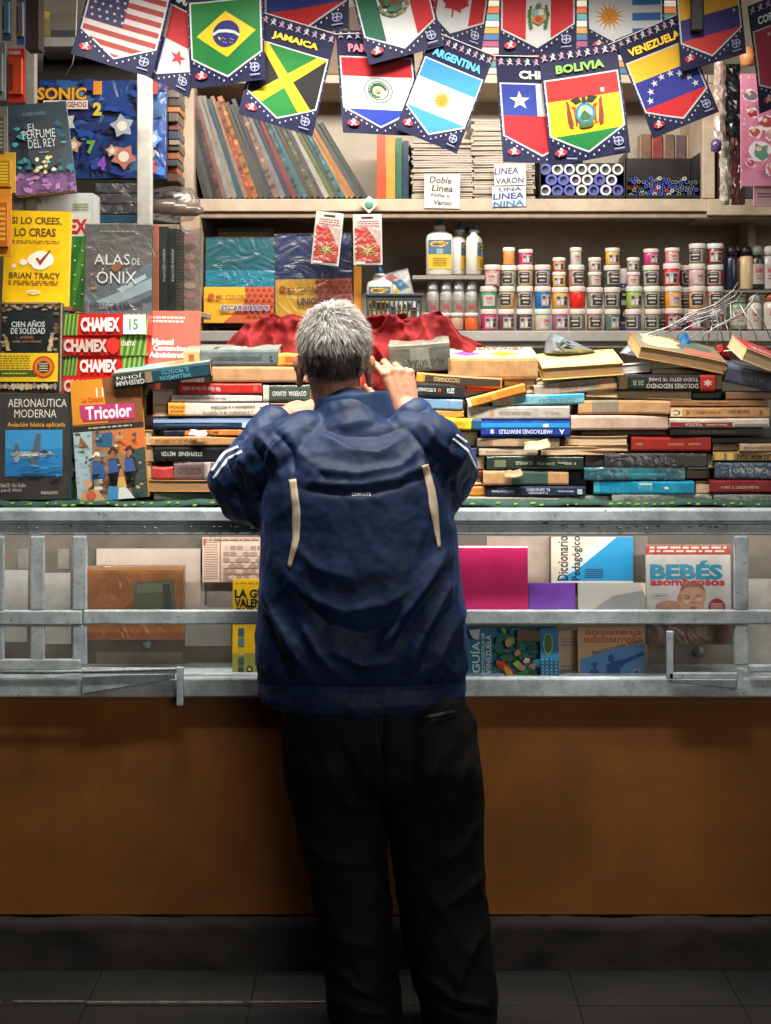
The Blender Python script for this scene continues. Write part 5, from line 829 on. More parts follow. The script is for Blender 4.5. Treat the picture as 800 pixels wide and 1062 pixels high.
def bottle(px, y0, y1, wpx, d, label, col=(222, 220, 210), cap=(36, 96, 140), lab='wide', group=None, name='glue_bottle', yaw=0):
    s = d / F; h, r = (y1 - y0) * s, wpx * s / 2; root = empty(name, P(px, y1, d), label, 'bottle', group, (0, 0, math.radians(yaw))); m = MB(); bm_ = pm(col, .35, .05, coat=.3)
    prof = [(0.88, 0), (1, .02), (1, .62), (.93, .69), (.6, .74), (.45, .76), (.45, .80)]
    vs = []; n = 28
    for a, z in prof:
        for k in range(n):
            t = 2 * math.pi * k / n; cx = math.copysign(abs(math.cos(t)) ** .7, math.cos(t)); cy = math.copysign(abs(math.sin(t)) ** .7, math.sin(t)); vs.append((r * a * cx, r * a * .62 * cy, h * z))
    m.add(vs, [(i * n + k, i * n + (k + 1) % n, (i + 1) * n + (k + 1) % n, (i + 1) * n + k) for i in range(len(prof) - 1) for k in range(n)] + [tuple(range(n))[::-1]], bm_, True); m.build('body', root)
    m = MB(); m.lathe([(r * .42, h * .80), (r * .42, h * .845), (r * .3, h * .86)], pm((226, 226, 220), .4, 0), (0, 0, 0), 16); m.lathe([(r * .28, h * .8601), (r * .26, h * .93), (r * .12, h * .985), (r * .1, h)], pm(cap, .35, .05), (0, 0, 0), 14); m.build('cap', root)
    m = MB(); sh = Sheet(m, 0, 0, 1, 1, lambda u, v, k: (r * .84 * (u * 2 - 1), -r * .625 - .0006 - k - .000 + (abs(u * 2 - 1) ** 3) * r * .08, h * (.6 - .5 * v)))
    N = 8
    for i in range(N):
        u0, u1 = i / N, (i + 1) / N; sh.k = 0; sh.rect(u0, 0, u1, .5, (70, 104, 130)); sh.k = 0; sh.rect(u0, .5, u1, 1, (214, 176, 40))
    sh.k = 2; sh.blob(.5, .14, .38, .1, (226, 180, 60), 3); sh.text('SOLITA', .5, .14, .66, .09, (120, 60, 20), bold=.03); sh.lines(.36, .32, .64, .5, 3, (206, 214, 220)); sh.lines(.2, .62, .8, .92, 4, (150, 110, 20)); m.build('label', root)
    return root
gs = DS + .09
m = MB(); m.box(xf(428, gs - .04), xf(503, gs - .04), gs - .05, gs + .08, zf(289.5, gs - .05), zf(285.5, gs - .05), pm((150, 144, 134), .5, .2)); tag(m.build('riser_board', bevel=.001), 'thin board resting on wrapped bottles and carrying white glue bottles', 'board')
bottle(456, 225, 285.5, 28, gs - .005, 'large white glue bottle with a blue and yellow label facing us', group='white glue bottles on the riser board')
bottle(477, 230, 285.5, 27, gs + .03, 'middle white glue bottle turned half sideways', group='white glue bottles on the riser board', yaw=60)
bottle(492, 230, 285.5, 24, gs - .01, 'right white glue bottle turned sideways', group='white glue bottles on the riser board', yaw=70)
bottle(485, 235, 285.5, 22, gs + .05, 'rearmost white glue bottle between its neighbours', group='white glue bottles on the riser board', yaw=40)
bottle(394, 276, 330, 27, DS + .03, 'white glue bottle standing inside the slotted basket')
front_book(400, 281, 437, 336, DS + .07, .012, (206, 206, 200), 'white packet with multicoloured print leaning in the basket', lambda s: (s.poly([(404, 284), (420, 282), (430, 296), (410, 300)], (200, 60, 50)), s.poly([(410, 292), (424, 288), (432, 300), (414, 304)], (230, 190, 60)), s.poly([(416, 288), (428, 290), (434, 300), (424, 302)], (40, 120, 160)), s.ell(418, 296, 3, 3, (236, 236, 226))), lean=10, roll=-14, pages=False, cat='packet', name='packet', group=None, wrap=.1)
def mini(px, y0, y1, wpx, d, label, col, cap, group, name='paint_bottle', labc=(214, 206, 196), film_=False):
    s = d / F; h, r = (y1 - y0) * s, wpx * s / 2; root = empty(name, P(px, y1, d), label, 'bottle', group); m = MB(); m.lathe([(r * .92, 0), (r, h * .03), (r, h * .68), (r * .86, h * .74), (r * .5, h * .78)], pm(col, .3, .1, coat=.4), (0, 0, 0), 20); m.build('body', root)
    m = MB(); m.lathe([(r * .8, h * .7801), (r * .78, h * .9), (r * .6, h * .98), (r * .3, h)], pm(cap, .4, .05), (0, 0, 0), 18); m.build('cap', root)
    if labc: m = MB(); jar_label(m, r, h * .12, h * .58, labc, 1); m.build('label', root)
    if film_: m = MB(); m.lathe([(r * 1.06, -.0002), (r * 1.06, h * .8), (r * .8, h * 1.01)], film(.2, 45), (0, 0, 0), 14); m.build('clear_wrapper', root)
    return root
def jar_label(m, r, z0, z1, c, style, a0=-1.0, a1=.9):
    c = tuple(int(v * (.78 if style == 0 else .86)) for v in c)
    sh = Sheet(m, 0, 0, 1, 1, lambda u, v, k: ((r + .0004 + k) * math.sin(a0 + (a1 - a0) * u), -(r + .0004 + k) * math.cos(a0 + (a1 - a0) * u), z1 - (z1 - z0) * v), .0002)
    def band(u0, v0, u1, v1, cc, n=8):
        k0 = sh.k
        for i in range(n): sh.k = k0; sh.rect(u0 + (u1 - u0) * i / n, v0, u0 + (u1 - u0) * (i + 1) / n, v1, cc)
    band(0, 0, 1, 1, c, 10)
    if style == 0:       # black square label
        band(.14, .08, .86, .94, (40, 36, 36), 6); band(.24, .34, .78, .48, (190, 180, 170), 4); band(.34, .66, .72, .78, (170, 160, 150), 4); band(.3, .16, .76, .22, (190, 180, 170), 4); band(.06, .2, .2, .34, (60, 54, 54), 2); band(.86, .2, .94, .8, (150, 140, 134), 1)
    elif style == 1:     # red script
        sh.text('Solita', .52, .3, .5, .3, (190, 40, 46), bold=.04); band(.3, .55, .74, .62, (150, 140, 134), 4); band(.34, .7, .7, .76, (120, 110, 106), 4)
    elif style == 2:     # fact panel
        band(.02, .04, .98, .96, tuple(int(v * .8) for v in c), 6); band(.62, .5, .92, .9, (60, 54, 56), 3); band(.08, .14, .3, .34, (50, 44, 46), 2); band(.4, .1, .6, .9, (206, 200, 190), 3); band(.64, .12, .92, .4, (60, 54, 56), 3); band(.43, .2, .57, .3, (90, 84, 84), 2); band(.08, .5, .32, .9, (190, 184, 176), 2)
    sh.k += 1
for i, (x, nm) in enumerate(((449, 'first'), (463, 'second'), (476, 'third'), (489, 'fourth'))):
    mini(x, 290, 341, 13.5, DS + .075, f'{nm} white paint bottle from the left in crinkled clear wrap under the glue bottles', (206, 200, 192), (220, 216, 210), 'wrapped white bottles under the glue bottles', film_=True, labc=(190, 184, 176))
for i, (x, c, nm) in enumerate(((444, (216, 200, 180), 'cream'), (460, (206, 140, 90), 'peach'), (474, (190, 150, 130), 'beige'), (489, (226, 100, 50), 'bright orange'))):
    d = DS + .03; m = MB(); r = .021; h = .055; root = empty('paint_pot', P(x, 342.6, d), f'small {nm} paint pot in front of the wrapped bottles', 'pot', 'small pots at the left end of the paint row'); m.lathe([(r * .9, 0), (r, .004), (r, h * .7), (r * .94, h * .74)], pm(c, .3, .2, coat=.4), (0, 0, 0), 18); m.build('body', root); m = MB(); m.lathe([(r * 1.04, h * .7401), (r * 1.04, h * .95), (r * .95, h)], pm((216, 206, 196), .4, .05), (0, 0, 0), 18); m.build('lid', root)
# ------------------------------------------------------------------ paint jars
lidm = [pm((228, 220, 212), .4, .06), pm((226, 208, 204), .4, .06), pm((206, 214, 206), .4, .06), pm((214, 200, 190), .4, .06)]
def jar(px, y0, y1, wpx, d, col, style, label, lab=(216, 206, 200), lid=0):
    s = d / F; h, r = (y1 - y0) * s, wpx * s / 2 * .97; root = empty('paint_jar', P(px, y1, d), label, 'paint jar', 'paint jars on the lower back shelf', (0, 0, R.uniform(-.5, .4)))
    m = MB(); m.lathe([(r * .86, 0), (r * .95, h * .03), (r * .95, h * .70), (r * .9, h * .74)], pm(col, .25, .12, 40, coat=.5), (0, 0, 0), 22); m.build('body', root)
    m = MB(); n = 40; q = []; m.lathe([(r * 1.0, h * .735), (r * 1.02, h * .76), (r * 1.02, h * .94), (r * .97, h * .985), (r * .8, h * .99)], lidm[lid], (0, 0, 0), 26); m.build('lid', root)
    if style is not None: m = MB(); jar_label(m, r * .95, h * .1, h * (.68 if style == 0 else .6), lab, style, *((-1., .9) if style == 0 else (-.6, 1.0))); m.build('label', root)
G1, G2 = (134, 138, 116), (92, 110, 88)
rows = [(342.5, 'bottom'), (319.8, 'second'), (297, 'third'), (274.5, 'top')]
J = [  # row, x, height, width, colour, colour name, label style
 (0, 507, 22, 17.5, (196, 50, 120), 'magenta', 2), (0, 525, 22, 17.5, (110, 60, 76), 'dark plum', 2), (0, 544, 22, 17.5, (80, 60, 80), 'dusky violet', 2), (0, 562.7, 22, 17.5, (196, 186, 160), 'cream', 1), (0, 581, 22, 17.5, (150, 90, 130), 'mauve', 2), (0, 599, 22, 17.5, (110, 116, 96), 'grey green', 0), (0, 617, 22, 17.5, (150, 96, 60), 'brown', 0), (0, 635, 22, 17.5, (90, 110, 96), 'sage', 2), (0, 657, 22, 17.5, (90, 84, 150), 'periwinkle', 0), (0, 677, 22, 17.5, (96, 116, 90), 'moss', 0), (0, 699, 23, 19, (150, 40, 60), 'wine red', 2), (0, 723, 22, 19, (170, 40, 70), 'raspberry', 2), (0, 743, 22, 17.5, (120, 60, 70), 'garnet', 0),
 (1, 507, 23, 18, (64, 150, 104), 'emerald green', 1), (1, 526, 23, 17.5, (206, 150, 70), 'amber', 0), (1, 544.5, 23, 17.5, (150, 130, 120), 'taupe', 0), (1, 563, 23, 17.5, (40, 110, 180), 'bright blue', 2), (1, 581, 22, 17.5, (226, 160, 50), 'golden', 2), (1, 599, 23, 17.5, (216, 40, 30), 'scarlet', None), (1, 617, 22, 17.5, G1, 'olive grey', 0), (1, 635, 22, 17.5, (100, 140, 100), 'leaf green', 0), (1, 658, 23, 17.5, (150, 180, 60), 'lime green', 2), (1, 676.5, 23, 18, (130, 150, 110), 'pale green', 0), (1, 698.5, 23, 18.5, (236, 150, 50), 'orange', 1), (1, 723.5, 23, 18.5, (226, 160, 60), 'yellow orange', 0), (1, 742, 23, 17.5, (176, 100, 110), 'rose', 0),
 (2, 511, 22.5, 17.5, (196, 130, 140), 'pink', 1), (2, 528, 22, 16.5, G1, 'dull green', 0), (2, 545, 22.5, 17, (206, 150, 80), 'honey', 0), (2, 563, 22.5, 17, (130, 120, 150), 'grey lilac', 0), (2, 580, 15, 14.5, (236, 190, 70), 'small yellow', 2), (2, 598, 22.5, 17, (190, 120, 120), 'dusty pink', 0), (2, 617, 15, 14.5, (150, 150, 130), 'small grey', 1), (2, 635, 22, 17.5, (60, 80, 66), 'dark green', 0), (2, 657, 15, 14.5, (206, 150, 160), 'small pale pink', 1), (2, 675.5, 22, 17.5, (140, 160, 120), 'celadon', 0), (2, 697, 24, 18.5, (206, 44, 40), 'vivid red', 2), (2, 723, 23.5, 18, (206, 170, 170), 'blush', 1), (2, 742, 22.5, 17.5, (170, 60, 80), 'cherry', 0),
 (3, 528, 18, 13, (226, 150, 80), 'small orange', None), (3, 545.5, 16, 15.5, (206, 40, 110), 'small magenta', 2), (3, 597.5, 18, 12.5, (206, 200, 190), 'small white', 1), (3, 635.5, 17.5, 15.5, (236, 180, 50), 'small golden yellow', 2), (3, 675.5, 16.5, 16, (206, 60, 120), 'small fuchsia', 2), (3, 697.5, 16, 15.5, (216, 130, 140), 'small salmon pink', 1), (3, 723.5, 21.5, 17.5, (120, 120, 104), 'greyish', 0), (3, 742, 21.5, 17.5, (140, 44, 56), 'deep red', 2)]
for rw, x, hh, ww, c, nm, st in J:
    yb, rn = rows[rw]
    if rw == 3 and x > 710: yb = 274
    if rw == 3 and 690 < x < 705: yb = 273
    jar(x, yb - hh, yb, ww, DS + .05 + .0006 * (int(x) % 7), c, st, f'{nm} paint jar with white lid in the {rn} row', lid=int(x) % 4)
for x, yb, c, nm in ((580, 282, (226, 110, 50), 'small vermilion'), (617, 282, (196, 170, 160), 'small greyish pink'), (657, 282, (150, 146, 126), 'small khaki')): jar(x, yb - 15, yb, 13.5, DS + .05, c, 2, f'{nm} paint jar perched above the third row')
for x, y0, yb, c, nm in ((646.5, 278, 342.5, (86, 70, 130), 'tall purple'), (687.5, 320, 342.5, (70, 90, 60), 'bottle green'), (711, 320, 342.5, (60, 84, 60), 'pine green'), (711, 298, 319.8, (76, 96, 70), 'fern green'), (712, 275, 297, (60, 80, 62), 'spruce green'), (688, 297, 319.8, (80, 90, 66), 'army green')): jar(x, y0, yb, 16, DS + .10, c, 0, f'{nm} paint jar standing back in the second depth of the display')
# bottles at the right end
m = MB(); m.box(xf(748, DS + .04), xf(860, DS + .04), DS + .04, DS + .14, zf(303.5, DS + .04), zf(300.5, DS + .04), pm((120, 116, 108), .4, .2)); tag(m.build('riser_board', bevel=.001), 'thin grey board at right carrying black capped bottles', 'board')
for x, c, nm, cap, lab in ((759, (30, 34, 60), 'navy', (24, 24, 26), None), (766, (210, 116, 50), 'orange', (24, 24, 26), None), (774, (222, 190, 150), 'cream', (24, 24, 28), None), (786, (40, 44, 46), 'black', (130, 136, 130), (200, 190, 180)), (798, (206, 200, 196), 'white', (200, 196, 190), (214, 206, 200))):
    mini(x, 255, 300.3, 15, DS + .06 + (.035 if x in (766,) else 0), f'{nm} bottle with looped cap on the thin grey board', c, cap, 'capped bottles on the grey board', labc=lab)
    m = MB(); cc = P(x, 262, DS + .06); m.tube([cc + Vector((-.012, 0, 0)), cc + Vector((-.004, -.002, .02)), cc + Vector((.004, -.002, .02)), cc + Vector((.012, 0, 0))], .002, pm((26, 26, 28), .4, 0), 6); tag(m.build('hanging_loop'), f'black loop over the cap of the {nm} bottle at right', 'loop')
mini(782.5, 305, 341.8, 15, DS + .06, 'white paint bottle with red script under the grey board', (214, 206, 196), (190, 190, 184), None); mini(801, 304, 341.8, 18, DS + .06, 'white glue bottle with rust cap at the right edge under the grey board', (214, 206, 200), (176, 90, 60), None); mini(765, 306, 341.8, 22, DS + .09, 'pale green wide paint bottle behind the wire stand', (130, 150, 124), (190, 196, 186), None)
# wire stand and plastic bags on the right pile
m = MB(); wr = pm((170, 174, 176), .48, 0, metal=.8); dd = DB + .12
tips = [((766, 293), (705, 332)), ((768, 298), (690, 340)), ((770, 303), (672, 346)), ((764, 306), (712, 340)), ((786, 304), (744, 338)), ((784, 308), (738, 342))]
for (a, b), (c_, e) in tips:
    p = [P(a, b, dd + .02), P(a - 6, b + 9, dd + .015), P((a + c_) / 2 + 6, (b + e) / 2 + 3, dd), P(c_, e, dd - .02), P(c_ - 8, e + 6, dd - .02), P(c_ - 9, e + 12, dd)]; m.tube(p, .0018, wr, 6)
for x0, y0, x1, y1 in ((738, 318, 752, 362), (740, 330, 730, 366), (744, 322, 742, 368), (752, 330, 758, 372), (760, 322, 772, 366), (768, 316, 792, 372), (736, 338, 700, 362), (780, 318, 800, 352), (758, 312, 756, 364)): m.tube([P(x0, y0, dd), P((x0 + x1) / 2 + 2, (y0 + y1) / 2 - 2, dd - .01), P(x1, y1, dd)], .0017, wr, 6)
for a in range(3): m.tube([P(690 + a * 6, 346 - a * 3, dd), P(712, 334 - a * 4, dd - .01), P(742, 326 - a * 5, dd - .01), P(758, 316 - a * 5, dd)], .0016, wr, 6)
m.tube([P(736, 366, dd), P(765, 363, dd - .03), P(796, 369, dd)], .003, wr, 6)
tag(m.build('wire_stand'), 'tangled bright wire display stand behind the right pile', 'wire stand')
def bag(pts, d, label, mt, seed):
    m = MB(); n = len(pts); cx = sum(p[0] for p in pts) / n; cy = sum(p[1] for p in pts) / n; rr = random.Random(seed); vs = []; L = 5
    for j in range(L + 1):
        t = j / L
        for i in range(n):
            x = cx + (pts[i][0] - cx) * t; y = cy + (pts[i][1] - cy) * t; vs.append(P(x, y, d - .03 * (1 - t * t) + rr.uniform(-.008, .008)))
    m.add(vs, [(j * n + i, j * n + (i + 1) % n, (j + 1) * n + (i + 1) % n, (j + 1) * n + i) for j in range(L) for i in range(n)], mt, False); b = len(m.v)
    vs2 = [P(cx + (p[0] - cx), cy + (p[1] - cy), d + .0) + Vector((0, .05, 0)) for p in pts]; m.add(vs2, [tuple(range(n))[::-1]], mt); m.f += [(L * n + i, L * n + (i + 1) % n, b + (i + 1) % n, b + i) for i in range(n)]; m.fm += [0] * n; m.sm += [False] * n
    tag(m.build('plastic_bag'), label, 'bag')
bag([(566, 366), (569, 352), (574, 344), (582, 347), (592, 352), (604, 358), (618, 364), (606, 368), (584, 369)], DB + .10, 'crumpled translucent grey plastic bag behind the yellow covered book', pm((120, 130, 142), .3, .3, 12, coat=.3), 1)
bag([(646, 366), (654, 358), (662, 350), (671, 345), (680, 352), (690, 360), (697, 365), (680, 369), (660, 369)], DB + .10, 'pale lilac plastic bag peaked behind the picture book', pm((186, 192, 214), .25, .2, 12, coat=.5), 2)
bag([(697, 366), (703, 357), (708, 349), (712, 344), (716, 352), (722, 364), (716, 368)], DB + .11, 'small bright blue patterned bag beside the wire stand', pm((50, 140, 206), .25, .35, 60, coat=.5), 3)
bag([(738, 372), (744, 362), (750, 357), (757, 362), (760, 372), (750, 378)], DB + .13, 'red sweets packet between the wires at right', pm((206, 30, 36), .25, .4, 40, coat=.5), 4)
# right edge
def sheet_pink(s):
    for k in range(60): s.star(R.uniform(768, 812), R.uniform(80, 190), R.uniform(.6, 1.4), (240, 206, 226), 5, .45, k)
    for x, y, r, c in ((778, 100, 7, (120, 110, 120)), (796, 106, 8, (90, 150, 140)), (780, 118, 6, (170, 50, 60)), (794, 128, 9, (170, 60, 70)), (782, 138, 7, (186, 80, 70)), (800, 140, 8, (200, 140, 150)), (788, 158, 11, (90, 140, 116)), (778, 170, 5, (190, 70, 90)), (800, 176, 8, (196, 110, 140))): s.blob(x, y, r, r * .9, (236, 226, 226), int(x), 12, .25); s.blob(x, y, r * .78, r * .7, c, int(x + y), 9, .35); s.ell(x - r * .2, y - r * .25, r * .28, r * .24, (226, 190, 170))
front_book(769, 76, 814, 193, 3.62, .006, (206, 130, 160), 'pink sticker sheet hanging at the right edge', sheet_pink, lean=0, roll=0, pages=False, cat='sticker sheet', name='sticker_sheet', group=None, rough=.3, yaw=-4)
front_book(782, 192, 830, 214, 3.64, .006, (206, 150, 166), 'lower pink sheet peeping under the sticker sheet at right', lambda s: (s.lines(786, 200, 800, 206, 2, (120, 60, 60)),), lean=0, pages=False, cat='sticker sheet', name='sticker_sheet', group=None)
for i, (x0, x1, y0, y1, c, lb, fm) in enumerate(((741, 753, 60, 146, (170, 150, 140), 'clear sleeve of pale trinkets hanging near the right upright', .2), (752, 768, 66, 142, (26, 26, 28), 'black crinkled sleeve hanging beside the pink sticker sheet', .3), (747, 758, 146, 212, (176, 170, 160), 'long clear sleeve hanging below the pale trinkets', .25), (759, 766, 138, 212, (120, 56, 60), 'dark red ribbon sleeve behind the pink sticker sheet', .12), (764, 773, 82, 212, (100, 60, 44), 'brown strip pack just left of the pink sticker sheet', .1))):
    dd = 3.95 + .03 * i; m = MB(); vs = []; n = 16
    for j in range(n + 1):
        t = j / n; y = y0 + (y1 - y0) * t; wv = R.uniform(-1.2, 1.2)
        for u in range(5): vs.append(P(x0 + (x1 - x0) * u / 4 + wv, y, dd - .012 * math.sin(u / 4 * math.pi) + R.uniform(-.005, .005)))
    m.add(vs, [(j * 5 + u, j * 5 + u + 1, j * 5 + u + 6, j * 5 + u + 5) for j in range(n) for u in range(4)], pm(c, .2, .5, 60, coat=.6)); m.box(xf(x0 + 1, dd), xf(x1 - 1, dd), dd + .006, dd + .012, zf(y1, dd), zf(y0, dd), pm(c, .3, .3)); tag(m.build('hanging_sleeve'), lb, 'sleeve')
m = MB(); c = P(743, 150, 3.9); m.lathe([(.009, -.02), (.014, -.018), (.016, .0), (.015, .006), (.009, .014), (.003, .018)], pm((80, 60, 110), .35, .2, coat=.3), c, 16); tag(m.build('purple_charm'), 'small purple cup charm dangling by the right upright', 'charm')
m = MB(); c = P(776, 58, 3.9); m.lathe([(.0, -.03), (.02, -.026), (.024, 0), (.018, .02), (0, .03)], pm((196, 130, 80), .4, .3), c, 14, caps=False); tag(m.build('wooden_charm'), 'small tan charm hanging above the pink sticker sheet', 'charm')
for i in range(5):
    d = DS + .08; m = MB(); x0 = 744 + i * 14; m.box(xf(x0, d), xf(x0 + 13, d), d, d + .2, zf(205.6, d), zf(120 + R.uniform(-12, 14), d), pm(R.choice([(70, 50, 44), (96, 60, 60), (60, 56, 60), (110, 84, 70)]), .5, .4)); tag(m.build('file_box', bevel=.003), f'dim file box on the right hand shelf, {ordn[i]} from the upright', 'box', 'dim boxes on the right hand shelf')
# ------------------------------------------------------------------ bunting of paper pennants
NAVY, WHT = (27, 29, 70), (218, 217, 216)
_pn = {}
def paper(c):
    k = tuple(c)
    if k not in _pn:
        m = pm(tuple(int(v * .86 + .05 * sum(c) / 3) for v in c), .6, .10, 10, spec=.3); m = m.copy(); n = m.node_tree; b = n.nodes['Principled BSDF']; out = n.nodes['Material Output']
        t = n.nodes.new('ShaderNodeBsdfTranslucent'); t.inputs[0].default_value = lin(c); mx = n.nodes.new('ShaderNodeMixShader'); mx.inputs[0].default_value = .14
        n.links.new(b.outputs[0], mx.inputs[1]); n.links.new(t.outputs[0], mx.inputs[2]); n.links.new(mx.outputs[0], out.inputs['Surface']); _pn[k] = m
    return _pn[k]
SHL = [(3.5, 29), (71.5, 29), (71.5, 83), (37.5, 103), (3.5, 83)]
class Flag(Sheet):
    def put(s, pts, m, cl=None): Sheet.put(s, pts, paper(m) if isinstance(m, tuple) else m, cl or s.cl)
    def poly(s, pts, c, cl=None): s.put(pts, c, cl)
    def raw(s, pts, c): Sheet.raw(s, pts, paper(c))
    cl = SHL
def hs(f, bands):
    y = 29.
    for c, h in bands: f.rect(0, y, 75, y + h, c); f.k -= 1; y += h
    f.k += 1
def sun(f, x, y, r, c, face=(190, 120, 40)):
    for k in range(16): a = k * math.pi / 8; f.raw([(x + r * .42 * math.cos(a - .16), y + r * .42 * math.sin(a - .16)), (x + r * (1 if k % 2 else .86) * math.cos(a), y + r * (1 if k % 2 else .86) * math.sin(a)), (x + r * .42 * math.cos(a + .16), y + r * .42 * math.sin(a + .16))], c); f.k -= 1
    f.k += 1; f.ell(x, y, r * .46, r * .46, c, 20); f.ell(x - r * .15, y - r * .1, r * .06, r * .05, face); f.ell(x + r * .15, y - r * .1, r * .06, r * .05, face); f.ell(x, y + r * .16, r * .14, r * .04, face); f.ell(x, y + .02 * r, r * .04, r * .09, face)
def brazil(f):
    f.rect(0, 29, 75, 110, (20, 120, 50)); f.poly([(8, 62), (37.5, 39), (67, 62), (37.5, 85)], (246, 200, 20)); f.ell(37.5, 62, 13.5, 13.5, (40, 40, 110), 26); f.poly([(24.3, 60), (30, 57), (38, 57.5), (46, 60), (50.8, 64), (50.4, 66.4), (45, 62.6), (37, 60.4), (30, 60), (24.4, 62.6)], WHT)
    for k in range(9): f.ell(30 + (k * 7 % 15), 66 + (k * 5 % 7), .5, .5, WHT, 6)
def jamaica(f):
    f.rect(0, 29, 75, 110, (24, 24, 24)); f.poly([(3.5, 29), (71.5, 29), (37.5, 63)], (20, 130, 50)); f.poly([(3.5, 103), (71.5, 103), (37.5, 66)], (20, 130, 50)); y = (246, 206, 20)
    f.poly([(0, 26), (10, 26), (75, 94), (75, 104), (66, 104)], y); f.poly([(75, 26), (65, 26), (0, 94), (0, 104), (9, 104)], y)
def argentina(f):
    hs(f, [((60, 150, 220), 20), (WHT, 33), ((60, 150, 220), 40)]); sun(f, 37.5, 65, 15, (226, 150, 40))
def paraguay(f):
    hs(f, [((206, 30, 40), 20), (WHT, 36), ((30, 60, 170), 40)]); f.ell(37.5, 64, 14, 14, (60, 70, 60), 24); f.ell(37.5, 64, 13.2, 13.2, WHT, 24); f.ell(37.5, 64, 10.5, 10.5, (70, 110, 70), 22); f.ell(37.5, 64, 9.4, 9.4, WHT, 22)
    for k in range(20):
        a = k * .314; f.raw([(37.5 + 11.4 * math.cos(a), 64 + 11.4 * math.sin(a)), (37.5 + 12.7 * math.cos(a + .09), 64 + 12.7 * math.sin(a + .09)), (37.5 + 12.3 * math.cos(a + .18), 64 + 12.3 * math.sin(a + .18))], (90, 96, 100)); f.k -= 1
    f.k += 1
    for k in range(14):
        a = .6 + k * .33; f.blob(37.5 + 7.3 * math.sin(a + 2.6), 64 - 7.3 * math.cos(a + 2.6), 2, 1.3, (50, 110, 60), k, 7, .4)
    f.star(37.5, 64, 4.2, (226, 170, 40))
def chile(f):
    f.rect(0, 29, 75, 62, WHT); f.rect(0, 62, 75, 110, (216, 24, 36)); f.rect(0, 29, 36, 62, (40, 60, 150)); f.star(20, 46, 10, WHT)
def bolivia(f):
    hs(f, [((196, 36, 34), 21), ((250, 216, 20), 35), ((24, 130, 60), 40)]); x, y = 37.5, 66
    for sx in (-1, 1):
        for k in range(3): f.poly([(x + sx * (8 + k * 2.6), y - 8 + k * 2), (x + sx * (12 + k * 2.6), y - 9 + k * 2), (x + sx * (13 + k * 2), y + 10 - k), (x + sx * (8 + k * 1.6), y + 12 - k)], [(206, 40, 40), (240, 190, 40), (40, 120, 60)][k])
        f.raw([(x + sx * 2, y - 12), (x + sx * 5, y - 18), (x + sx * 13, y - 15), (x + sx * 8, y - 10)], (44, 40, 36)); f.raw([(x + sx * 14, y - 12), (x + sx * 17, y - 16), (x + sx * 16, y + 12), (x + sx * 12, y + 14)], (150, 50, 40))
    f.ell(x, y, 9.5, 11, (60, 130, 150), 22); f.ell(x, y, 7, 8, (150, 190, 206), 20); f.poly([(x - 6, y + 4), (x - 1, y - 4), (x + 6, y + 4), (x + 3, y + 7), (x - 3, y + 7)], (60, 110, 60)); f.ell(x - 2, y - 4, 2, 2, (240, 190, 50), 10); f.ell(x, y - 13.4, 2.2, 3.4, (50, 44, 40), 10); f.poly([(x - 8, y + 10), (x + 8, y + 10), (x + 5, y + 14), (x - 5, y + 14)], (70, 110, 60))
def venezuela(f):
    hs(f, [((250, 196, 40), 22), ((44, 50, 150), 30), ((220, 30, 40), 40)])
    for k in range(8): a = math.pi * (1.0 + (k + .5) / 8); f.star(37.5 + 26 * math.cos(a), 79 + 25 * math.sin(a) , 4.2, WHT)
def colombia(f):
    hs(f, [((246, 180, 40), 31), ((60, 56, 130), 22), ((220, 60, 60), 40)])
def peru(f):
    f.rect(0, 29, 75, 110, WHT); f.rect(0, 29, 26, 110, (214, 30, 40)); f.rect(50, 29, 75, 110, (214, 30, 40)); x, y = 38, 72
    for sx in (-1, 1):
        for k in range(8): f.blob(x + sx * (9 - abs(k - 3) * .5), y - 9 + k * 3, 2, 2, (60, 120, 60), k + 3, 7, .35)
    f.poly([(x - 6, y - 7), (x + 6, y - 7), (x + 6, y + 6), (x, y + 10), (x - 6, y + 6)], (206, 150, 50)); f.rect(x - 5, y - 6, x, y, (120, 180, 206)); f.rect(x, y - 6, x + 5, y, (226, 226, 220)); f.ell(x, y + 4, 3.4, 3.2, (206, 60, 40)); f.ell(x, y - 10, 3, 2.6, (90, 140, 70))
def uruguay(f):
    f.rect(0, 29, 75, 110, WHT); 
    for k in range(5): f.rect(0, 37 + k * 16, 75, 45 + k * 16, (50, 110, 180)); f.k -= 1
    f.k += 1; f.rect(0, 29, 44, 93, WHT); sun(f, 22, 72, 17, (226, 150, 40))
def canada(f):
    f.rect(0, 29, 75, 110, WHT); f.rect(0, 29, 19, 110, (206, 30, 34)); f.rect(56, 29, 75, 110, (206, 30, 34))
    h = [(0, -19), (3.4, -12.5), (7, -14.4), (5.6, -5), (10, -9.4), (11.2, -6.6), (16.6, -7.6), (14.8, -2), (17.6, -.4), (8.6, 7), (9.8, 10.4), (1, 9.2), (.8, 18)]
    f.raw([(37 + x, 70 + y) for x, y in h] + [(37 - x, 70 + y) for x, y in h[::-1]], (206, 30, 34))
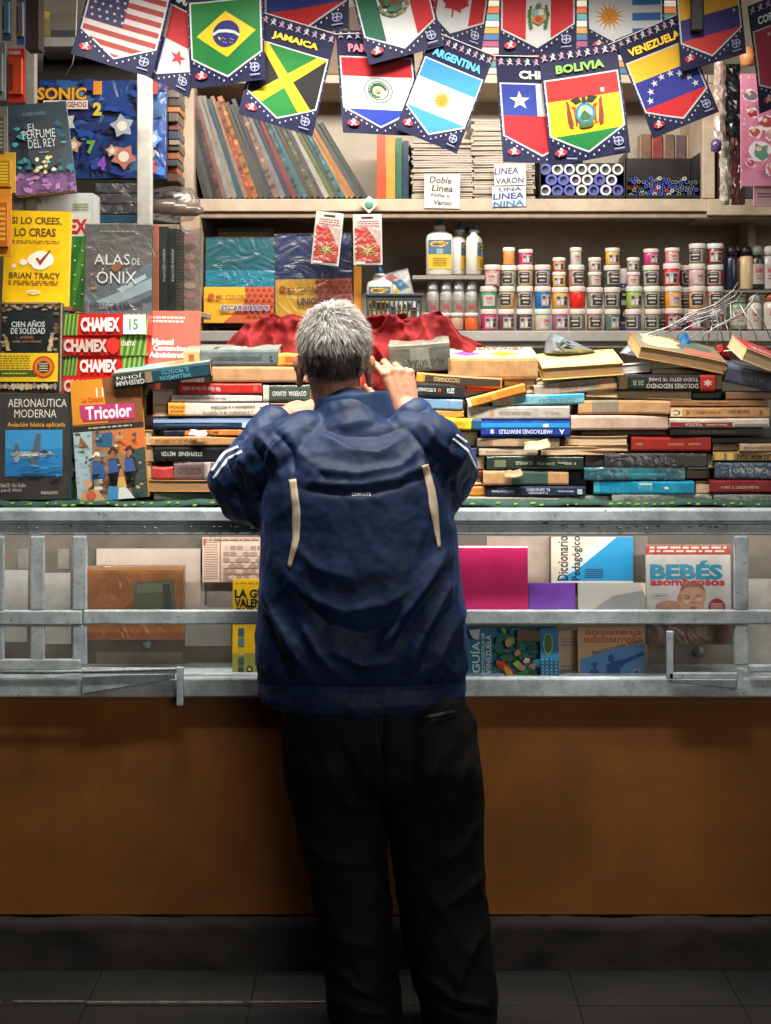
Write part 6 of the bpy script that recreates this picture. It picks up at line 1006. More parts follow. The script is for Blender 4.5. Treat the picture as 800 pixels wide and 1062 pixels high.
def mexico(f):
    f.rect(0, 29, 75, 110, WHT); f.rect(0, 29, 22, 110, (24, 100, 70)); f.rect(53, 29, 75, 110, (206, 34, 44)); x, y = 37, 55
    for k in range(18): a = math.pi * k / 17; f.blob(x + 13.5 * math.cos(a), y + 3 + 11.5 * math.sin(a), 2.2, 1.7, (80, 130, 100) if k % 3 else (206, 150, 60), k, 7, .35)
    f.blob(x, y - 3, 7, 9, (110, 74, 44), 5, 14, .22); f.raw([(x - 4, y - 8), (x - 13, y - 6), (x - 11, y + 4), (x - 4, y + 5)], (90, 60, 36)); f.raw([(x + 3, y - 10), (x + 11, y - 12), (x + 12, y + 2), (x + 4, y + 6)], (126, 86, 50)); f.ell(x - 4, y - 11, 3.4, 2.8, (96, 64, 40)); f.raw([(x - 7, y - 11), (x - 10.5, y - 9.6), (x - 7, y - 9.4)], (226, 170, 60)); f.blob(x, y + 8, 8, 3, (70, 120, 90), 6); f.ell(x - 6, y, 2.5, 5, (60, 120, 70))
def ecuador(f):
    hs(f, [((250, 180, 30), 38), ((40, 60, 140), 16), ((206, 40, 40), 40)]); x, y = 38, 66
    f.raw([(x - 16, y - 16), (x - 4, y - 12), (x, y - 15), (x + 4, y - 12), (x + 16, y - 17), (x + 9, y - 8), (x, y - 6), (x - 9, y - 8)], (40, 36, 34)); f.ell(x, y + 1, 7.4, 9, (60, 130, 160), 20); f.poly([(x - 6, y + 5), (x - 1, y - 3), (x + 6, y + 5)], (196, 206, 200)); f.poly([(x - 9, y + 9), (x - 12, y - 2), (x - 8, y - 2)], (190, 50, 50)); f.poly([(x + 9, y + 9), (x + 12, y - 2), (x + 8, y - 2)], (50, 80, 150))
def usa(f):
    f.rect(0, 29, 75, 110, (216, 206, 206))
    for k in range(7): f.rect(0, 34 + k * 11, 75, 39.5 + k * 11, (176, 70, 60)); f.k -= 1
    f.k += 1; f.rect(0, 29, 38, 72, (60, 56, 96))
    for r_ in range(6):
        for c_ in range(5): f.star(7 + c_ * 7 + (r_ % 2) * 2, 34 + r_ * 6.6, 1.9, (216, 210, 214)); f.k -= 1
    f.k += 1
def panama(f):
    f.rect(0, 29, 38, 64, WHT); f.rect(38, 29, 75, 64, (206, 40, 50)); f.rect(0, 64, 38, 110, (50, 56, 140)); f.rect(38, 64, 75, 110, WHT); f.star(20, 47, 9, (50, 56, 120)); f.star(55, 78, 9, (206, 40, 50))
def copa(f):
    f.rect(0, 29, 75, 110, (200, 60, 90))
def strip_person(f, x, y, r, c, cl):
    for a in (.6, 2.2, 3.9, 5.4): f.raw([(x + r * .25 * math.cos(a + 1.57), y + r * .25 * math.sin(a + 1.57)), (x + r * math.cos(a), y + r * math.sin(a)), (x - r * .25 * math.cos(a + 1.57), y - r * .25 * math.sin(a + 1.57))], c); f.k -= 1
    f.ell(x + .1 * r, y - r * .75, r * .3, r * .3, c, 8, cl=cl); f.k -= 1
def pennant(name, tl, tr, bl, d, draw, title, tcol, label, bow=.006, seed=0):
    tl, tr, bl = (Vector(q) for q in (tl, tr, bl)); U, Vv = (tr - tl) / 75, (bl - tl) / 112; rr = random.Random(seed); ph = rr.uniform(-.6, .6); tw = rr.uniform(-.010, .010)
    o = P(*(tl + U * 37.5), d); m = MB(); s = d / F
    def fn(x, y, k): q = tl + U * x + Vv * y; return ((q.x - 400) * s - o.x, -k, H - (q.y - HY) * s - o.z)
    f = Flag(m, 0, 0, 75, 112, fn, .00022); full = [(0, 0), (75, 0), (75, 112), (0, 112)]
    nv = paper(NAVY); c = [fn(0, 0, 0), fn(75, 0, 0), fn(75, 112, 0), fn(0, 112, 0)]; m.face(c[::-1], nv); m.face([(a[0], .0006, a[2]) for a in c], nv)
    for i in range(4): a, b = c[i], c[(i + 1) % 4]; m.face([a, b, (b[0], .0006, b[2]), (a[0], .0006, a[2])], nv)
    f.poly([(2, 27.5), (73, 27.5), (73, 84), (37.5, 105), (2, 84)], WHT, full); draw(f); f.k += 1
    for k in range(9): strip_person(f, 4.5 + k * 8.3, 6.5, 4.2, WHT if k % 2 else (206, 170, 190), full)
    f.k += 2
    if title: f.text(title, 37.5, 19, min(58, 6.6 * len(title)), 8.6, tcol, bold=.04)
    for sx in (-1, 1):
        for k in range(7): q = k / 6; x = 37.5 + sx * (4 + 29 * q); y = 108 - 20 * q; f.ell(x, y, .8, 1.2, (196, 200, 220), 6, cl=full); f.k -= 1
    for k in range(4):
        for x in (1, 74): f.ell(x, 40 + k * 11, .5, .9, (150, 156, 196), 6, cl=full); f.k -= 1
    f.k += 1; f.ell(11, 101, 6, 3.4, (206, 50, 70), 12, cl=full); strip_person(f, 11, 101, 4.6, WHT, full); f.k += 1
    f.ell(65, 99, 4.6, 4.6, (190, 196, 216), 16, cl=full); f.ell(65, 99, 3.8, 3.8, (50, 54, 116), 16, cl=full); f.rect(61.5, 98.4, 68.5, 99.4, (190, 196, 216), cl=full); f.rect(64.5, 95.5, 65.4, 102.5, (190, 196, 216), cl=full); f.rect(60, 105.6, 70, 107, (150, 156, 190), cl=full)
    wd = 75 * U.length * s
    gx = [-wd * .62 + wd * 1.24 * k / 10 for k in range(11)]; gz = [-.30 + .03 * k for k in range(12)]
    def dis(x, z):
        u = x / (wd / 2); t = -z / .25; return bow * math.cos(u * 1.5 + ph) * (0.3 + t) + tw * u * t + .003 * math.sin(u * 3.4 + ph * 5) * t + .004 * math.sin(t * 5 + ph * 3)
    GY = [[dis(x, z) for z in gz] for x in gx]
    def bend(bm):
        for x in gx: bmesh.ops.bisect_plane(bm, geom=bm.verts[:] + bm.edges[:] + bm.faces[:], plane_co=(x, 0, 0), plane_no=(1, 0, 0))
        for z in gz: bmesh.ops.bisect_plane(bm, geom=bm.verts[:] + bm.edges[:] + bm.faces[:], plane_co=(0, 0, z), plane_no=(0, 0, 1))
        for v in bm.verts:
            a = min(max((v.co.x - gx[0]) / (gx[1] - gx[0]), 0), 9.9999); b = min(max((v.co.z - gz[0]) / .03, 0), 10.9999); i, k = int(a), int(b); a -= i; b -= k
            v.co.y += (GY[i][k] * (1 - a) + GY[i + 1][k] * a) * (1 - b) + (GY[i][k + 1] * (1 - a) + GY[i + 1][k + 1] * a) * b
    ob = m.build(name, loc=o, bend=bend); tag(ob, label, 'pennant', 'flag pennants strung across the kiosk'); return ob
def auto(bl, br, up): return (bl[0] + up[0], bl[1] + up[1]), (br[0] + up[0], br[1] + up[1]), bl
Y1, G3 = (246, 200, 40), (120, 170, 60)
PN = [
 (*auto((75, 57), (157, 80), (28, -112)), 3.335, usa, 'USA', WHT, 'stars and stripes pennant tilted at the far left of the bunting'),
 (*auto((125, 66), (196, 101), (24, -106)), 3.362, panama, 'PANAMA', WHT, 'pennant with white, blue and red quarters and stars half hidden by its neighbours'),
 (*auto((197, 90), (276, 83), (-4, -116)), 3.342, brazil, 'BRASIL', Y1, 'green pennant with a yellow diamond and blue globe'),
 (*auto((272, 42), (362, 30), (0, -112)), 3.372, ecuador, 'ECUADOR', WHT, 'yellow pennant with a condor emblem behind the Jamaica one'),
 ((272, 13), (349, 36), (247, 118), 3.352, jamaica, 'JAMAICA', Y1, 'black and green pennant with a yellow saltire and JAMAICA above'),
 ((348, 31), (428, 33), (356, 138), 3.364, paraguay, 'PARAGUAY', (226, 120, 140), 'red, white and blue striped pennant with a round wreath seal'),
 (*auto((383, 67), (461, 46), (-28, -112)), 3.340, mexico, 'MEXICO', WHT, 'green, white and red pennant with an eagle crest at the top edge'),
 ((449, 32), (513, 58), (410, 133), 3.354, argentina, 'ARGENTINA', (90, 180, 230), 'light blue and white pennant with a golden sun and ARGENTINA above'),
 (*auto((432, 30), (500, 52), (16, -110)), 3.374, canada, 'CANADA', WHT, 'red and white pennant with a maple leaf at the top edge'),
 (*auto((517, 60), (598, 53), (2, -114)), 3.366, peru, 'PERU', WHT, 'red, white, red pennant with a small shield at the top edge'),
 ((514, 58), (597, 60), (522, 168), 3.362, chile, 'CHILE', WHT, 'red, white and blue pennant with one white star half behind the Bolivia one'),
 ((559, 55), (640, 43), (572, 171), 3.350, bolivia, 'BOLIVIA', G3, 'red, yellow and green pennant with a coat of arms and BOLIVIA above'),
 (*auto((609, 58), (690, 55), (0, -114)), 3.378, uruguay, 'URUGUAY', WHT, 'white and blue striped pennant with a golden sun in its corner'),
 ((638, 41), (706, 14), (678, 143), 3.356, venezuela, 'VENEZUELA', Y1, 'tilted yellow, blue and red pennant with an arc of white stars'),
 (*auto((707, 74), (773, 56), (-8, -112)), 3.340, colombia, 'COLOMBIA', WHT, 'plain yellow, blue and red pennant at the upper right with a dark clip over it'),
 ((776, 6), (850, -24), (788, 118), 3.366, copa, 'COPA  AMERICA', WHT, 'rightmost navy pennant with white lettering cut by the edge of the view')]
for i, (tl, tr, bl, d, fn_, t, tc, lb) in enumerate(PN): pennant('pennant', tl, tr, bl, d, fn_, t, tc, lb, seed=i * 7 + 1)
m = MB()
m.tube([P(-40, -70, 3.345), P(103, -56, 3.337), P(190, -28, 3.345), P(273, -34, 3.345), P(355, -46, 3.345), P(433, -66, 3.345), P(448, -82, 3.376), P(516, -58, 3.376), P(600, -62, 3.368), P(690, -60, 3.378), P(765, -56, 3.344), P(870, -70, 3.345)], .0012, pm((210, 206, 196), .7, 0), 5)
m.tube([P(-40, -30, 3.36), P(150, -40, 3.36), P(272, 12.5, 3.3535), P(349, 35, 3.3535), P(428, 32.5, 3.366), P(449, 31.5, 3.3555), P(513, 57.5, 3.3555), P(597, 59, 3.3635), P(640, 42.5, 3.352), P(706, 13.5, 3.3575), P(776, 5, 3.367), P(860, -30, 3.367)], .0012, pm((210, 206, 196), .7, 0), 5)
tag(m.build('bunting_string'), 'pale strings carrying the row of flag pennants', 'string')
m = MB(); dd = 3.325; m.box(xf(717, dd), xf(731, dd), dd, dd + .012, zf(32, dd), zf(-70, dd), pm((30, 28, 28), .5, .2)); tag(m.build('strap_clip', bevel=.005), 'dark strap hanging in front of the upper right pennant', 'strap')
# ------------------------------------------------------------------ the customer
MY = 3.17
def M(px, py, y=MY): return Vector(((px - 400) / 436, y, (1062 - py) / 436))
def fix_y(px, py, y):           # point seen at this pixel when it stands at depth y
    return P(px, py, y)
def ball(m, c, r, mat=None, sc=(1, 1, 1), n=14):
    vs = []; fs = []; c = Vector(c)
    for i in range(n + 1):
        t = math.pi * i / n
        for k in range(n * 2): p = math.pi * k / n; vs.append((c.x + r * sc[0] * math.sin(t) * math.cos(p), c.y + r * sc[1] * math.sin(t) * math.sin(p), c.z + r * sc[2] * math.cos(t)))
    w = n * 2
    for i in range(n):
        for k in range(w): fs.append((i * w + k, (i + 1) * w + k, (i + 1) * w + (k + 1) % w, i * w + (k + 1) % w))
    m.add(vs, fs, mat or DUMMY)
def cone(m, a, b, ra, rb, n=16):
    "rounded cone between two joints"
    a, b = Vector(a), Vector(b); t = (b - a); L = t.length
    if L < 1e-6: return
    t.normalize(); u = t.cross(Vector((.31, .77, .2))).normalized(); w = t.cross(u); rings = []
    for i in range(6): g = math.pi / 2 * (1 - i / 5); rings.append((a - t * ra * math.sin(g), max(ra * math.cos(g), ra * .02)))
    for i in range(6): g = math.pi / 2 * i / 5; rings.append((b + t * rb * math.sin(g), max(rb * math.cos(g), rb * .02)))
    vs = [c + u * (r * math.cos(2 * math.pi * k / n)) + w * (r * math.sin(2 * math.pi * k / n)) for c, r in rings for k in range(n)]
    fs = [(i * n + k, i * n + (k + 1) % n, (i + 1) * n + (k + 1) % n, (i + 1) * n + k) for i in range(len(rings) - 1) for k in range(n)] + [tuple(range(n))[::-1], tuple((len(rings) - 1) * n + k for k in range(n))]
    m.add(vs, fs, DUMMY)
def chain(m, pts, rs):
    for i in range(len(pts) - 1): cone(m, pts[i], pts[i + 1], rs[i], rs[i + 1])
def loft(m, rings, n=32, pw=1.0):
    "rings: (cx, cy, z, half width, half depth)"
    vs = []
    for cx, cy, z, hw, hd in rings:
        for k in range(n):
            a = 2 * math.pi * k / n; c, s = math.cos(a), math.sin(a); vs.append((cx + hw * math.copysign(abs(c) ** pw, c), cy + hd * math.copysign(abs(s) ** pw, s), z))
    fs = [(i * n + k, i * n + (k + 1) % n, (i + 1) * n + (k + 1) % n, (i + 1) * n + k) for i in range(len(rings) - 1) for k in range(n)] + [tuple(range(n))[::-1], tuple((len(rings) - 1) * n + k for k in range(n))]
    m.add(vs, fs, DUMMY)
DUMMY = pm((200, 200, 200), .5, 0)
def remesh(m, voxel, smooth, name, mat):
    o = m.build('work', fix=True); r = o.modifiers.new('r', 'REMESH'); r.mode = 'VOXEL'; r.voxel_size = voxel
    if smooth: s = o.modifiers.new('s', 'SMOOTH'); s.factor = .5; s.iterations = smooth
    bpy.context.view_layer.update(); me = bpy.data.meshes.new_from_object(o.evaluated_get(bpy.context.evaluated_depsgraph_get())); bpy.data.objects.remove(o)
    me.materials.clear(); me.materials.append(mat); me.polygons.foreach_set('use_smooth', [True] * len(me.polygons)); me.polygons.foreach_set('material_index', [0] * len(me.polygons)); me.name = name
    return me
def arrays(me):
    n = len(me.vertices); co = np.empty(n * 3); me.vertices.foreach_get('co', co); no = np.empty(n * 3); me.vertices.foreach_get('normal', no); return co.reshape(-1, 3), no.reshape(-1, 3)
def to_px(co): return 400 + co[:, 0] / co[:, 1] * F, HY + (H - co[:, 2]) / co[:, 1] * F
def seg_dist(px, py, pts):
    best = np.full(px.shape, 1e9); par = np.zeros(px.shape)
    for i in range(len(pts) - 1):
        (ax, ay), (bx, by) = pts[i], pts[i + 1]; dx, dy = bx - ax, by - ay; t = np.clip(((px - ax) * dx + (py - ay) * dy) / (dx * dx + dy * dy), 0, 1); dd = np.hypot(px - ax - t * dx, py - ay - t * dy); k = dd < best; par[k] = ((i + t) / (len(pts) - 1))[k]; best = np.minimum(best, dd)
    return best, par
def folds(me, lst, keep=lambda co, no: np.ones(len(co))):
    co, no = arrays(me); px, py = to_px(co); wgt = keep(co, no); off = np.zeros(len(co))
    for pts, width, amp in lst:
        dd, par = seg_dist(px, py, pts); taper = np.clip(np.minimum(par, 1 - par) * 5 + .12, 0, 1); off += amp * (.55 * np.exp(-(dd / (width * .8)) ** 2) + .6 * np.exp(-dd / (width * .42))) * taper
    co = co + no * (off * wgt)[:, None]; me.vertices.foreach_set('co', co.ravel()); me.update()
def wrinkle(me, fn):
    co, no = arrays(me); off = np.array([fn(Vector(c), Vector(n)) for c, n in zip(co, no)]); co = co + no * off[:, None]; me.vertices.foreach_set('co', co.ravel()); me.update()
HC = P(347, 373, 3.25)      # head centre
SH_L, EL_L, WR_L = P(300, 470, 3.16), P(248, 500, 3.27), P(288, 437, 3.37)
SH_R, EL_R, WR_R = P(446, 466, 3.16), P(463, 487, 3.28), P(426, 430, 3.36)
NK = P(364, 436, 3.17)
person = empty('person', (M(400, 1062).x, MY, .006), 'grey haired man in a navy tracksuit top, hands raised to his face at the counter', 'person')
def skid(me_or_o, name):
    o = bpy.data.objects.new(name, me_or_o) if isinstance(me_or_o, bpy.types.Mesh) else me_or_o
    if o.name not in COL.objects: COL.objects.link(o)
    o.parent = person; o.matrix_parent_inverse = Matrix.Translation(person.location).inverted(); return o
# ---- body (one continuous mesh)
skin = pm((196, 136, 106), .5, .3, 55, bump=.5, detail=8)
m = MB()
ball(m, HC + Vector((0, 0, .02)), 1, sc=(.079, .098, .105)); ball(m, HC + Vector((0, .03, -.045)), 1, sc=(.062, .075, .085)); ball(m, HC + Vector((0, .055, -.09)), 1, sc=(.045, .045, .036))
cone(m, HC + Vector((0, .105, -.012)), HC + Vector((0, .122, -.04)), .009, .015, 10); ball(m, HC + Vector((0, .125, -.044)), .014)      # nose
for sx in (-1, 1):
    ball(m, HC + Vector((sx * .031, .092, .0)), .013); cone(m, HC + Vector((sx * .015, .1, .018)), HC + Vector((sx * .048, .086, .018)), .009, .008, 10)      # eyes, brows
    e = HC + Vector((sx * .083, .004, -.022)); ball(m, e, 1, sc=(.011, .021, .036)); ball(m, e + Vector((sx * .006, -.004, .012)), 1, sc=(.011, .018, .022)); ball(m, e + Vector((sx * .002, .002, -.032)), 1, sc=(.009, .012, .014))
cone(m, HC + Vector((-.02, .102, -.072)), HC + Vector((.02, .102, -.072)), .008, .008, 10); cone(m, HC + Vector((-.015, .1, -.083)), HC + Vector((.015, .1, -.083)), .008, .008, 10)
chain(m, [HC + Vector((0, .0, -.05)), HC + Vector((.012, -.02, -.11)), NK + Vector((0, .01, -.02))], [.062, .058, .07])
loft(m, [(M(378, 735).x, MY, .75, .16, .11), (M(376, 650).x, MY, .95, .17, .12), (M(372, 560).x, MY + .0, 1.15, .17, .12), (M(368, 480).x, MY + .01, 1.33, .16, .09), (M(366, 455).x, MY + .01, 1.39, .10, .06)])
chain(m, [SH_L + Vector((.02, 0, -.01)), EL_L, WR_L], [.055, .042, .03]); chain(m, [SH_R + Vector((-.02, 0, -.01)), EL_R, WR_R], [.055, .042, .03])
HL, HR = (M(345, 770), M(430, 770)); chain(m, [M(352, 760), M(362, 900), M(375, 1030)], [.09, .065, .045]); chain(m, [M(430, 760), M(452, 900), M(468, 1030)], [.09, .065, .045])
for f_ in (M(375, 1030), M(470, 1030)): chain(m, [f_, f_ + Vector((0, -.03, -.035)), f_ + Vector((0, .1, -.045))], [.045, .035, .03])
def hand(m, wrist, dirv, backn, thumb_side, curls, spread=.10, ln=.094, thumb=(.5, .3)):
    d_ = dirv.normalized(); b_ = (backn - d_ * backn.dot(d_)).normalized(); s_ = d_.cross(b_).normalized()
    if s_.dot(thumb_side) < 0: s_ = -s_           # s_ points to the thumb side
    pos = (.033, .011, -.011, -.032); kl = (1.0, 1.03, .98, .90); fl = (.046, .051, .047, .037); rr = (.0098, .0102, .0096, .0084)
    for i in range(4):
        k = wrist + d_ * ln * kl[i] + s_ * pos[i]; cone(m, wrist + s_ * pos[i] * .55 + d_ * .008, k, .015, .0122, 12); dv = (d_ + s_ * spread * pos[i] / .03).normalized(); p = k; a = 0
        ball(m, k + b_ * .0025, .0118)
        for j in range(3):
            a += curls[i][j]; v = dv * math.cos(a) - b_ * math.sin(a); q = p + v * fl[i] * (1, .62, .48)[j]; cone(m, p, q, rr[i] * (1, .93, .86)[j], rr[i] * (.95, .87, .72)[j], 12); p = q
    t0 = wrist + d_ * .022 + s_ * .022 - b_ * .004; t1 = t0 + (d_ * .55 + s_ * .75 - b_ * .25).normalized() * .042; t2 = t1 + (d_ * .85 + s_ * thumb[0] - b_ * thumb[1]).normalized() * .034; t3 = t2 + (d_ * .9 + s_ * (thumb[0] - .3) - b_ * (thumb[1] + .2)).normalized() * .026
    chain(m, [t0, t1, t2, t3], [.0165, .0122, .0108, .0084])
    chain(m, [wrist - d_ * .03, wrist + d_ * .02], [.027, .026])
hand(m, P(424, 430, 3.345), Vector((-.27, .10, 1.0)), Vector((.25, -1, .25)), Vector((-1, 0, 0)), [(.75, .8, .4), (.9, .85, .4), (1.05, .9, .4), (1.2, 1, .5)], spread=.2, ln=.112)
hand(m, P(290, 435, 3.37), Vector((.93, .34, .18)), Vector((-.15, -.75, .8)), Vector((.1, .2, 1)), [(.5, .7, .4), (.55, .7, .4), (.6, .75, .4), (.7, .8, .5)], spread=.12)
bm_ = remesh(m, .0036, 3, 'body', skin); body = skid(bm_, 'body')
co, no = arrays(bm_); bm_.materials.append(pm((236, 232, 226), .2, 0)); bm_.materials.append(pm((50, 34, 26), .2, 0)); bm_.materials.append(pm((170, 92, 84), .45, .1)); idx = [0] * len(bm_.polygons)
for p in bm_.polygons:
    c = p.center
    for sx in (-1, 1):
        e = HC + Vector((sx * .031, .104, .0))
        if (c - e).length < .008: idx[p.index] = 1
        if (c - e - Vector((0, .003, 0))).length < .0045: idx[p.index] = 2
    q = c - HC
    if abs(q.x) < .024 and q.y > .1 and -.088 < q.z < -.069: idx[p.index] = 3
bm_.polygons.foreach_set('material_index', idx)
# ---- jacket
def jacket_mat():
    m_ = bpy.data.materials.new('navy_satin'); m_.use_nodes = True; n = m_.node_tree; b = n.nodes['Principled BSDF']; t = n.nodes.new('ShaderNodeTexCoord'); z = n.nodes.new('ShaderNodeTexNoise'); z.inputs['Scale'].default_value = 18; z.inputs['Detail'].default_value = 6
    r = n.nodes.new('ShaderNodeValToRGB'); r.color_ramp.elements[0].position = .3; r.color_ramp.elements[0].color = lin((18, 33, 62)); r.color_ramp.elements[1].position = .7; r.color_ramp.elements[1].color = lin((31, 54, 92))
    w = n.nodes.new('ShaderNodeTexNoise'); w.inputs['Scale'].default_value = 700; u = n.nodes.new('ShaderNodeBump'); u.inputs['Strength'].default_value = .12; u.inputs['Distance'].default_value = .001
    n.links.new(t.outputs['Object'], z.inputs['Vector']); n.links.new(t.outputs['Object'], w.inputs['Vector']); n.links.new(z.outputs[0], r.inputs[0]); n.links.new(r.outputs[0], b.inputs['Base Color']); n.links.new(w.outputs[0], u.inputs['Height']); n.links.new(u.outputs[0], b.inputs['Normal'])
    b.inputs['Roughness'].default_value = .58; b.inputs['Sheen Weight'].default_value = .22; b.inputs['Sheen Roughness'].default_value = .35; b.inputs['Sheen Tint'].default_value = lin((70, 120, 220)); b.inputs['Specular IOR Level'].default_value = .3
    return m_
jm = jacket_mat(); m = MB()
def ring(px0, px1, py, yc, hd): q0, q1 = P(px0, py, yc), P(px1, py, yc); return ((q0.x + q1.x) / 2, yc, P(0, py, yc - hd * .85).z, (q1.x - q0.x) / 2, hd)
loft(m, [ring(272, 478, 741, MY, .165), ring(268, 483, 733, MY, .172), ring(270, 481, 714, MY, .165), ring(266, 485, 702, MY, .178), ring(267, 484, 670, MY - .005, .186), ring(270, 480, 630, MY - .005, .184), ring(270, 476, 590, MY - .005, .185), ring(272, 472, 550, MY, .175), ring(274, 466, 515, MY, .165), ring(280, 462, 490, MY + .005, .15), ring(288, 458, 468, MY + .01, .13), ring(300, 446, 452, MY + .015, .105), ring(318, 428, 440, MY + .02, .085)], pw=.86)
chain(m, [P(318, 456, 3.17), SH_L, EL_L], [.07, .083, .072]); chain(m, [EL_L, P(262, 478, 3.32), WR_L + Vector((-.012, -.01, -.008))], [.072, .062, .048])
chain(m, [P(425, 456, 3.17), SH_R, EL_R], [.07, .083, .076]); chain(m, [EL_R, P(455, 468, 3.32), WR_R + Vector((.014, -.005, -.012))], [.074, .062, .048])
chain(m, [P(366, 452, 3.19), P(364, 440, 3.20)], [.105, .09])
chain(m, [P(252, 518, 3.25), P(286, 524, 3.19)], [.055, .06]); chain(m, [P(466, 500, 3.25), P(448, 520, 3.19)], [.055, .06])
jme = remesh(m, .0052, 12, 'jacket', jm)
back_w = lambda co, no: np.clip(-no[:, 1] * 1.6 + .25, 0, 1)
folds(jme, [
 ([(305, 506), (345, 512), (375, 512), (410, 506), (440, 494), (468, 470)], 5, -.006), ([(300, 498), (345, 503), (375, 503), (410, 497), (440, 484), (466, 460)], 6, .006),       # yoke seam
 ([(330, 448), (362, 466), (392, 470), (420, 455)], 9, .006), ([(300, 462), (330, 488), (372, 492), (415, 484), (446, 456)], 9, .008), ([(312, 474), (340, 496)], 6, -.005), ([(322, 440), (352, 452), (395, 452), (425, 440)], 6, -.005),
 ([(268, 450), (288, 474), (292, 500)], 6, .010), ([(284, 446), (304, 468), (306, 492)], 5, -.008), ([(258, 452), (272, 480), (276, 510)], 5, -.008), ([(246, 458), (258, 490), (264, 524)], 5, .009), ([(232, 468), (244, 500), (254, 532)], 5, -.007), ([(272, 446), (262, 470), (244, 490)], 5, .008), ([(300, 444), (284, 462), (270, 492)], 4, .007),
 ([(452, 446), (440, 468), (436, 492)], 6, .009), ([(470, 452), (462, 478), (458, 510)], 5, -.008), ([(482, 460), (474, 486), (466, 515)], 5, .009), ([(440, 440), (458, 462), (478, 478)], 5, .008), ([(425, 446), (444, 472), (470, 492)], 4, -.006), ([(492, 470), (486, 496), (474, 518)], 4, -.006),
 ([(276, 596), (284, 632), (300, 664), (322, 700)], 9, .016), ([(272, 628), (284, 668), (298, 704)], 8, -.010), ([(286, 580), (318, 618), (358, 634), (400, 626), (440, 600)], 14, .012), ([(300, 606), (340, 648), (380, 658), (420, 640)], 12, -.010),
 ([(466, 566), (440, 606), (414, 642), (394, 676)], 9, .018), ([(474, 590), (452, 630), (432, 668), (420, 700)], 8, .015), ([(470, 574), (440, 624), (408, 670)], 6, -.010), ([(480, 630), (462, 664), (446, 700)], 8, .013), ([(470, 625), (450, 660), (434, 700)], 5, -.009), ([(340, 672), (376, 690), (414, 684)], 12, .010), ([(310, 640), (330, 676), (352, 702)], 8, .009), ([(300, 560), (330, 590), (370, 600)], 10, .006),
 ([(262, 708), (300, 713), (375, 715), (450, 712), (492, 706)], 3.5, -.010)], back_w)
wrinkle(jme, lambda c, n: (.0035 * noise.noise(Vector((c.x * 9, c.y * 9, c.z * 13))) + .0014 * noise.noise(Vector((c.x * 22, c.y * 18, c.z * 26 + c.x * 12)))) + (.0006 * math.sin(c.x * 420) if c.z < P(0, 716, MY).z and c.z > .6 else 0))
def ridge(c, a, f):
    q = a @ c; v = noise.noise(Vector((q.x * f, q.y * f * .5, q.z * f * .28))); return (1 - min(1, abs(v) * 3.2))
RA = Matrix.Rotation(math.radians(35), 3, 'Y'); RB = Matrix.Rotation(math.radians(-40), 3, 'Y')
wrinkle(jme, lambda c, n: (.0036 * ridge(c, RA, 14) + .003 * ridge(c + Vector((3, 1, 2)), RB, 16)) * (.15 + .85 * min(1, max(0, abs(c.x + .06) * 5))) * (1 if c.z > .8 else .3) + .0012 * noise.noise(c * 60))
arm = lambda c: max(0., 1 - min(abs((c - EL_L).length), abs((c - EL_R).length)) / .2)
wrinkle(jme, lambda c, n: arm(c) * (.004 * noise.noise(Vector((c.x * 26 + c.z * 10, c.y * 22, c.z * 34))) + .007 * ridge(c, RA if c.x < -.06 else RB, 26)))
jacket = skid(jme, 'jacket'); ss = jacket.modifiers.new('s', 'SUBSURF'); ss.levels = 0; ss.render_levels = 1
co, no = arrays(jme); bvh = BVHTree.FromPolygons([tuple(c) for c in co], [tuple(p.vertices) for p in jme.polygons])
eye = Vector((0, 0, H))
def on_jacket(px, py, lift=.0015):
    dr = (P(px, py, 3.2) - eye).normalized(); h = bvh.ray_cast(eye, dr); 
    if h[0] is None: return None
    return h[0] - dr * lift
def ribbon(pts, ws, mat, name, par, lift=.002):
    m = MB(); n = 26; vs = []; ok = []
    for i in range(n + 1):
        t = i / n * (len(pts) - 1); k = min(int(t), len(pts) - 2); u = t - k; x = pts[k][0] * (1 - u) + pts[k + 1][0] * u; y = pts[k][1] * (1 - u) + pts[k + 1][1] * u; w = float(np.interp(i / n, [0, .5, 1], ws)); dx, dy = pts[k + 1][0] - pts[k][0], pts[k + 1][1] - pts[k][1]; L = math.hypot(dx, dy); nx, ny = -dy / L, dx / L
        row = [on_jacket(x + nx * w * q, y + ny * w * q, lift) for q in (-.5, -.17, .17, .5)]
        if any(r is None for r in row): continue
        vs += row
    r = len(vs) // 4; m.add(vs, [(i * 4 + k, i * 4 + k + 1, i * 4 + k + 5, i * 4 + k + 4) for i in range(r - 1) for k in range(3)], mat, True); o = m.build(name); o.parent = par; sd_ = o.modifiers.new('t', 'SOLIDIFY'); sd_.thickness = .0012; sd_.offset = 0; return o
cream = pm((226, 204, 172), .5, .12, 30); wht = pm((214, 220, 230), .5, .1, 30)
ribbon([(303.5, 497), (307.5, 530), (307, 560), (300, 588)], (7.5, 8.5, 4), cream, 'piping', jacket); ribbon([(441, 482), (448, 510), (452, 540), (456, 568)], (7, 9, 3), cream, 'piping', jacket)
for a in ([(247, 463), (232, 470), (219, 489)], [(251, 468), (236, 476), (221, 497)]): ribbon(a, (2.6, 2.8, 2.4), wht, 'sleeve_stripe', jacket)
for a in ([(474, 451), (488, 462), (497, 480)], [(470, 455), (485, 467), (495, 487)]): ribbon(a, (2.2, 2.4, 2.2), wht, 'sleeve_stripe', jacket)
v, f = text_geo('CLIMALITE', .03); m = MB(); q = [on_jacket(365 + a * 20, 514.5 - b * 3.6 - .0 * a, .0022) for a, b in v]; m.add(q, f, wht); o = m.build('chest_lettering'); o.name = 'back_lettering'; o.parent = jacket
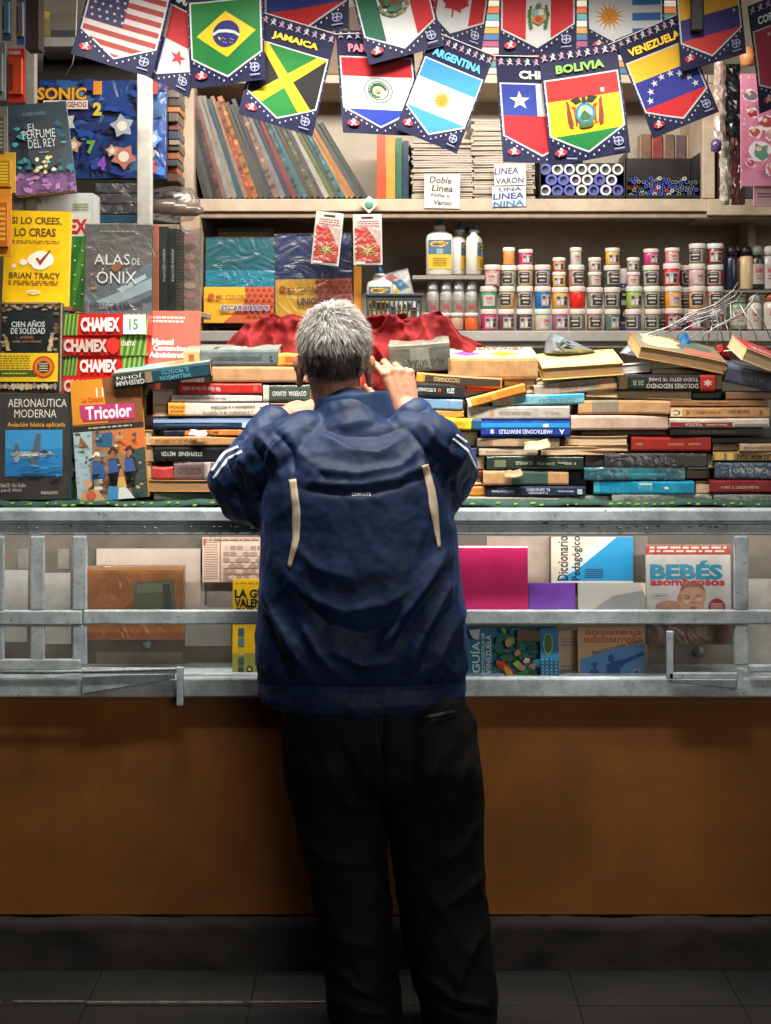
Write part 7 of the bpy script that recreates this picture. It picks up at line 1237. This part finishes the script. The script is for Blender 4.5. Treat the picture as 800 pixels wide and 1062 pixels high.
# collar
m = MB(); n = 64; vs = []
for j, (zz, sc, dz) in enumerate(((440, 1.2, 0), (430, 1.08, .0), (418, .98, .0), (410, .93, .0), (409, .88, 0), (418, .90, 0), (432, .96, 0))):
    for k in range(n):
        a = 2 * math.pi * k / n; cx = P(367, 430, 3.2).x + (440 - zz) * -.00012; rx, ry = .094 * sc, .082 * sc; z = P(0, zz, 3.2).z + .010 * math.cos(a + .5) + (-.02 * max(0, math.sin(a)) if j in (2, 3, 4) else 0) + .0025 * noise.noise(Vector((math.cos(a) * 3, math.sin(a) * 3, j))); vs.append((cx + rx * math.cos(a), 3.215 + ry * math.sin(a), z))
m.add(vs, [(j * n + k, j * n + (k + 1) % n, (j + 1) * n + (k + 1) % n, (j + 1) * n + k) for j in range(6) for k in range(n)], jm, True); o = m.build('collar', fix=True); o.parent = jacket; o.modifiers.new('s', 'SUBSURF').render_levels = 1
# cuffs
for wr, dr in ((WR_L, (WR_L - P(262, 478, 3.32)).normalized()), (WR_R, (WR_R - P(455, 468, 3.32)).normalized())):
    m = MB(); u = dr.cross(Vector((0, 0, 1))).normalized(); w = dr.cross(u); vs = []
    for t, r in ((-.022, .05), (-.008, .0535), (.012, .051), (.022, .046), (.02, .036), (.0, .032)):
        for k in range(32): a = 2 * math.pi * k / 32; rr = r + .0014 * math.sin(a * 9 + t * 40); vs.append(wr + dr * (t - .004) + u * rr * math.cos(a) + w * rr * math.sin(a))
    m.add(vs, [(j * 32 + k, j * 32 + (k + 1) % 32, (j + 1) * 32 + (k + 1) % 32, (j + 1) * 32 + k) for j in range(5) for k in range(32)], jm, True); o = m.build('cuff', fix=True); o.parent = jacket
# ---- trousers
tm = pm((12, 12, 13), .72, .3, 30, bump=.15, detail=8, spec=.22); m = MB()
def leg(rows):
    loft(m, [ring(a, b, y, MY + q, hd) for a, b, y, q, hd in rows], pw=.9)
leg([(292, 400, 728, 0, .14), (293, 402, 760, 0, .15), (296, 402, 800, -.005, .15), (303, 396, 845, 0, .125), (312, 399, 885, 0, .112), (325, 403.5, 940, 0, .105), (333, 407, 980, -.005, .10), (338, 410, 1015, -.01, .098), (340, 415, 1045, -.01, .1), (342, 416, 1060, -.005, .102), (344, 415, 1074, -.005, .1)])
leg([(390, 480, 728, 0, .14), (390, 490, 760, 0, .15), (394, 497, 800, -.005, .15), (399, 500, 845, 0, .125), (406.5, 500, 885, 0, .115), (411.5, 503, 940, 0, .108), (416, 508, 980, -.005, .104), (423, 512, 1015, -.01, .102), (432, 515, 1045, -.01, .104), (436, 516, 1060, -.005, .104), (438, 515, 1074, -.005, .1)])
loft(m, [ring(294, 481, 728, MY, .145), ring(294, 488, 770, MY, .158), ring(300, 494, 810, MY, .15), ring(330, 470, 832, MY, .10)], pw=.9)
tme = remesh(m, .0055, 8, 'trousers', tm)
folds(tme, [([(486, 780), (470, 830), (452, 870)], 9, .010), ([(498, 850), (478, 880), (452, 900)], 7, .009), ([(500, 905), (476, 930), (448, 944)], 7, .010), ([(502, 960), (486, 990), (470, 1030)], 8, .010), ([(440, 1010), (470, 1034), (508, 1046)], 6, .011), ([(430, 1026), (470, 1050), (512, 1056)], 5, -.008), ([(345, 1000), (372, 1026), (410, 1038)], 6, .011), ([(342, 1030), (372, 1046), (412, 1052)], 5, .010), ([(396, 735), (398, 800), (397, 850)], 4, -.010), ([(330, 780), (360, 830), (392, 846)], 8, .007), ([(460, 780), (430, 830), (402, 848)], 8, .007), ([(310, 860), (340, 890), (380, 900)], 8, .007), ([(330, 960), (360, 975), (400, 985)], 7, .007)], back_w)
wrinkle(tme, lambda c, n: .005 * ridge(c, RB, 9) + .004 * ridge(c + Vector((5, 2, 1)), RA, 12) + .004 * noise.noise(Vector((c.x * 10, c.y * 10, c.z * 9))) + .002 * noise.noise(Vector((c.x * 26, c.y * 20, c.z * 22))))
trousers = skid(tme, 'trousers')
co, no = arrays(tme); bvh = BVHTree.FromPolygons([tuple(c) for c in co], [tuple(p.vertices) for p in tme.polygons])
o = ribbon([(440, 744), (458, 741), (472, 738)], (3, 3.6, 3), pm((44, 43, 45), .45, .1), 'back_pocket', trousers, .003); o = ribbon([(441, 748), (458, 746), (473, 742)], (1.4, 1.6, 1.4), pm((8, 8, 9), .6, 0), 'back_pocket', trousers, .0012)
# ---- shoes
sm_ = pm((56, 60, 62), .4, .3, 30, coat=.2); so_ = pm((26, 26, 28), .7, .2)
for px in (380, 474):
    c = P(px, 1040, 3.15); m = MB()
    chain(m, [Vector((c.x, 3.13, .055)), Vector((c.x, 3.2, .055)), Vector((c.x + (.02 if px > 400 else -.015), 3.34, .04))], [.045, .048, .038])
    me = remesh(m, .006, 4, 'shoe', sm_); o = skid(me, 'shoe')
    vs = [(c.x + (.055 if q[1] < 3.2 else .05) * q[0] + (.02 if px > 400 else -.015) * max(0, (q[1] - 3.13) / .25), q[1], 0) for q in [(-.7, 3.09), (.7, 3.09), (1, 3.14), (.9, 3.22), (1, 3.3), (.6, 3.375), (-.6, 3.375), (-1, 3.3), (-.9, 3.22), (-1, 3.14)]]
    m = MB(); k = len(vs); m.add([(a, b, .0065) for a, b, z in vs] + [(a, b, .024) for a, b, z in vs], [tuple(range(k))[::-1], tuple(range(k, 2 * k))] + [(i, (i + 1) % k, k + (i + 1) % k, k + i) for i in range(k)], so_); s_ = m.build('sole', bevel=.003); s_.parent = o
# ---- hair: short strands on a close cap
hm = [pm((184, 180, 174), .5, 0), pm((122, 116, 110), .5, 0), pm((96, 88, 82), .45, 0), pm((46, 40, 38), .5, 0)]
m = MB(); capc = HC + Vector((0, -.004, .024)); R2 = random.Random(11); sx_, sy_, sz_ = .0825, .102, .109
def hair_ok(u):          # where hair grows: above the brow in front, above the nape behind, round the ears
    x, y, z = u
    if y > .45: return z > .52
    if y > .0: return z > -.05 + .55 * max(0, y - .1) and not (abs(x) > .85 and -.30 < z < .02 and y > -.02)
    return z > -.60 + .22 * (y + 1) and not (abs(x) > .88 and z < -.02 and y > -.30)
n = 30; vs = []; fs = []
for i in range(n + 1):
    t = math.pi * i / n
    for k in range(2 * n): p = math.pi * k / n; vs.append((math.sin(t) * math.cos(p), math.sin(t) * math.sin(p), math.cos(t)))
for i in range(n):
    for k in range(2 * n):
        f_ = (i * 2 * n + k, (i + 1) * 2 * n + k, (i + 1) * 2 * n + (k + 1) % (2 * n), i * 2 * n + (k + 1) % (2 * n))
        if all(hair_ok(vs[q]) for q in f_): fs.append(f_)
low = [f_ for f_ in fs if vs[f_[0]][2] < -.05 and vs[f_[0]][1] < .1]; hi = [f_ for f_ in fs if f_ not in low]
pv = [(capc.x + sx_ * a, capc.y + sy_ * b, capc.z + sz_ * c) for a, b, c in vs]; m.add(pv, hi, hm[2], True); m.add(pv, low, hm[3], True)
cnt = 0
while cnt < 13000:
    u = Vector((R2.gauss(0, 1), R2.gauss(0, 1), R2.gauss(0, 1))).normalized()
    if not hair_ok(u): continue
    cnt += 1; p = Vector((capc.x + sx_ * u.x, capc.y + sy_ * u.y, capc.z + sz_ * u.z)); nrm = Vector((u.x / sx_, u.y / sy_, u.z / sz_)).normalized()
    crown = Vector((-.15, -.35, .92)); away = (u - crown); away = (away - nrm * away.dot(nrm)); away = away.normalized() if away.length > .05 else Vector((R2.uniform(-1, 1), 1, 0)).normalized()
    sw = nrm.cross(away); flow = (away + sw * (.5 * noise.noise(u * 3) + R2.uniform(-.3, .3) + .9 * noise.noise(u * 8))).normalized()
    ln = R2.uniform(.018, .036) * (1.15 if u.z > .1 else .6); lift = R2.uniform(.25, .75) * (1.1 if u.z > .3 else .55) * .8 + .35 * max(0, noise.noise(u * 5))
    a1 = p + (nrm * lift + flow).normalized() * ln * .5; a2 = a1 + (nrm * lift * .55 + flow * 1.0 + Vector((0, 0, -.15))).normalized() * ln * .5; w = R2.uniform(.0005, .0010); sd2 = flow.cross(nrm).normalized() * w
    g = (u.z + .05 + .28 * noise.noise(u * 4)); r = R2.random()
    mi = (0 if r < .46 else 1 if r < .8 else 2) if g > .12 else ((0 if r < .22 else 1 if r < .6 else 2) if g > -.1 else (1 if r < .14 else 2 if r < .42 else 3))
    if abs(u.x) > .75 and g <= .12: mi = 0 if r < .4 else 1 if r < .8 else 2
    m.add([p - sd2, p + sd2, a1 + sd2 * .9, a1 - sd2 * .9, a2 + nrm * .0004], [(0, 1, 2, 3), (3, 2, 4)], hm[mi], True)
skid(m.build('hair'), 'hair')
